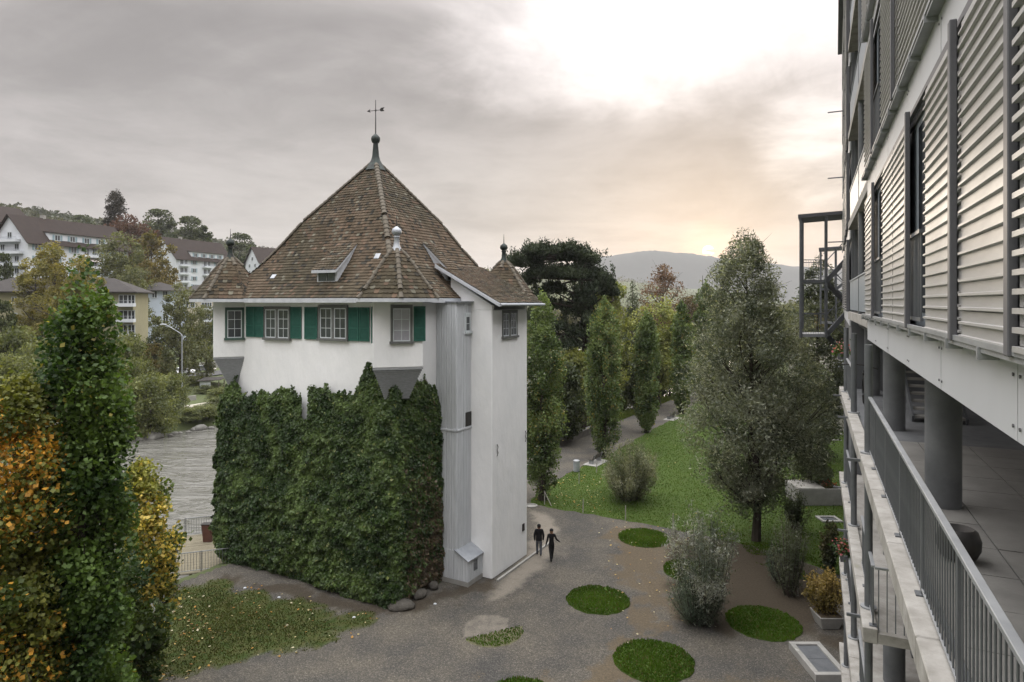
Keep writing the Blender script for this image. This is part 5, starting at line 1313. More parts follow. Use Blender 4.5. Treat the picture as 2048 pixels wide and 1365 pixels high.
def fwin(fr, s, z, w, h, parent, sh=True, o=0.0):
    mb = MB(); t = 0.1
    fr.box(mb, s - w / 2, s - w / 2 + t, o, o + .08, z, z + h); fr.box(mb, s + w / 2 - t, s + w / 2, o, o + .08, z, z + h); fr.box(mb, s - .05, s + .05, o, o + .075, z, z + h)
    fr.box(mb, s - w / 2, s + w / 2, o, o + .078, z + h - t, z + h); fr.box(mb, s - w / 2 - .05, s + w / 2 + .05, o, o + .14, z - .08, z + .04)
    wn = mb.build('window', MATS['win_white'], parent)
    mb = MB(); fr.box(mb, s - w / 2 + .05, s + w / 2 - .05, o + .01, o + .04, z + .04, z + h - .05); mb.build('pane', MATS['glass'], wn)
    if sh:
        for k in (-1, 1):
            mb = MB(); c = s + k * (w / 2 + 0.28); fr.box(mb, c - .25, c + .25, o + .02, o + .07, z, z + h)
            for q in range(7): fr.box(mb, c - .2, c + .2, o + .07, o + .085, z + .08 + q * h / 7.4, z + .08 + q * h / 7.4 + h / 14)
            mb.build('shutter', MATS['blue_shutter'], wn)
def balcony(fr, s0, s1, z, parent, d=1.3, m='paint_white'):
    mb = MB(); fr.box(mb, s0, s1, 0.02, d, z - .16, z); b = mb.build('balcony', MATS[m], parent)
    mb = MB(); fr.box(mb, s0, s1, d - .06, d - .003, z, z + .45); fr.box(mb, s0, s0 + .06, 0.02, d - .06, z, z + .45); fr.box(mb, s1 - .06, s1, 0.02, d - .06, z, z + .45); mb.build('parapet', MATS[m], b)
    mb = MB(); fr.box(mb, s0, s1, d - .08, d - .03, z + .92, z + .98)
    for k in range(int((s1 - s0) / .3) + 1): fr.box(mb, s0 + k * .3, s0 + k * .3 + .03, d - .07, d - .04, z + .45, z + .92)
    mb.build('rail', MATS['zinc'], b)
def gable_block(name, label, corner, d, length, width, eave, ridge, zb, wall, roofm='roof_dark', floors=4, nwin=7, dormer=None, balc=(), gabl_win=True, sh=True, cat='apartment block', awn=None, gbalc=False):
    """block with its long front along d from the near corner; gable end to the left"""
    fr = Frame(corner, d, 1)
    if fr.n.dot(Vector((-corner[0], -corner[1], 0))) < 0: fr = Frame(corner, d, -1)
    t = thing(name, label, cat, fr(length / 2, -width / 2, zb))
    W = width; mb = MB()
    A = [fr(0, 0, zb), fr(length, 0, zb), fr(length, -W, zb), fr(0, -W, zb), fr(0, 0, eave), fr(length, 0, eave), fr(length, -W, eave), fr(0, -W, eave), fr(0, -W / 2, ridge), fr(length, -W / 2, ridge)]
    mb.add(A, [(0, 1, 5, 4), (1, 2, 6, 9, 5), (2, 3, 7, 6), (3, 0, 4, 8, 7)])
    mb.build('wall', MATS[wall], t)
    ov = 0.7; k = (ridge - eave) / (W / 2); mb = MB(); th = Vector((0, 0, .22))
    for sg in (0, 1):
        o0 = ov if sg == 0 else -W - ov; z0 = eave - k * ov
        P = [fr(-ov, o0, z0), fr(length + ov, o0, z0), fr(length + ov, -W / 2, ridge), fr(-ov, -W / 2, ridge)]
        mb.hexa([p + Vector((0, 0, .03)) for p in P] + [p + th for p in P])
    rf = mb.build('roof', MATS[roofm], t)
    fh = 2.8
    for f in range(floors):
        z = eave - 2.0 - f * fh
        for i in range(nwin):
            s = length * (i + .5) / nwin
            if any(b0 <= s <= b1 for b0, b1 in balc):
                continue
            fwin(fr, s, z, 1.5, 1.45, t, sh)
        for b0, b1 in balc:
            balcony(fr, b0, b1, z - .75, t)
            fwin(fr, b0 + (b1 - b0) * .3, z - .55, 1.4, 2.0, t, False); fwin(fr, b0 + (b1 - b0) * .75, z - .1, 1.2, 1.5, t, False)
    if awn:
        s0, s1, f = awn; z = eave - 2.0 - f * fh + 1.6; mb = MB()
        mb.hexa([fr(s0, 0.05, z), fr(s1, 0.05, z), fr(s1, 1.6, z - .75), fr(s0, 1.6, z - .75), fr(s0, 0.05, z + .05), fr(s1, 0.05, z + .05), fr(s1, 1.6, z - .7), fr(s0, 1.6, z - .7)]); mb.build('awning', MATS['awning'], t)
    gf = Frame(fr(0, 0, 0), -fr.n, 1)
    if gf.n.dot(fr.d) > 0: gf = Frame(fr(0, 0, 0), -fr.n, -1)
    if gabl_win:
        for f in range(-1, floors):
            z = eave - 2.0 - f * fh
            for s in ((W * .3, W * .7) if f >= 0 else (W * .5,)):
                fwin(gf, s, z, 1.4, 1.4, t, False)
            if gbalc: balcony(gf, W * .12 if f >= 0 else W * .2, W * .88 if f >= 0 else W * .8, z - .8, t, 1.1)
    if dormer:
        s0, s1, n = dormer; o1 = -0.5; zb_ = eave + .35; zt = zb_ + 2.1; mb = MB()
        depth_at = lambda z: -(z - eave) / k
        mb.add([fr(s0, o1, zb_ - .4), fr(s1, o1, zb_ - .4), fr(s1, o1, zt), fr(s0, o1, zt), fr(s0, depth_at(zt) - .6, zt + .1), fr(s1, depth_at(zt) - .6, zt + .1), fr(s0, o1 - 1.2, zb_ - .4), fr(s1, o1 - 1.2, zb_ - .4)], [(0, 1, 2, 3), (0, 3, 4, 6), (1, 7, 5, 2)])
        dm = mb.build('dormer', MATS[wall], t)
        mb = MB(); P = [fr(s0 - .25, o1 + .35, zt - .02), fr(s1 + .25, o1 + .35, zt - .02), fr(s1 + .25, depth_at(zt) - 1.6, zt + .42), fr(s0 - .25, depth_at(zt) - 1.6, zt + .42)]; mb.hexa(P + [p + Vector((0, 0, .16)) for p in P]); mb.build('dormer_roof', MATS[roofm], dm)
        for i in range(n): fwin(fr, s0 + (s1 - s0) * (i + .5) / n, zb_ + .35, 1.4, 1.35, dm, sh, o=o1)
    mb = MB(); c = fr(length * .3, -W / 2 - .3, 0); mb.box(c.x - .5, c.x + .5, c.y - .4, c.y + .4, ridge - .8, ridge + .9); mb.build('chimney', MATS['concrete'], rf)
    return t
c = at(56, 481, 150)
gable_block('apartment_block', 'long pale apartment block with blue shutters, balconied gable end and brown roof', (c.x, c.y), (4.9, 16), 27, 11.5, 28.2, 34.4, 14, 'paint_white', floors=4, nwin=6, dormer=(5.5, 21, 4), balc=((13.2, 18.2),), awn=(13.2, 18.2, 1), gbalc=True)
c = at(352, 514, 220)
gable_block('apartment_block', 'white apartment block with balconies and brown roof above the beige flats', (c.x, c.y), (8, 23), 26, 12, 29.2, 36.2, 14, 'paint_white', floors=4, nwin=5, dormer=(7, 22, 4), balc=((1.2, 5.2), (11.5, 15.5)))
c = at(519, 526, 262)
fr_d = Vector((10, 9, 0))
gable_block('apartment_block', 'white gabled house with brown roof half hidden behind the tower roof', (c.x, c.y), (9, 10), 16, 12, 30.3, 36.5, 15, 'paint_white', floors=3, nwin=4)
c = at(-25, 430, 172)
gable_block('apartment_block', 'dark roofed house peeping over the gable of the long apartment block', (c.x, c.y), (3, 12), 12, 10, 36.0, 40.5, 20, 'paint_white', floors=2, nwin=3)
# hip roofed yellow house with balconies
def hip_house(name, label, px0, px1, Y0, Y1, eave, ridge, zb, depth, wall, roofm, wins, balcs):
    a = at(px0, 605, Y0); b = at(px1, 605, Y1); L = (b - a).length; fr = Frame((a.x, a.y), (b.x - a.x, b.y - a.y), 1)
    if fr.n.y > 0: fr = Frame((a.x, a.y), (b.x - a.x, b.y - a.y), -1)
    t = thing(name, label, 'house', fr(L / 2, -depth / 2, zb))
    mb = MB(); fr.quadprism(mb, [(0, 0), (L, 0), (L, -depth), (0, -depth)], zb, eave); mb.build('wall', MATS[wall], t)
    ov = .9; h = Vector((0, 0, .2)); P = [fr(-ov, ov, eave), fr(L + ov, ov, eave), fr(L + ov, -depth - ov, eave), fr(-ov, -depth - ov, eave), fr(depth * .5, -depth / 2, ridge), fr(L - depth * .5, -depth / 2, ridge)]
    mb = MB(); mb.add(P[:4] + [p + h for p in P], [(0, 1, 2, 3), (0, 1, 5, 4), (1, 2, 6, 5), (2, 3, 7, 6), (3, 0, 4, 7), (4, 5, 9, 8), (5, 6, 9), (6, 7, 8, 9), (7, 4, 8)]); mb.build('roof', MATS[roofm], t)
    for px, py, w, hh in wins:
        s, Y = plane_hit(px, fr.p, fr.d); fwin(fr, s, zof(py, Y), w, hh, t, False)
    for x0, x1, py in balcs:
        s0, Y = plane_hit(x0, fr.p, fr.d); s1, _ = plane_hit(x1, fr.p, fr.d); balcony(fr, s0, s1, zof(py, Y) , t, 1.4)
        fwin(fr, s0 * .7 + s1 * .3, zof(py, Y) + .1, 1.5, 1.9, t, False); fwin(fr, s0 * .25 + s1 * .75, zof(py, Y) + .1, 1.2, 1.9, t, False)
    return t
hip_house('yellow_house', 'low yellow house with grey hip roof and corner balconies behind the columnar tree', -60, 266, 112, 118, 15.7, 18.3, 1, 9, 'paint_yellow', 'roof_grey', ((29, 609, .9, 1.3), (29, 641, .9, 1.3), (88, 612, .9, 1.3), (150, 612, 1.2, 1.3), (150, 642, 1.2, 1.3), (195, 612, 1.2, 1.3)), ((236, 272, 612), (236, 272, 643), (236, 272, 672)))
hip_house('blue_white_house', 'bluish white house with shallow roof and tall windows behind the olive tree', 280, 372, 150, 156, 16.6, 18.6, 2, 9, 'paint_blue', 'roof_grey', ((290, 596, 1.1, 1.6), (309, 596, 1.1, 1.6), (330, 596, 1.1, 1.6), (288, 648, 1.1, 2.0), (309, 648, 1.1, 2.0), (331, 648, 1.1, 2.0), (288, 620, 1.1, 1.8), (352, 620, 1.1, 1.8), (352, 648, 1.1, 2.0)), ())
hip_house('beige_flats', 'beige block of flats with balconies left of the tower', 362, 470, 172, 180, 17.0, 18.6, -1, 10, 'paint_beige', 'roof_grey', ((372, 615, 1.2, 1.5), (372, 640, 1.2, 1.5), (388, 640, 1.2, 1.5), (385, 615, 1.2, 1.5), (372, 662, 1.2, 1.5)), ((402, 424, 620), (402, 424, 643), (402, 424, 666), (402, 424, 688)))

# road, wall, cars, lamp and allotments on the far bank
mat('asphalt', (0.055, 0.055, 0.057), (0.07, 0.07, 0.07), scale=1, rough=0.9)
def strip(name, pts, w, m, dz, **k):
    V, F = [], []
    for i, p in enumerate(pts):
        a = Vector(pts[max(0, i - 1)]); b = Vector(pts[min(len(pts) - 1, i + 1)]); d = (b - a).normalized(); s = Vector((-d.y, d.x)) * w / 2
        for q in (-1, -.5, 0, .5, 1):
            x, y = p[0] + s.x * q, p[1] + s.y * q; V.append((x, y, ztop(x, y) + dz))
    for i in range(len(pts) - 1):
        for j in range(4): F.append((i * 5 + j, i * 5 + j + 1, i * 5 + 6 + j, i * 5 + 5 + j))
    o = link(name, np_mesh(name, V, F, True), MATS[m]); return tag(o, **k)
rd = [xy(-119 - i * .6, 20 + i * 7) for i in range(22)]
strip('road', rd, 7, 'asphalt', 0.18, kind='structure')
strip('towpath', [xy(-87.5, -20 + i * 8) for i in range(40)], 2.2, 'sandy', 0.25, kind='structure') if mat('sandy', (0.45, 0.42, 0.36), (0.36, 0.33, 0.28), scale=1, rough=0.95) else 0
g = at(393, 718, 140)
def wall_run(name, label, pts, h, th, m, cat='wall', sink=0.4, dz=0.0):
    mb = MB()
    for a, b in zip(pts[:-1], pts[1:]):
        a, b = Vector(a), Vector(b); za, zb_ = ztop(*a) + dz, ztop(*b) + dz; d = (b - a).normalized(); s = Vector((-d.y, d.x)) * th / 2
        mb.hexa([(a.x - s.x, a.y - s.y, za - sink), (b.x - s.x, b.y - s.y, zb_ - sink), (b.x + s.x, b.y + s.y, zb_ - sink), (a.x + s.x, a.y + s.y, za - sink),
                 (a.x - s.x, a.y - s.y, za + h), (b.x - s.x, b.y - s.y, zb_ + h), (b.x + s.x, b.y + s.y, zb_ + h), (a.x + s.x, a.y + s.y, za + h)])
    c = pts[len(pts) // 2]
    return tag(mb.build(name, MATS[m], None, org=(c[0], c[1], ztop(*c))), label, cat)
wall_run('retaining_wall', 'pale concrete retaining wall above the road across the river', [tuple(at(376, 605, 142)[:2]), tuple(at(450, 605, 152)[:2])], 1.3, .4, 'concrete')
mat('car_white', (0.75, 0.76, 0.77), (0.72, 0.73, 0.74), scale=2, rough=0.25, spec=0.6); mat('car_grey', (0.22, 0.23, 0.24), (0.2, 0.21, 0.22), scale=2, rough=0.25, spec=0.6); mat('tyre', (0.02, 0.02, 0.02), rough=0.85)
def car(label, px, Y, rot, paint):
    x = (px - CX) / FPX * Y; z = ztop(x, Y) + .18; t = thing('parked_car', label, 'car', (x, Y, z), 'cars parked along the far road')
    c, s = math.cos(rot), math.sin(rot); W = lambda u, v, w: (x + u * c - v * s, Y + u * s + v * c, z + w)
    prof = [(-2.1, .35), (-2.12, .75), (-1.95, .95), (-1.55, 1.0), (-1.15, 1.42), (.55, 1.45), (1.15, 1.02), (1.95, .88), (2.12, .65), (2.12, .35)]
    mb = MB(); n = len(prof); V = []
    for v, k in ((-.84, 1.0), (.84, 1.0)):
        V += [W(u, v * (0.82 if w > 1.1 else 1), w) for u, w in prof]
    mb.add(V, [tuple(range(n)), tuple(range(2 * n - 1, n - 1, -1))] + [(i, (i + 1) % n, n + (i + 1) % n, n + i) for i in range(n)])
    mb.build('body', MATS[paint], t, bevel=0.05)
    mb = MB()
    for v in (-.80, .80):
        q = [W(-1.35, v * 1.03, 1.03), W(.95, v * 1.03, 1.05), W(.52, v * .9, 1.38), W(-1.08, v * .9, 1.36)]; e = Vector((-s, c, 0)) * (.03 if v > 0 else -.03); mb.hexa([Vector(p) for p in q] + [Vector(p) + e for p in q])
    mb.build('side_window', MATS['glass'], t)
    for u in (-1.3, 1.3):
        for v in (-.84, .84):
            a = Vector(W(u, v - .09, .32)); b_ = Vector(W(u, v + .09, .32)); MB().tube([a, b_], .32, 14).build('wheel', MATS['tyre'], t)
rA = math.atan2(0.85, 0.50)
car('white car parked on the road across the river by the lamp post', 367, 133, rA - .95, 'car_white'); car('second white car parked behind the thin bushes across the river', 334, 131, rA - .9, 'car_white'); car('grey car parked beside the green verge near the tower bay', 409, 137, rA - .95, 'car_grey')
def lamp(label, px, Y, top, arm):
    x = (px - CX) / FPX * Y; z = ztop(x, Y); zt = zof(top, Y); t = thing('street_lamp', label, 'street lamp', (x, Y, z))
    pts = [(x, Y, z), (x, Y, zt - 1.6)] + [(x - arm * math.sin(a) ** 1.2, Y, zt - 1.6 + 1.6 * math.sin(a)) for a in np.linspace(.2, 1.57, 7)]
    MB().tube(pts, [.1, .08] + [.06] * 7, 8).build('pole', MATS['zinc'], t); e = pts[-1]
    MB().tube([(e[0] + .1, Y, e[2] + .03), (e[0] - .5, Y, e[2] + .06), (e[0] - .9, Y, e[2] + .02)], [.08, .14, .07], 8).build('lamp_head', MATS['eave_board'], t)
lamp('tall curved grey street lamp by the parked white car', 364, 103, 650, 2.6); 
mb = MB(); x = (351 - CX) / FPX * 130; mb.tube([(x, 130, ztop(x, 130)), (x, 130, zof(685, 130))], .06, 6); tag(mb.build('sign_pole', MATS['zinc'], None, org=(x, 130, ztop(x, 130))), 'thin grey pole standing left of the street lamp', 'pole')
# allotment hut, barrel, low wall
h0 = at(425, 605, 108); zb = ztop(h0.x, h0.y); t = thing('garden_hut', 'small lean-to hut with pale tarpaulin on the far bank', 'hut', (h0.x, h0.y, zb))
mb = MB()
for dx in (-1.5, 1.5):
    for dy in (-1, 1): mb.bar((h0.x + dx, h0.y + dy, zb - .2), (h0.x + dx, h0.y + dy, zb + 2.1), .12)
mb.build('post', MATS['bark_pale'], t); MB().hexa([(h0.x - 2, h0.y - 1.4, zb + 2.0), (h0.x + 2, h0.y - 1.4, zb + 2.25), (h0.x + 2, h0.y + 1.4, zb + 2.5), (h0.x - 2, h0.y + 1.4, zb + 2.3), (h0.x - 2, h0.y - 1.4, zb + 2.1), (h0.x + 2, h0.y - 1.4, zb + 2.35), (h0.x + 2, h0.y + 1.4, zb + 2.6), (h0.x - 2, h0.y + 1.4, zb + 2.4)]).build('roof', MATS['roof_grey'], t)
MB().box(h0.x - 1.6, h0.x + .2, h0.y - 1.1, h0.y - 1.05, zb + .9, zb + 2.0).build('tarpaulin', MATS['win_white'], t)
mat('blue_plastic', (0.03, 0.08, 0.25), rough=0.5)
b0 = at(325, 605, 104); zb = ztop(b0.x, b0.y); tag(MB().lathe((b0.x, b0.y, zb), [(.38, 0), (.42, .35), (.42, .75), (.37, 1.05), (.3, 1.08)], 14).build('water_barrel', MATS['blue_plastic'], None, org=(b0.x, b0.y, zb)), 'blue plastic water barrel in the allotments across the river', 'barrel')
wall_run('low_wall', 'low pale concrete wall of the allotments above the bank bushes', [tuple(at(356, 605, 98)[:2]), tuple(at(392, 605, 100)[:2])], .7, .25, 'concrete')
# river bank stones
mat('river_stone', (0.17, 0.165, 0.15), (0.10, 0.098, 0.09), (0.26, 0.25, 0.23), scale=1.5, rough=0.9, bump=0.6, bscale=8)
rs = np.random.default_rng(77)
for k in range(46):
    m_ = 40 + k * 1.05 + rs.random(); n_ = -79.0 + rs.random() * 1.1 - 0.35; x, y = xy(n_, m_); s = .3 + rs.random() ** 2 * .75
    o = boulder((x, y, WATER + .12 * s), s * 1.25, s, s * .8, k * 1.7); o.data.materials.clear(); o.data.materials.append(MATS['river_stone']); o.name = 'river_stone'; tag(o, 'pale grey boulder along the water edge of the far bank', 'stone', 'boulders at the far water edge')
# ================================================================== modern gallery building on the right
mat('fibre_panel', (0.46, 0.47, 0.49), (0.41, 0.42, 0.44), (0.49, 0.50, 0.52), scale=2.2, rough=0.6, bump=0.05, spec=0.35, stretch=(1, 1, 0.3), contrast=0.28, detail=8)
mat('slat_metal', (0.46, 0.455, 0.445), (0.38, 0.375, 0.37), scale=1.5, rough=0.5, metal=0.35, rvar=0.06, stretch=(1, 1, 6))
mat('post_grey', (0.115, 0.115, 0.125), (0.095, 0.095, 0.105), scale=3, rough=0.55, spec=0.4)
mat('steel', (0.16, 0.168, 0.18), (0.12, 0.127, 0.135), scale=3, rough=0.5, metal=0.4, rvar=0.1)
mat('steel_light', (0.36, 0.37, 0.38), (0.27, 0.28, 0.29), scale=3, rough=0.5, metal=0.4)
mat('column_concrete', (0.15, 0.155, 0.16), (0.10, 0.105, 0.11), (0.20, 0.20, 0.20), scale=1.8, rough=0.9, bump=0.3, bscale=20)
mat('ledge', (0.40, 0.385, 0.36), (0.24, 0.228, 0.205), (0.30, 0.32, 0.17), scale=2.6, rough=0.92, bump=0.4, bscale=16, c3pos=0.86)
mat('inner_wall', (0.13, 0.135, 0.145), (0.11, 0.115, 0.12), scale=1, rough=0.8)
mat('blue_panel', (0.24, 0.27, 0.30), (0.21, 0.24, 0.27), scale=1, rough=0.5)
mat('beige_panel', (0.42, 0.40, 0.35), (0.38, 0.36, 0.31), scale=1, rough=0.75)
mat('paver', (0.22, 0.215, 0.20), (0.16, 0.155, 0.145), (0.25, 0.24, 0.225), scale=1.4, rough=0.85, bump=0.3, bscale=25)
mat('dark_void', (0.03, 0.03, 0.032), rough=0.9)
XO, TANA = 1.17, 603.0 / 1300.0
FD = Vector((TANA, 1.0)).normalized(); COSA = FD.y
FB_ = Frame((XO, 0), FD, 1)                                  # s along the facade, o outwards to the garden
SY = lambda Y: Y / COSA
def fy(px, o=0.0): return SY(FPX * (XO - o / COSA) / (px - 1627.0))    # photo column on the facade -> s
block = thing('gallery_building', 'long modern grey building with corrugated metal sliding shutters and open galleries', 'building', FB_(20, -5, 0))
S_END = fy(1735)
# fascias of separate panels
FASC = [(13.20, 13.68), (16.16, 16.68), (19.16, 19.68), (22.16, 22.68), (25.16, 25.68)]
edges = [-6.0, -3.6, -1.4] + [fy(p) for p in (2600, 2140, 2035, 1882, 1817, 1776, 1752)] + [S_END]
edges = sorted(set(round(e, 3) for e in edges))
for z0, z1 in FASC:
    for a, b in zip(edges[:-1], edges[1:]):
        mb = MB(); FB_.box(mb, a + .005, b - .005, -.03, 0.0 + random.uniform(-.002, .002), z0, z1)
        p = mb.build('fascia_panel', MATS['fibre_panel'], block)
        if z0 < 17 and a > 2:
            rv = MB()
            for s in (a + .07, b - .07):
                for z in (z0 + .08, z1 - .10):
                    c = FB_(s, .003, z); rv.tube([c, c + FB_.n * .006], .012, 6)
            rv.build('rivets', MATS['post_grey'], p, kind='stuff')
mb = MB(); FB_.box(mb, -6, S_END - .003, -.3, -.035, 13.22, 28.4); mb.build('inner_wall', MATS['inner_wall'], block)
for z0, z1 in FASC:
    mb = MB(); FB_.box(mb, -6, S_END, -.32, .10, z1 + .001, z1 + .035); FB_.box(mb, -6, S_END, .075, .11, z1 + .036, z1 + .075)
    mb.build('shutter_rail', MATS['steel_light'], block)
    mb = MB(); FB_.box(mb, -6, S_END, .02, .06, z0 - .05, z0 - .003); mb.build('shutter_rail', MATS['post_grey'], block) if z0 > 14 else None
    if z0 < 20:
        for s in np.arange(1.2, S_END, 1.1):
            mb = MB(); FB_.box(mb, s, s + .03, 0.002, .118, z1 - .045, z1 + .034); mb.build('rail_bracket', MATS['steel_light'], block)
# sliding shutters of ribbed slats
slat_cache = {}
def slat_mesh(w):
    key = round(w, 3)
    if key not in slat_cache:
        # profile (o, z) of one slat: flat face, then a square rib below it
        pr = [(0.0, .097), (0.0, .026), (.021, .022), (.021, .006), (0.002, .0), (-.012, .0), (-.012, .097)]
        mb = MB(); n = len(pr); V = [tuple(Vector((0, 0, 0)) + FB_.d * s + FB_.n * o + Vector((0, 0, z))) for s in (0, w) for o, z in pr]
        mb.add(V, [tuple(range(n)), tuple(range(2 * n - 1, n - 1, -1))] + [(i, (i + 1) % n, n + (i + 1) % n, n + i) for i in range(n)])
        me = mb.mesh('slat'); me.materials.append(MATS['slat_metal']); slat_cache[key] = me
    return slat_cache[key]
def slide_shutter(s0, s1, z0, z1, o=.085, single=True, frame=True):
    w = abs(s1 - s0); s0 = min(s0, s1)
    mb = MB(); FB_.box(mb, s0 + .004, s0 + w - .004, o - .035, o - .014, z0 + .01, z1 - .01)
    sh = mb.build('sliding_shutter', MATS['post_grey'], block)
    n = int((z1 - z0) / .1)
    if single:
        me = slat_mesh(w)
        for k in range(n):
            ob = bpy.data.objects.new('slat', me); col.objects.link(ob); ob.parent = sh
            ob.location = FB_(s0, o, z0 + k * .1 + random.uniform(-.0015, .0015)) - ORG[block.name]
    else:
        mb = MB()
        for k in range(n):
            z = z0 + k * .1; FB_.box(mb, s0, s0 + w, o - .012, o, z + .034, z + .1); FB_.box(mb, s0, s0 + w, o - .012, o + .034, z, z + .03)
        q = mb.build('slats', MATS['slat_metal'], sh); q['kind'] = 'stuff'
    return sh
def post(s, z0, z1, w=.09, o1=.128):
    mb = MB(); FB_.box(mb, s - w / 2, s + w / 2, .078, o1, z0, z1); return mb.build('post', MATS['post_grey'], block, bevel=.006)
def opening(s0, s1, z0, z1, rail=True, glass=True):
    s0, s1 = sorted((s0, s1))
    mb = MB(); FB_.box(mb, s0, s1, -.034, -.026, z0, z1); w = mb.build('window', MATS['blue_panel'], block)
    if glass:
        mb = MB(); FB_.box(mb, s0 + (s1 - s0) * .1, s0 + (s1 - s0) * .52, -.026, -.018, z0 + .15, z1 - .15); mb.build('pane', MATS['glass'], w)
    mb = MB(); FB_.box(mb, s0, s1, -.02, .0, z1 - .06, z1); mb.build('lintel', MATS['post_grey'], w)
    if rail:
        r_ = MB(); zz = z0 + .98; FB_.box(r_, s0, s1, .03, .07, zz, zz + .04); rl = r_.build('guard_rail', MATS['steel'], block); r2 = MB(); FB_.box(r2, s0, s1, .03, .06, z0 + .06, z0 + .1); r2.build('lower_rail', MATS['steel'], rl)
        n = max(2, int((s1 - s0) / .105))
        for k in range(n):
            mb = MB(); s = s0 + (k + .5) * (s1 - s0) / n; FB_.box(mb, s - .008, s + .008, .037, .053, z0 + .1, zz); mb.build('bar', MATS['steel'], rl)
O1 = .085
Z0, Z1 = 13.74, 16.12
for a, b in ((1925, 2020), (1852, 1903), (1786.5, 1812), (1766, 1785.5), (1731, 1743)): slide_shutter(fy(a, O1), fy(b, O1), Z0, Z1)
slide_shutter(fy(1913, .03), fy(1940, .03), Z0 + .02, Z1, o=.03)
slide_shutter(fy(2044, O1), fy(2044, O1) - 1.1, Z0, Z1, single=False)
slide_shutter(.2, 1.5, Z0, Z1, single=False)
for p in (2028, 1908, 1816, 1746): post(fy(p, .1), Z0 - .03, Z1 + .02)
opening(fy(1818, 0), fy(1854, 0), Z0, Z1); opening(fy(1747, 0), fy(1768, 0), Z0, Z1); opening(fy(2040, 0), fy(2200, 0), Z0, Z1, rail=False)
Z0, Z1 = 16.74, 19.12
for a, b, sg in ((1800, 1869, 1), (1763, 1783, 1), (1730, 1741.5, 1), (1880, 1960, 0), (1965, 2100, 0)): slide_shutter(fy(a, O1), fy(b, O1), Z0, Z1, single=bool(sg))
slide_shutter(fy(1790, .03), fy(1812, .03), Z0 + .02, Z1, o=.03)
for p in (1874, 1786, 1744): post(fy(p, .1), Z0 - .03, Z1 + .02)
opening(fy(1746, 0), fy(1765, 0), Z0, Z1)
for zz in (19.74, 22.74, 25.74):
    for a, b in ((1726.5, 1737), (1764, 1784), (1792, 1830), (1840, 1900)): slide_shutter(fy(a, O1), fy(b, O1), zz, zz + 2.38, single=False)
    for p in (1744, 1786, 1836): post(fy(p, .1), zz - .03, zz + 2.4)
    opening(fy(1746, 0), fy(1763, 0), zz, zz + 2.38)
# open loggias with a round steel column, between the shuttered front and the far wing
S_LOG = SY(22.0)
for k, (z0, z1) in enumerate(FASC):
    mb = MB(); FB_.box(mb, S_END + .004, S_LOG, -3.2, .0, z1 - .24, z1); sl = mb.build('loggia_slab', MATS['ledge'], block)
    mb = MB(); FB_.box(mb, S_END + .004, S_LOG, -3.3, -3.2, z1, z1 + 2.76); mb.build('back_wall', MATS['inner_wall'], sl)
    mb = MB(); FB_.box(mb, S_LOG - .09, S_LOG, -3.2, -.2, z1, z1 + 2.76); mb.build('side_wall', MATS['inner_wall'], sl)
    c = FB_(SY(17.6), -.12, 0); mb = MB().tube([(c.x, c.y, z1), (c.x, c.y, z1 + 2.76)], .085, 12); mb.build('column', MATS['steel'], sl, smooth=True)
    mb = MB(); FB_.box(mb, S_END + .3, S_LOG - .2, -.06, -.05, z1 + .08, z1 + 1.0); FB_.box(mb, S_END + .3, S_LOG - .2, -.08, -.03, z1 + 1.0, z1 + 1.04); mb.build('balustrade', MATS['blue_panel'], sl)
# a bicycle-like dark wheel leaning in the first loggia
# far wing, turned slightly away
P3 = FB_(S_LOG + .15, -.05, 0); FW = Frame((P3.x, P3.y), (0.497, 1.0), 1)
wl = 17.5
for (z0, z1) in FASC:
    mb = MB(); FW.box(mb, 0, wl, -.05, 0, z0, z1); mb.build('fascia_panel', MATS['fibre_panel'], block)
    mb = MB()
    if z1 < 25.5 or True:
        for a, b in ((.6, 2.7), (2.9, 5.0), (7, 9.1), (11, 13), (13.4, 15.5)):
            n = 23
            for k in range(n):
                z = z1 + .06 + k * .1; FW.box(mb, a, b, .05, .062, z + .034, z + .1); FW.box(mb, a, b, .05, .096, z, z + .03)
        q = mb.build('slats', MATS['slat_metal'], block); q['kind'] = 'stuff'
    for s in (.45, 2.8, 5.1, 9.2, 13.2):
        mb = MB(); FW.box(mb, s - .06, s + .06, 0.0, .09, z1, z1 + 2.48); mb.build('post', MATS['post_grey'], block)
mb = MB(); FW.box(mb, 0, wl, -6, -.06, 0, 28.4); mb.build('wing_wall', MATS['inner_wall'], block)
P4 = FW(wl, -.2, 0); FX = Frame((P4.x, P4.y), (0.60, 1.0), 1)
mb = MB(); FX.box(mb, 0, 45, -8, 0, 0, 28.2); mb.build('end_wing', MATS['fibre_panel'], block)
mb = MB(); FB_.box(mb, -6, S_LOG, -6, .25, 28.42, 28.75); FW.box(mb, 0.3, wl, -6, .3, 28.43, 28.76); mb.build('roof', MATS['post_grey'], block)
# thin spouts sticking out of the far wing
for z, s in ((22.9, 9), (19.9, 9.5), (16.9, 10)):
    a = FW(s, 0, z); MB().tube([a, a + FW.n * .75], .03, 6).build('spout', MATS['post_grey'], block)

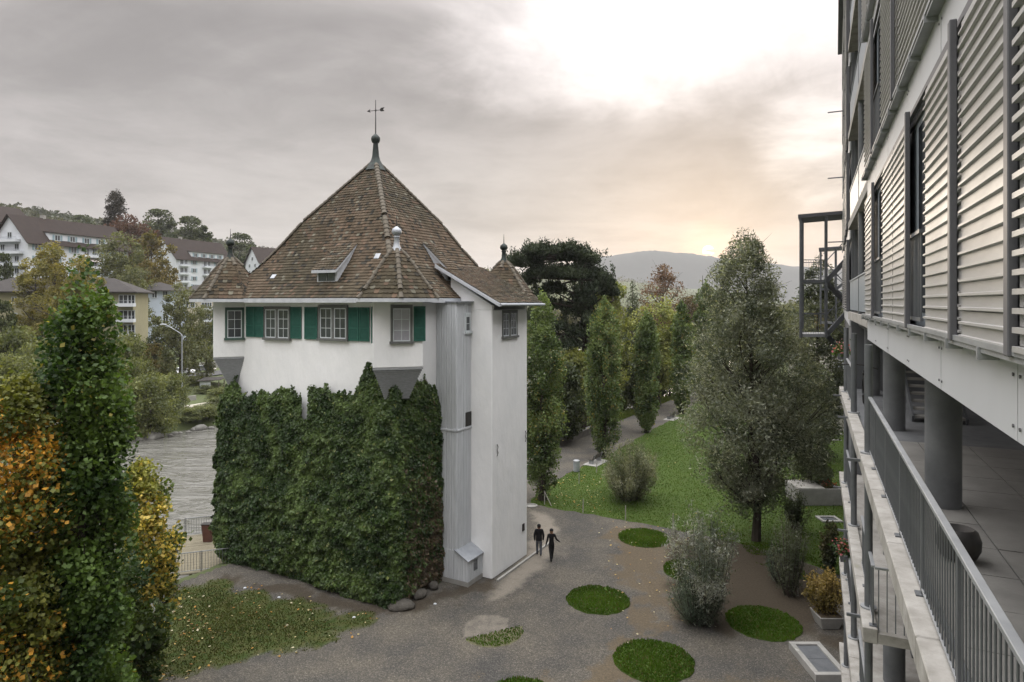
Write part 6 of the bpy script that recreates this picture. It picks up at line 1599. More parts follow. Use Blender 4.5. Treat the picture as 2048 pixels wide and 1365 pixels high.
# lower galleries
LV = [11.1, 8.2, 5.3, 2.4]
for k, z in enumerate(LV):
    sa = -6 if k == 0 else SY(11.4)
    mb = MB(); FB_.box(mb, sa, S_LOG + .1, -5.2 if k == 0 else -2.35, 0.03, z - .2, z - .025); sl = mb.build('gallery_slab', MATS['column_concrete' if k == 0 else 'ledge'], block)
    for a in np.arange(sa, S_LOG - .5, 2.4):            # edge beam in separate precast lengths
        mb = MB(); FB_.box(mb, a + .008, min(a + 2.392, S_LOG), 0.034, .27, z - .22, z + .05); mb.build('edge_beam', MATS['ledge'], sl, bevel=.012)
    if k:                                               # upright cladding panels behind the galleries
        for a in np.arange(SY(6.5), S_LOG - .5, .62):
            mb = MB(); FB_.box(mb, a + .008, a + .612, -2.44, -2.4, z + .02, LV[k - 1] - .22); mb.build('wall_panel', MATS['beige_panel'], sl)
        s_ = SY(11.45); mb = MB(); FB_.box(mb, s_, s_ + .04, -2.3, .08, z + 1.08, z + 1.12); er = mb.build('end_rail', MATS['steel_light'], sl)
        for o_ in np.arange(-2.2, .1, .13):
            mb = MB(); FB_.box(mb, s_ + .012, s_ + .028, o_, o_ + .016, z, z + 1.08); mb.build('bar', MATS['steel'], er)
mb = MB(); FB_.box(mb, -6, S_LOG, -2.6, -2.46, 0, 10.85); mb.build('ground_wall', MATS['beige_panel'], block)
mb = MB(); FB_.box(mb, S_LOG - .1, S_LOG + .1, -5.2, -.6, 0, 13.2); mb.build('cross_wall', MATS['inner_wall'], block)
mb = MB(); FB_.box(mb, -6, S_LOG, -5.2, -.31, 13.2, 13.4); mb.build('ceiling', MATS['column_concrete'], block)
for Y in (3.6, 9.55, 15.2, 20.8):
    for k, z in enumerate(LV):
        c = FB_(SY(Y), -.62, 0); top = (LV[k - 1] - .2) if k else 13.2
        MB().tube([(c.x, c.y, z - .02), (c.x, c.y, top)], .225, 20).build('column', MATS['column_concrete'], block, smooth=True)
    MB().tube([(c.x, c.y, 0), (c.x, c.y, 2.2)], .225, 20).build('column', MATS['column_concrete'], block, smooth=True)
for Y in (12.2, 16.7, 20.6):
    c = FB_(SY(Y), .12, 0)
    for z0, z1 in ((11.15, 13.2), (8.25, 10.88), (5.35, 7.98), (2.45, 5.08), (0, 2.18)):
        p = MB().tube([(c.x, c.y, z0), (c.x, c.y, z1)], .07, 12).build('steel_post', MATS['steel'], block, smooth=True)
        MB().lathe((c.x, c.y, z0), [(.14, 0), (.14, .03)], 14).build('foot_plate', MATS['steel_light'], p)
    for z in (11.0, 8.1):
        MB().bar(FB_(SY(Y) - .25, .05, z + .06), FB_(SY(Y) - .25, .5, z + .06), .05).build('spout', MATS['steel'], block)
# railings: posts, handrail, single bars
bar_me = None
def railing(s0, s1, z, o=.10, h=1.12, pitch=.115, label='rail', posts=1.75, detail=True):
    global bar_me
    mb = MB(); FB_.box(mb, s0, s1, o - .03, o + .03, z + h - .03, z + h + .01); FB_.box(mb, s0, s1, o - .012, o + .012, z + .10, z + .125)
    rl = mb.build('railing', MATS['steel_light'], block, bevel=.004)
    for s in np.arange(s0 + .03, s1, posts):
        mb = MB(); FB_.box(mb, s - .03, s + .03, o - .012, o + .012, z + .05, z + h - .032); FB_.box(mb, s - .06, s + .06, o - .06, o + .06, z + .052, z + .066); mb.build('rail_post', MATS['steel'], rl)
    if bar_me is None:
        m_ = MB(); m_.tube([(0, 0, 0), (0, 0, .965)], .0075, 6); bar_me = m_.mesh('bar'); bar_me.materials.append(MATS['steel'])
    n = int((s1 - s0) / pitch)
    for k in range(n):
        ob = bpy.data.objects.new('bar', bar_me); col.objects.link(ob); ob.parent = rl
        ob.location = FB_(s0 + (k + .5) * pitch, o, z + .125) - ORG[block.name]
railing(SY(1.5), fy(1735, .1), 11.1)
railing(SY(17.4), S_LOG + .1, 11.1, pitch=.14)
railing(SY(11.5), SY(14.2), 8.2); railing(SY(11.5), SY(15), 5.3)
railing(SY(17), SY(21.5), 8.2, pitch=.2); railing(SY(17), SY(21.5), 5.3, pitch=.2)
# small balcony platform one level down with its own rail
# terrace paving
for i in range(14):
    for j in range(6):
        s = SY(3.0) + i * .92; o = -.04 - j * .86
        if s + .9 > SY(14.5): continue
        mb = MB(); FB_.box(mb, s + .006, s + .912, o - .85, o - .008, 11.076, 11.1 + random.uniform(-.003, .003)); mb.build('paver', MATS['paver'], block)
# open stairs inside the galleries
def flight(s0, s1, o0, o1, z0, z1):
    """treads climbing along the facade between two stringers"""
    n = 15; st_ = MB().bar(FB_(s0, o0, z0), FB_(s1, o0, z1), .05, .28).build('stair', MATS['steel'], block)
    MB().bar(FB_(s0, o1, z0), FB_(s1, o1, z1), .05, .28).build('stringer', MATS['steel'], st_)
    for k in range(n):
        t = (k + .5) / n; mb = MB(); s = s0 + (s1 - s0) * t; z = z0 + (z1 - z0) * t
        FB_.box(mb, s - .15, s + .15, o0 - .03, o1 + .03, z, z + .05); mb.build('tread', MATS['concrete'], st_)
for k, z in enumerate(LV[:3]):
    flight(SY(16.4), SY(20.4), -1.15, -2.25, z, 13.4 if k == 0 else LV[k - 1] - .05)
def bicycle(s, z):
    p = FB_(s, -.25, z); t = thing('bicycle', 'black bicycle parked behind the far gallery railing', 'bicycle', p)
    W = lambda a, h, o=-.25: FB_(s + a, o, z + h)
    for a in (-.52, .52):
        ring = [W(a + .34 * math.cos(q), .34 + .34 * math.sin(q)) for q in np.linspace(0, 2 * math.pi, 25)]
        MB().tube(ring, .022, 6, cap=False).build('wheel', MATS['tyre'], t)
    fr = MB(); fr.tube([W(-.52, .34), W(-.15, .82)], .018, 6); fr.tube([W(-.15, .82), W(0, .32), W(-.52, .34)], .018, 6); fr.tube([W(0, .32), W(.36, .85), W(-.15, .78)], .02, 6); fr.tube([W(.34, .95), W(.52, .34)], .018, 6); fr.build('frame', MATS['iron'], t)
    MB().bar(W(-.3, .9), W(-.04, .9), .14, .06).build('saddle', MATS['tyre'], t)
    MB().tube([W(.34, 1.0, -.6), W(.33, 1.1, -.25), W(.34, 1.12, .05), W(.28, 1.1, .35)], .016, 6).build('handlebar', MATS['iron'], t)
mat('tyre', (0.02, 0.02, 0.02), rough=0.85)
bicycle(SY(18.4), 11.1)
# dark rounded tub and a plant on the terrace
c = at(1925, 1098, 6.9); c = FB_(SY(7.5), -.42, 11.1)
t = thing('terrace_tub', 'dark grey rounded tub on the paved terrace behind the railing', 'tub', c)
MB().lathe(c, [(.10, 0), (.17, .04), (.215, .14), (.22, .24), (.19, .33), (.15, .36), (.13, .345), (.02, .31)], 18).build('bowl', MATS['iron'], t, smooth=True)
# dark cable drum shape hung on rail with flowers
def flower_box(label, s, z, seed):
    p = FB_(s, .22, z); t = thing('flower_box', label, 'flower box', p, 'flower boxes on the gallery railings')
    mb = MB(); FB_.box(mb, s - .4, s + .4, .14, .34, z, z + .18); mb.build('trough', MATS['post_grey'], t)
    r = np.random.default_rng(seed); n = 420; P = r.normal(0, 1, (n, 3)) * np.array([.22, .12, .15]) ; W = np.stack([FB_.d.x * P[:, 0] + FB_.n.x * P[:, 1], FB_.d.y * P[:, 0] + FB_.n.y * P[:, 1], np.abs(P[:, 2]) + .12], -1)
    leaf_cloud('plants', W, .05, (.03, .06, .02), (.09, .13, .04), t, 'leaf', .7, seed)
    leaf_cloud('blossoms', W[:120] + np.array([0, 0, .08]), .035, (.45, .12, .14), (.55, .4, .42), t, 'leaf', .9, seed + 1)
flower_box('flower box with pink blossoms on the gallery railing below the stair tower', SY(21.3), 12.15, 3)
flower_box('flower box with red blossoms hung low on the building front', SY(19.5), 6.3, 4)

# ------------------------------------------------------------------ steel stair towers on the far facade
def stair_tower(label, Y, px0, px1, px2):
    """depth runs parallel to the facade"""
    X0, X1, X2 = ((p - CX) / FPX * Y for p in (px0, px1, px2)); d = 2.2
    P = lambda x, dy, z: (x + .48 * dy, Y + dy, z)
    def bx(x0, x1, a, b, z0, z1, mb=None): return (mb or MB()).hexa([P(x0, a, z0), P(x1, a, z0), P(x1, b, z0), P(x0, b, z0), P(x0, a, z1), P(x1, a, z1), P(x1, b, z1), P(x0, b, z1)])
    t = thing('stair_tower', label, 'stair tower', ((X0 + X2) / 2, Y, 0), 'open steel stair towers on the facade')
    for x in (X0 + .05, X1):
        for dy in (0, d): MB().bar(P(x, dy, 12.1), P(x, dy, 18.55), .12).build('post', MATS['steel'], t)
    MB().hexa([P(X0 - .1, -.15, 18.5), P(X2 + .3, -.15, 18.72), P(X2 + .3, d + .1, 18.72), P(X0 - .1, d + .1, 18.5), P(X0 - .1, -.15, 18.68), P(X2 + .3, -.15, 18.9), P(X2 + .3, d + .1, 18.9), P(X0 - .1, d + .1, 18.68)]).build('roof', MATS['post_grey'], t)
    for z in (12.3, 15.2):
        bx(X0, X1 + .1, 0, d, z - .16, z).build('landing', MATS['steel_light'] if z < 13 else MATS['steel'], t)
        mb = bx(X0, X1, 0, .04, z + 1.05, z + 1.09); bx(X0, X0 + .04, .041, d - .041, z + 1.051, z + 1.089, mb); bx(X0, X1, d - .04, d, z + 1.05, z + 1.09, mb); rl = mb.build('railing', MATS['steel'], t)
        for dy in (.02, d - .02):
            for k in range(int((X1 - X0) / .13)):
                bx(X0 + .06 + k * .13, X0 + .075 + k * .13, dy - .008, dy + .008, z, z + 1.05).build('bar', MATS['steel'], rl)
        for a, sgn in ((.1, 1), (1.2, -1)):
            st_ = MB().bar(P(X1, a, z - .08), P(X2 + .35, a, z - .08 + sgn * 1.25), .05, .24).build('stair_flight', MATS['steel'], t)
            MB().bar(P(X1, a + .85, z - .08), P(X2 + .35, a + .85, z - .08 + sgn * 1.25), .05, .24).build('stringer', MATS['steel'], st_)
            for k in range(7):
                f = (k + .5) / 7; x = X1 + (X2 + .35 - X1) * f; bx(x - .12, x + .12, a + .03, a + .82, z - .06 + sgn * 1.25 * f, z - .02 + sgn * 1.25 * f).build('tread', MATS['steel_light'], st_)
            MB().bar(P(X1, a + .02, z + 1.0), P(X2 + .35, a + .02, z + 1.0 + sgn * 1.25), .04).build('handrail', MATS['steel'], st_)
stair_tower('nearer open steel stair tower with flat roof on the building facade', 34.8, 1600, 1652, 1682)
stair_tower('farther open steel stair tower seen behind the nearer one', 56, 1640, 1672, 1700)
# white low building behind at the end of the lawn
mb = MB(); a = at(1655, 605, 70); mb.box(a.x, a.x + 9, 70, 80, 0, 9); tag(mb.build('rendered_house', MATS['beige_panel'], None, org=(a.x + 4, 74, 0)), 'pale rendered house wall at the far end of the lawn', 'house')
hw = bpy.data.objects['rendered_house']
f_ = Frame((a.x, 70), (1, 0), -1)
for s in (1.2, 3.4):
    for z in (3.2, 6.2): fwin(f_, s, z, 1.0, 1.6, hw, False)
# ================================================================== garden furniture, walls, deck
mat('bench_wood', (0.05, 0.045, 0.04), (0.08, 0.07, 0.06), scale=4, rough=0.7, stretch=(1, 1, 1)); mat('stake_wood', (0.35, 0.33, 0.30), (0.25, 0.235, 0.21), scale=6, rough=0.9)
mat('deck_wood', (0.19, 0.17, 0.12), (0.13, 0.115, 0.08), (0.16, 0.17, 0.1), scale=2.5, rough=0.9, bump=0.4, stretch=(1, 5, 1)); mat('rust_box', (0.10, 0.045, 0.03), (0.07, 0.03, 0.022), scale=4, rough=0.85)
pd = Vector((RM.x, RM.y, 0))
def bench(label, px, py):
    g = gnd(px, py); fr = Frame((g.x, g.y), RM, 1); t = thing('park_bench', label, 'bench', (g.x, g.y, 0), 'benches along the garden path')
    mb = MB(); fr.box(mb, -1.3, 1.3, -.75, .55, 0.008, .05); mb.build('base_slab', MATS['concrete'], t)
    for s in (-.75, .75):
        mb = MB(); fr.box(mb, s - .03, s + .03, -.22, .22, .05, .42); mb.bar(fr(s, -.2, .4), fr(s, -.34, .85), .06); mb.build('leg', MATS['steel_light'], t)
    for k in range(4):
        mb = MB(); fr.box(mb, -.95, .95, .22 - k * .115 - .1, .22 - k * .115, .425, .455); mb.build('seat_slat', MATS['bench_wood'], t)
    for k in range(3):
        a0 = fr(-.95, -.22 - .045 * k, .52 + k * .13); a1 = fr(.95, -.22 - .045 * k, .52 + k * .13); MB().bar(a0, a1, .03, .1).build('back_slat', MATS['bench_wood'], t)
bench('slatted bench on a concrete slab next to the litter bin', 1190, 926); bench('slatted bench farther along the path beside the silvery tree', 1342, 838)
g = gnd(1153, 944); t = thing('litter_bin', 'grey cylindrical metal litter bin beside the bench', 'litter bin', (g.x, g.y, 0))
MB().lathe((g.x, g.y, 0), [(.2, .0), (.2, .05), (.26, .06), (.27, .85), (.24, .86)], 16).build('drum', MATS['zinc'], t, smooth=True); MB().lathe((g.x, g.y, 0), [(.28, .86), (.28, .93), (.2, .98)], 16).build('lid', MATS['steel_light'], t)
for k, (px, py, h, lab) in enumerate(((1089, 1010, .95, 'grey wooden stake supporting the poplar next to the annex'), (1158, 968, .85, 'thin grey stake in the lawn below the litter bin'), (1193, 946, .8, 'thin grey stake beside the bench slab'), (1166, 1027, .95, 'thin grey stake at the lawn corner near the walkers'), (1251, 1041, .95, 'thin grey stake at the lawn edge before the willow shrub'), (1346, 1058, .95, 'thin grey stake at the lawn edge beside the silvery shrub'), (1596, 1192, 1.6, 'tall thin stake beside the dark shrub on the soil'), (1641, 870, .9, 'thin stake on the far strip of lawn by the building'))):
    g = gnd(px, py); MBs = MB().tube([(g.x, g.y, 0), (g.x + .01, g.y, h)], [.035, .03], 8); tag(MBs.build('stake', MATS['stake_wood'], None, org=(g.x, g.y, 0)), lab, 'stake', 'stakes round the lawn')
g = gnd(1089, 1010); g2 = gnd(1103, 1013); tag(MB().tube([(g.x, g.y, .9), (g2.x, g2.y, 0.02)], .03, 8).build('brace', MATS['stake_wood'], None, org=(g2.x, g2.y, 0)), 'slanting grey wooden brace leaning on the poplar stake', 'brace')
g = gnd(1063, 1013); mb = MB(); mb.lathe((g.x, g.y, 0), [(.30, .0), (.42, .006), (.42, .08), (.34, .085), (.33, .03), (.05, .028)], 24); tag(mb.build('manhole_ring', MATS['concrete'], None, org=(g.x, g.y, 0)), 'pale round concrete ring set in the gravel at the annex corner', 'manhole')
# low wall and grass strip left of the path
def low_stone_wall(label, n0, m0, m1, h, th, dn=0.0):
    a = Vector(xy(n0, m0)); d = Vector(RM); fr = Frame(a, d, 1); L = m1 - m0; t = thing('path_wall', label, 'wall', (*xy(n0, (m0 + m1) / 2), 0))
    mb = MB(); fr.box(mb, 0, L, -th / 2 + .03, th / 2 - .03, -.1, h - .08); mb.build('core', MATS['stone_base'], t)
    s = 0
    while s < L - .3:
        w = random.uniform(.9, 1.3); w = min(w, L - s); mb = MB(); fr.box(mb, s + .008, s + w - .008, -th / 2, th / 2, h - .08, h + random.uniform(0, .01)); mb.build('coping_stone', MATS['concrete'], t, bevel=.01); s += w
low_stone_wall('low wall with pale coping along the river side of the garden path', -29.4, 52, 66, .75, .45)
strip('grass_bank', [xy(-30.6, 44 + i * 4) for i in range(22)], 2.0, 'turf', 0.05, kind='structure')
r_ = np.random.default_rng(8); mm = 44 + 84 * r_.random(26000); n2 = -31.5 + 1.9 * r_.random(26000); X_, Y_ = 0.85 * n2 + 0.527 * mm, -0.527 * n2 + 0.85 * mm
tag(blades('bank_grass', np.c_[X_, Y_, height(X_, Y_) + .02], .22, (.045, .075, .015), (.11, .13, .035), w=.05, seed=9), 'rough grass on the bank strip between path wall and river', 'grass', kind='stuff')
# stone wall on the left and the riverside deck
a = gnd(296, 1268); b = gnd(338, 1176); wv = (b - a); fr = Frame((a.x, a.y), (wv.x, wv.y), 1); t = thing('stone_wall', 'short mossy stone wall between thin grass and riverside bushes', 'wall', (a.x, a.y, 0))
mat('moss_stone', (0.16, 0.165, 0.15), (0.10, 0.105, 0.085), (0.09, 0.11, 0.05), scale=3, rough=0.95, bump=0.7, bscale=12)
for row in range(4):
    s = -1.2 - row * .2
    while s < wv.length + .3:
        w = random.uniform(.4, .75); mb = MB(); fr.box(mb, s + .012, s + w - .012, -.22 + random.uniform(-.03, .03), .22 + random.uniform(-.03, .03), -.5 + row * .27 + .01, -.5 + (row + 1) * .27); mb.build('stone', MATS['moss_stone'], t, bevel=.03); s += w
d0 = gnd(345, 1152, -.3); d1 = gnd(441, 1140, -.3); ux = (d1 - d0); ux.z = 0; L = ux.length; fr = Frame((d0.x, d0.y), (ux.x, ux.y), 1)
t = thing('river_deck', 'small timber deck by the river beside the ivy wall', 'deck', (d0.x, d0.y, -.3))
DP = 6.2
mb = MB()
for k in range(4): fr.box(mb, .1 + k * (L - .3) / 3, .22 + k * (L - .3) / 3, .05, DP, -.52, -.345)
mb.build('joist', MATS['bark_pale'], t)
for k in range(int(DP / .2)):
    mb = MB(); fr.box(mb, -.2 + random.uniform(-.04, .04), L + .6, k * .2 + .006, k * .2 + .194, -.34, -.30 + random.uniform(0, .008)); mb.build('plank', MATS['deck_wood'], t)
mb = MB()
for s in (.05, L + .5):
    for o in (.1, DP - .1): fr.box(mb, s - .07, s + .07, o - .07, o + .07, -3.6, -.345)
mb.build('pile', MATS['bark'], t)
def fence(label, o, z):
    t2 = thing('deck_fence', label, 'fence', fr(L / 2, o, z), 'metal fences of the river deck')
    mb = MB(); fr.box(mb, -.2, L + .6, o - .02, o + .02, z + 1.06, z + 1.1); fr.box(mb, -.2, L + .6, o - .015, o + .015, z + .1, z + .13); mb.build('rail', MATS['steel_light'], t2)
    for s in (-.2, L / 2 + .2, L + .58): MB().tube([fr(s, o, z), fr(s, o, z + 1.1)], .028, 6).build('post', MATS['steel'], t2)
    for k in range(int((L + .8) / .14)): MB().tube([fr(-.13 + k * .14, o, z + .13), fr(-.13 + k * .14, o, z + 1.06)], .011, 4, cap=False).build('bar', MATS['steel'], t2)
fence('grey bar fence along the water side of the river deck', DP - .05, -.3); fence('grey bar fence along the land side of the river deck', .08, -.3)
q = fr(1.25, DP - 1.4, -.3); t = thing('deck_post', 'short reddish brown wooden box post on the river deck', 'post', q)
MB().hexa([(q.x - .25, q.y - .2, -.3), (q.x + .25, q.y - .2, -.3), (q.x + .25, q.y + .2, -.3), (q.x - .25, q.y + .2, -.3), (q.x - .36, q.y - .2, .72), (q.x + .14, q.y - .2, .72), (q.x + .14, q.y + .2, .72), (q.x - .36, q.y + .2, .72)]).build('box', MATS['rust_box'], t, bevel=.02)
MB().hexa([(q.x - .39, q.y - .23, .722), (q.x + .17, q.y - .23, .722), (q.x + .17, q.y + .23, .722), (q.x - .39, q.y + .23, .722), (q.x - .39, q.y - .23, .76), (q.x + .17, q.y - .23, .76), (q.x + .17, q.y + .23, .76), (q.x - .39, q.y + .23, .76)]).build('cap', MATS['iron'], t)
# concrete planters and light wells by the building
def planter(label, px0, px1, py, dep, h, name='concrete_planter', fill=True, th=.12):
    g0, g1 = gnd(px0, py), gnd(px1, py); t = thing(name, label, 'planter', ((g0.x + g1.x) / 2, g0.y, 0), 'concrete planters by the building')
    x0, x1, y0, y1 = g0.x, g1.x, g0.y, g0.y + dep; mb = MB()
    mb.box(x0, x1, y0, y0 + th, 0, h); mb.box(x0, x1, y1 - th, y1, 0, h); mb.box(x0, x0 + th, y0 + th, y1 - th, 0, h - .003); mb.box(x1 - th, x1, y0 + th, y1 - th, 0, h - .003); mb.build('box', MATS['concrete'], t, bevel=.015)
    MB().box(x0 + th, x1 - th, y0 + th, y1 - th, 0, h - .15).build('soil', MATS['soil_mat'], t)
    return t, (x0, x1, y0, y1)
mat('soil_mat', (.06, .045, .03), (.09, .07, .045), scale=6, rough=1)
t, (x0, x1, y0, y1) = planter('wide concrete planter box with stone slabs and red flowers beside the building', 1597, 1684, 1012, 2.2, 1.15)
MB().box(x0 + .02, x0 + (x1 - x0) * .38, y0 + .02, y1 - .02, 1.152, 1.2).build('slab', MATS['ledge'], t); MB().box(x0 + (x1 - x0) * .385, x0 + (x1 - x0) * .62, y0 + .02, y1 - .02, 1.152, 1.195).build('slab', MATS['ledge'], t)
r = np.random.default_rng(12); P = np.c_[r.uniform((x1 - x0) * .15, (x1 - x0) * .48, 500), r.uniform(.3, 1.9, 500), 1.05 + .25 * r.random(500)]
leaf_cloud('plants', P, .06, (.05, .06, .025), (.12, .11, .05), t, 'leaf', .7, 3); leaf_cloud('blossoms', P[:60] + np.array([0, 0, .12]), .045, (.5, .03, .03), (.6, .08, .05), t, 'leaf', .9, 5)
t, _ = planter('grey concrete planter at the far end of the lawn strip', 1664, 1700, 788, 2.2, 1.2)
g = gnd(1664, 1262); t = thing('planter_tub', 'angular grey planter tub holding the yellow shrub', 'planter', (g.x, g.y + .3, 0))
sq = lambda a: [(g.x - a, g.y + .45 - a), (g.x + a, g.y + .45 - a), (g.x + a, g.y + .45 + a), (g.x - a, g.y + .45 + a)]
MB().prism(sq(.36), 0, .55, sq(.52)).build('tub', MATS['concrete'], t, bevel=.02); MB().prism(sq(.46), .552, .57).build('soil', MATS['soil_mat'], t)
shrub('yellow_shrub', 'yellow leaved shrub growing in the grey planter tub', (g.x, g.y + .45, .5), 1.9, .85, 3000, .07, (.13, .10, .03), (.32, .23, .075), 48, aspect=.5, stems=30)
def light_well(label, x0, x1, y0, y1, h):
    t = thing('light_well', label, 'light well', ((x0 + x1) / 2, y0, 0), 'concrete light wells along the building'); th = .2; mb = MB()
    mb.box(x0, x1, y0, y0 + th, 0, h); mb.box(x0, x1, y1 - th, y1, 0, h); mb.box(x0, x0 + th, y0 + th, y1 - th, 0, h - .002); mb.box(x1 - th, x1, y0 + th, y1 - th, 0, h - .002); mb.build('kerb', MATS['concrete'], t, bevel=.015)
    n = 2
    for k in range(n): MB().box(x0 + th + .01, x1 - th - .01, y0 + th + (y1 - y0 - 2 * th) * k / n + .01, y0 + th + (y1 - y0 - 2 * th) * (k + 1) / n - .01, .02, h - .06).build('cover', MATS['steel'], t)
g0 = gnd(1626, 1366); g1 = gnd(1690, 1298); light_well('light well with pale kerb and grey covers at the building foot beside the gravel', g0.x + .1, g0.x + 1.35, g0.y, g1.y, .3)
g0 = gnd(1646, 1046); light_well('small flat light well with grey cover in the lawn strip below the planter', g0.x, g0.x + 1.3, g0.y, g0.y + 1.1, .1)
g0 = gnd(1664, 868); 
for k, (px, py) in enumerate(((1672, 870), (1668, 882))):
    g = gnd(px, py); tag(MB().box(g.x - .6, g.x + .8, g.y, g.y + .55, 0, .06).build('stepping_slab', MATS['concrete'], None, org=(g.x, g.y, 0)), 'flat grey slab lying in the far lawn strip by the building', 'slab', 'slabs in the lawn strip')
strip('foot_path', [tuple(gnd(1632 + k * 10, 848.5 + k * .3)[:2]) for k in range(7)], .35, 'sandy', .03, kind='structure')
mb = MB(); FB_.box(mb, SY(18.5), SY(22), .3, .5, 0, .12); tag(mb.build('kerb', MATS['ledge'], None, org=FB_(SY(28), .7, 0)), 'pale concrete kerb running along the building foot', 'kerb')
# hedge of climbing plants against the building foot
shrub('climber', 'dark leafy climber with red berries at the building foot', FB_(SY(33), .35, 0), 3.0, .45, 2600, .07, (.025, .04, .015), (.08, .07, .03), 52, aspect=.6, stems=24)

# ================================================================== two people walking away
def person(label, px, py, H, head_dir, pose, cols):
    """one skinned figure; joints in units of body height, x to the right, y away from the camera"""
    g = gnd(px, py); t = thing('person', label, 'person', (g.x, g.y, 0.005), None)
    J, E, Rd = pose()
    bm = bmesh.new(); lay = bm.verts.layers.skin.verify(); vs = []
    for i, (p, rd) in enumerate(zip(J, Rd)):
        v = bm.verts.new((p[0] * H, p[1] * H, p[2] * H)); v[lay].radius = (rd[0] * H, rd[1] * H) if isinstance(rd, tuple) else (rd * H, rd * H); v[lay].use_root = (i == 0); vs.append(v)
    for a, b in E: bm.edges.new((vs[a], vs[b]))
    me = bpy.data.meshes.new('body'); bm.to_mesh(me); bm.free()
    o = link('body', me, None, t)
    o.modifiers.new('skin', 'SKIN'); s = o.modifiers.new('sub', 'SUBSURF'); s.levels = 2; s.render_levels = 2
    m = bpy.data.materials.new('clothes_' + str(px)); m.use_nodes = True; nt = m.node_tree; b = nt.nodes['Principled BSDF']; b.inputs['Roughness'].default_value = .85; b.inputs['Specular IOR Level'].default_value = .2
    tc = _n(nt, 'ShaderNodeTexCoord'); sp = _n(nt, 'ShaderNodeSeparateXYZ'); nt.links.new(tc.outputs['Object'], sp.inputs[0])
    mr = _n(nt, 'ShaderNodeMath', operation='DIVIDE'); nt.links.new(sp.outputs[2], mr.inputs[0]); mr.inputs[1].default_value = H
    cr = _n(nt, 'ShaderNodeValToRGB'); cr.color_ramp.interpolation = 'CONSTANT'; e = cr.color_ramp.elements
    e[0].position = 0; e[0].color = (*cols[0][1], 1); e[1].position = cols[1][0]; e[1].color = (*cols[1][1], 1)
    for p_, c_ in cols[2:]:
        k = e.new(p_); k.color = (*c_, 1)
    nt.links.new(mr.outputs[0], cr.inputs[0]); nt.links.new(cr.outputs[0], b.inputs['Base Color']); me.materials.append(m)
    return t, g
def hand(J, E, Rd, wrist, d):
    """palm and five short fingers hanging from the wrist joint"""
    w = Vector(J[wrist]); d = Vector(d).normalized(); s = Vector((0, 1, 0)); palm = len(J); J.append(tuple(w + d * .035)); Rd.append((.016, .010)); E.append((wrist, palm))
    for k, ln in enumerate((.030, .040, .043, .039, .030)):
        off = s * (k - 2) * .010; a = len(J); J.append(tuple(Vector(J[palm]) + d * (.014 if k else -.004) + off + (s * -.012 if k == 0 else Vector((0, 0, 0))))); Rd.append(.0056); E.append((palm, a))
        J.append(tuple(Vector(J[a]) + d * ln + Vector((-.006 if d.x > 0 else .006, 0, -.004)))); Rd.append(.0044); E.append((a, a + 1))
def pose_a():
    J = [(0, 0, .53), (0, .005, .62), (0, .01, .72), (0, .005, .81), (0, .008, .855), (0, .012, .895), (0, .012, .94), (0, .008, .975)]
    Rd = [(.098, .072), (.10, .075), (.115, .08), (.085, .06), .034, .05, .058, .042]
    E = [(i, i + 1) for i in range(7)]
    def add(p, r, to): J.append(p); Rd.append(r); E.append((to, len(J) - 1)); return len(J) - 1
    for sx, ky, fy_ in ((-1, .05, .02), (1, -.01, -.10)):
        h = add((sx * .05, 0, .49), (.062, .062), 0); k = add((sx * .055, ky, .275), (.044, .046), h); a = add((sx * .055, fy_, .05), (.032, .036), k); add((sx * .058, fy_ + .07, .018), (.024, .018), a)
    for sx, ey, wy in ((-1, -.03, .0), (1, -.02, .03)):
        s = add((sx * .10, .005, .80), (.052, .05), 3); e = add((sx * .145, ey, .645), (.042, .042), s); w = add((sx * .135, wy, .505), (.030, .030), e); hand(J, E, Rd, w, (0, .15, -1))
    return J, E, Rd
def pose_b():
    J = [(0, 0, .54), (0, .0, .62), (0, .005, .72), (0, .005, .805), (0, .006, .855), (0, .008, .895), (0, .010, .935), (0, .008, .97)]
    Rd = [(.084, .066), (.068, .055), (.082, .06), (.07, .05), .026, .042, .05, .036]
    E = [(i, i + 1) for i in range(7)]
    def add(p, r, to): J.append(p); Rd.append(r); E.append((to, len(J) - 1)); return len(J) - 1
    for sx, ky, fy_ in ((-1, -.02, -.16), (1, .045, .05)):
        h = add((sx * .045, 0, .50), (.058, .06), 0); k = add((sx * .035, ky, .28), (.042, .044), h); a = add((sx * .02, fy_, .055), (.028, .032), k); add((sx * .02, fy_ + .07, .018), (.022, .016), a)
    for sx, e_, w_ in ((-1, (-.13, -.04, .66), (-.165, -.02, .53)), (1, (.15, -.03, .68), (.215, .05, .60))):
        s = add((sx * .095, .005, .80), (.04, .04), 3); e = add(e_, (.032, .032), s); w = add(w_, (.024, .024), e); hand(J, E, Rd, w, (sx * .35, .1, -.8) if sx < 0 else (.75, .3, -.45))
    return J, E, Rd
BK = (.008, .008, .009); SK = (.30, .19, .14)
t1, g1 = person('walker in black jacket, grey trousers and dark knitted cap', 1078, 1111, 1.72, 0, pose_a, [(0, (.02, .018, .016)), (.045, (.07, .075, .085)), (.475, BK), (.855, SK), (.87, (.06, .03, .02))])
t2, g2 = person('walker all in black with dark cap, arm held out', 1103, 1122, 1.74, 0, pose_b, [(0, BK), (.5, (.010, .010, .011)), (.565, BK), (.845, SK), (.90, (.16, .09, .06))])
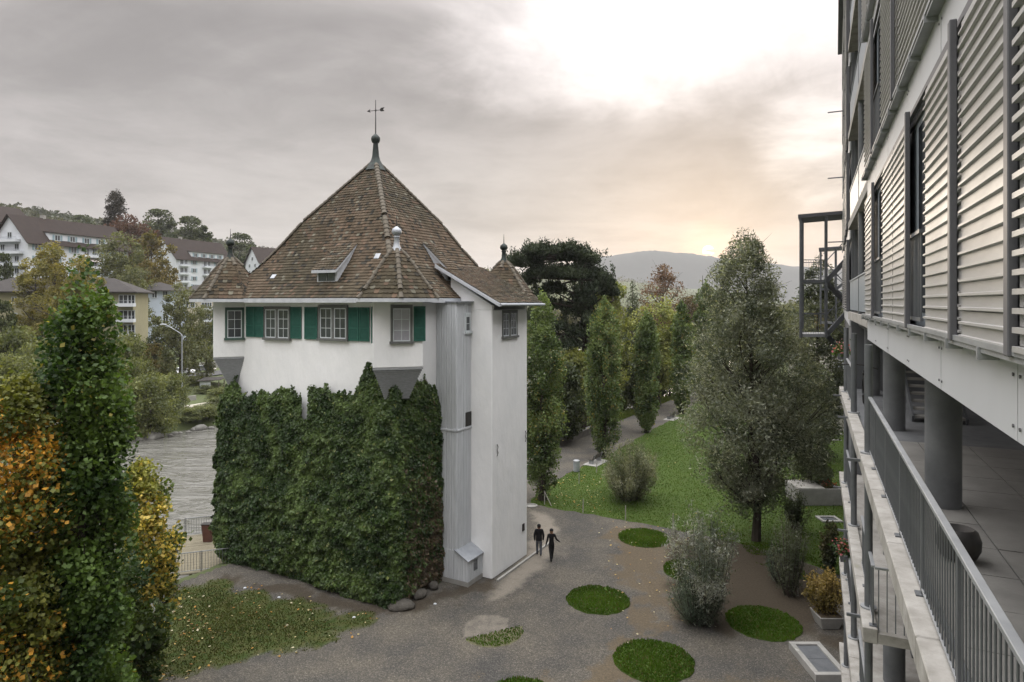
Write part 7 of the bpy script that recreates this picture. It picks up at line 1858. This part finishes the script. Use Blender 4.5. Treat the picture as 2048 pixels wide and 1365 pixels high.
def headwear(t, H, z, brim, hairc, capc, name='cap'):
    og = ORG[t.name]; mb = MB().lathe((og.x, og.y + .010 * H, og.z), [(.058 * H, (z - .035) * H), (.062 * H, (z - .01) * H), (.056 * H, (z + .02) * H), (.034 * H, (z + .04) * H), (.006, (z + .046) * H)], 14)
    if brim: mb.hexa([(og.x - .04 * H, og.y + .05 * H, og.z + (z - .03) * H), (og.x + .04 * H, og.y + .05 * H, og.z + (z - .03) * H), (og.x + .035 * H, og.y + .11 * H, og.z + (z - .036) * H), (og.x - .035 * H, og.y + .11 * H, og.z + (z - .036) * H), (og.x - .04 * H, og.y + .05 * H, og.z + (z - .024) * H), (og.x + .04 * H, og.y + .05 * H, og.z + (z - .024) * H), (og.x + .035 * H, og.y + .11 * H, og.z + (z - .03) * H), (og.x - .035 * H, og.y + .11 * H, og.z + (z - .03) * H)])
    mb.build(name, capc, t, smooth=True)
    hb = MB().lathe((og.x, og.y + .002 * H, og.z), [(.030 * H, (z - .095) * H), (.050 * H, (z - .075) * H), (.059 * H, (z - .05) * H), (.060 * H, (z - .03) * H)], 12); hb.build('hair', hairc, t, smooth=True)
mat('cap_black', BK, rough=.9); mat('hair_red', (.07, .028, .016), (.045, .02, .012), scale=40, rough=.7); mat('hair_fair', (.22, .13, .07), (.16, .09, .05), scale=40, rough=.7)
headwear(t1, 1.72, .955, False, MATS['hair_red'], MATS['cap_black']); headwear(t2, 1.74, .952, True, MATS['hair_fair'], MATS['cap_black'])

# ================================================================== the hazy autumn air
hz = bpy.data.materials.new('haze'); hz.use_nodes = True; nt = hz.node_tree; nt.nodes.remove(nt.nodes['Principled BSDF'])
pv = _n(nt, 'ShaderNodeVolumePrincipled'); pv.inputs['Color'].default_value = (.97, .96, .97, 1); pv.inputs['Density'].default_value = HAZE; pv.inputs['Anisotropy'].default_value = .2
nt.links.new(pv.outputs[0], nt.nodes['Material Output'].inputs['Volume'])
tag(MB().box(-5300, 5300, -700, 6300, -12, 330).build('haze', hz), 'thin pale autumn haze filling the valley air', 'haze', kind='stuff')
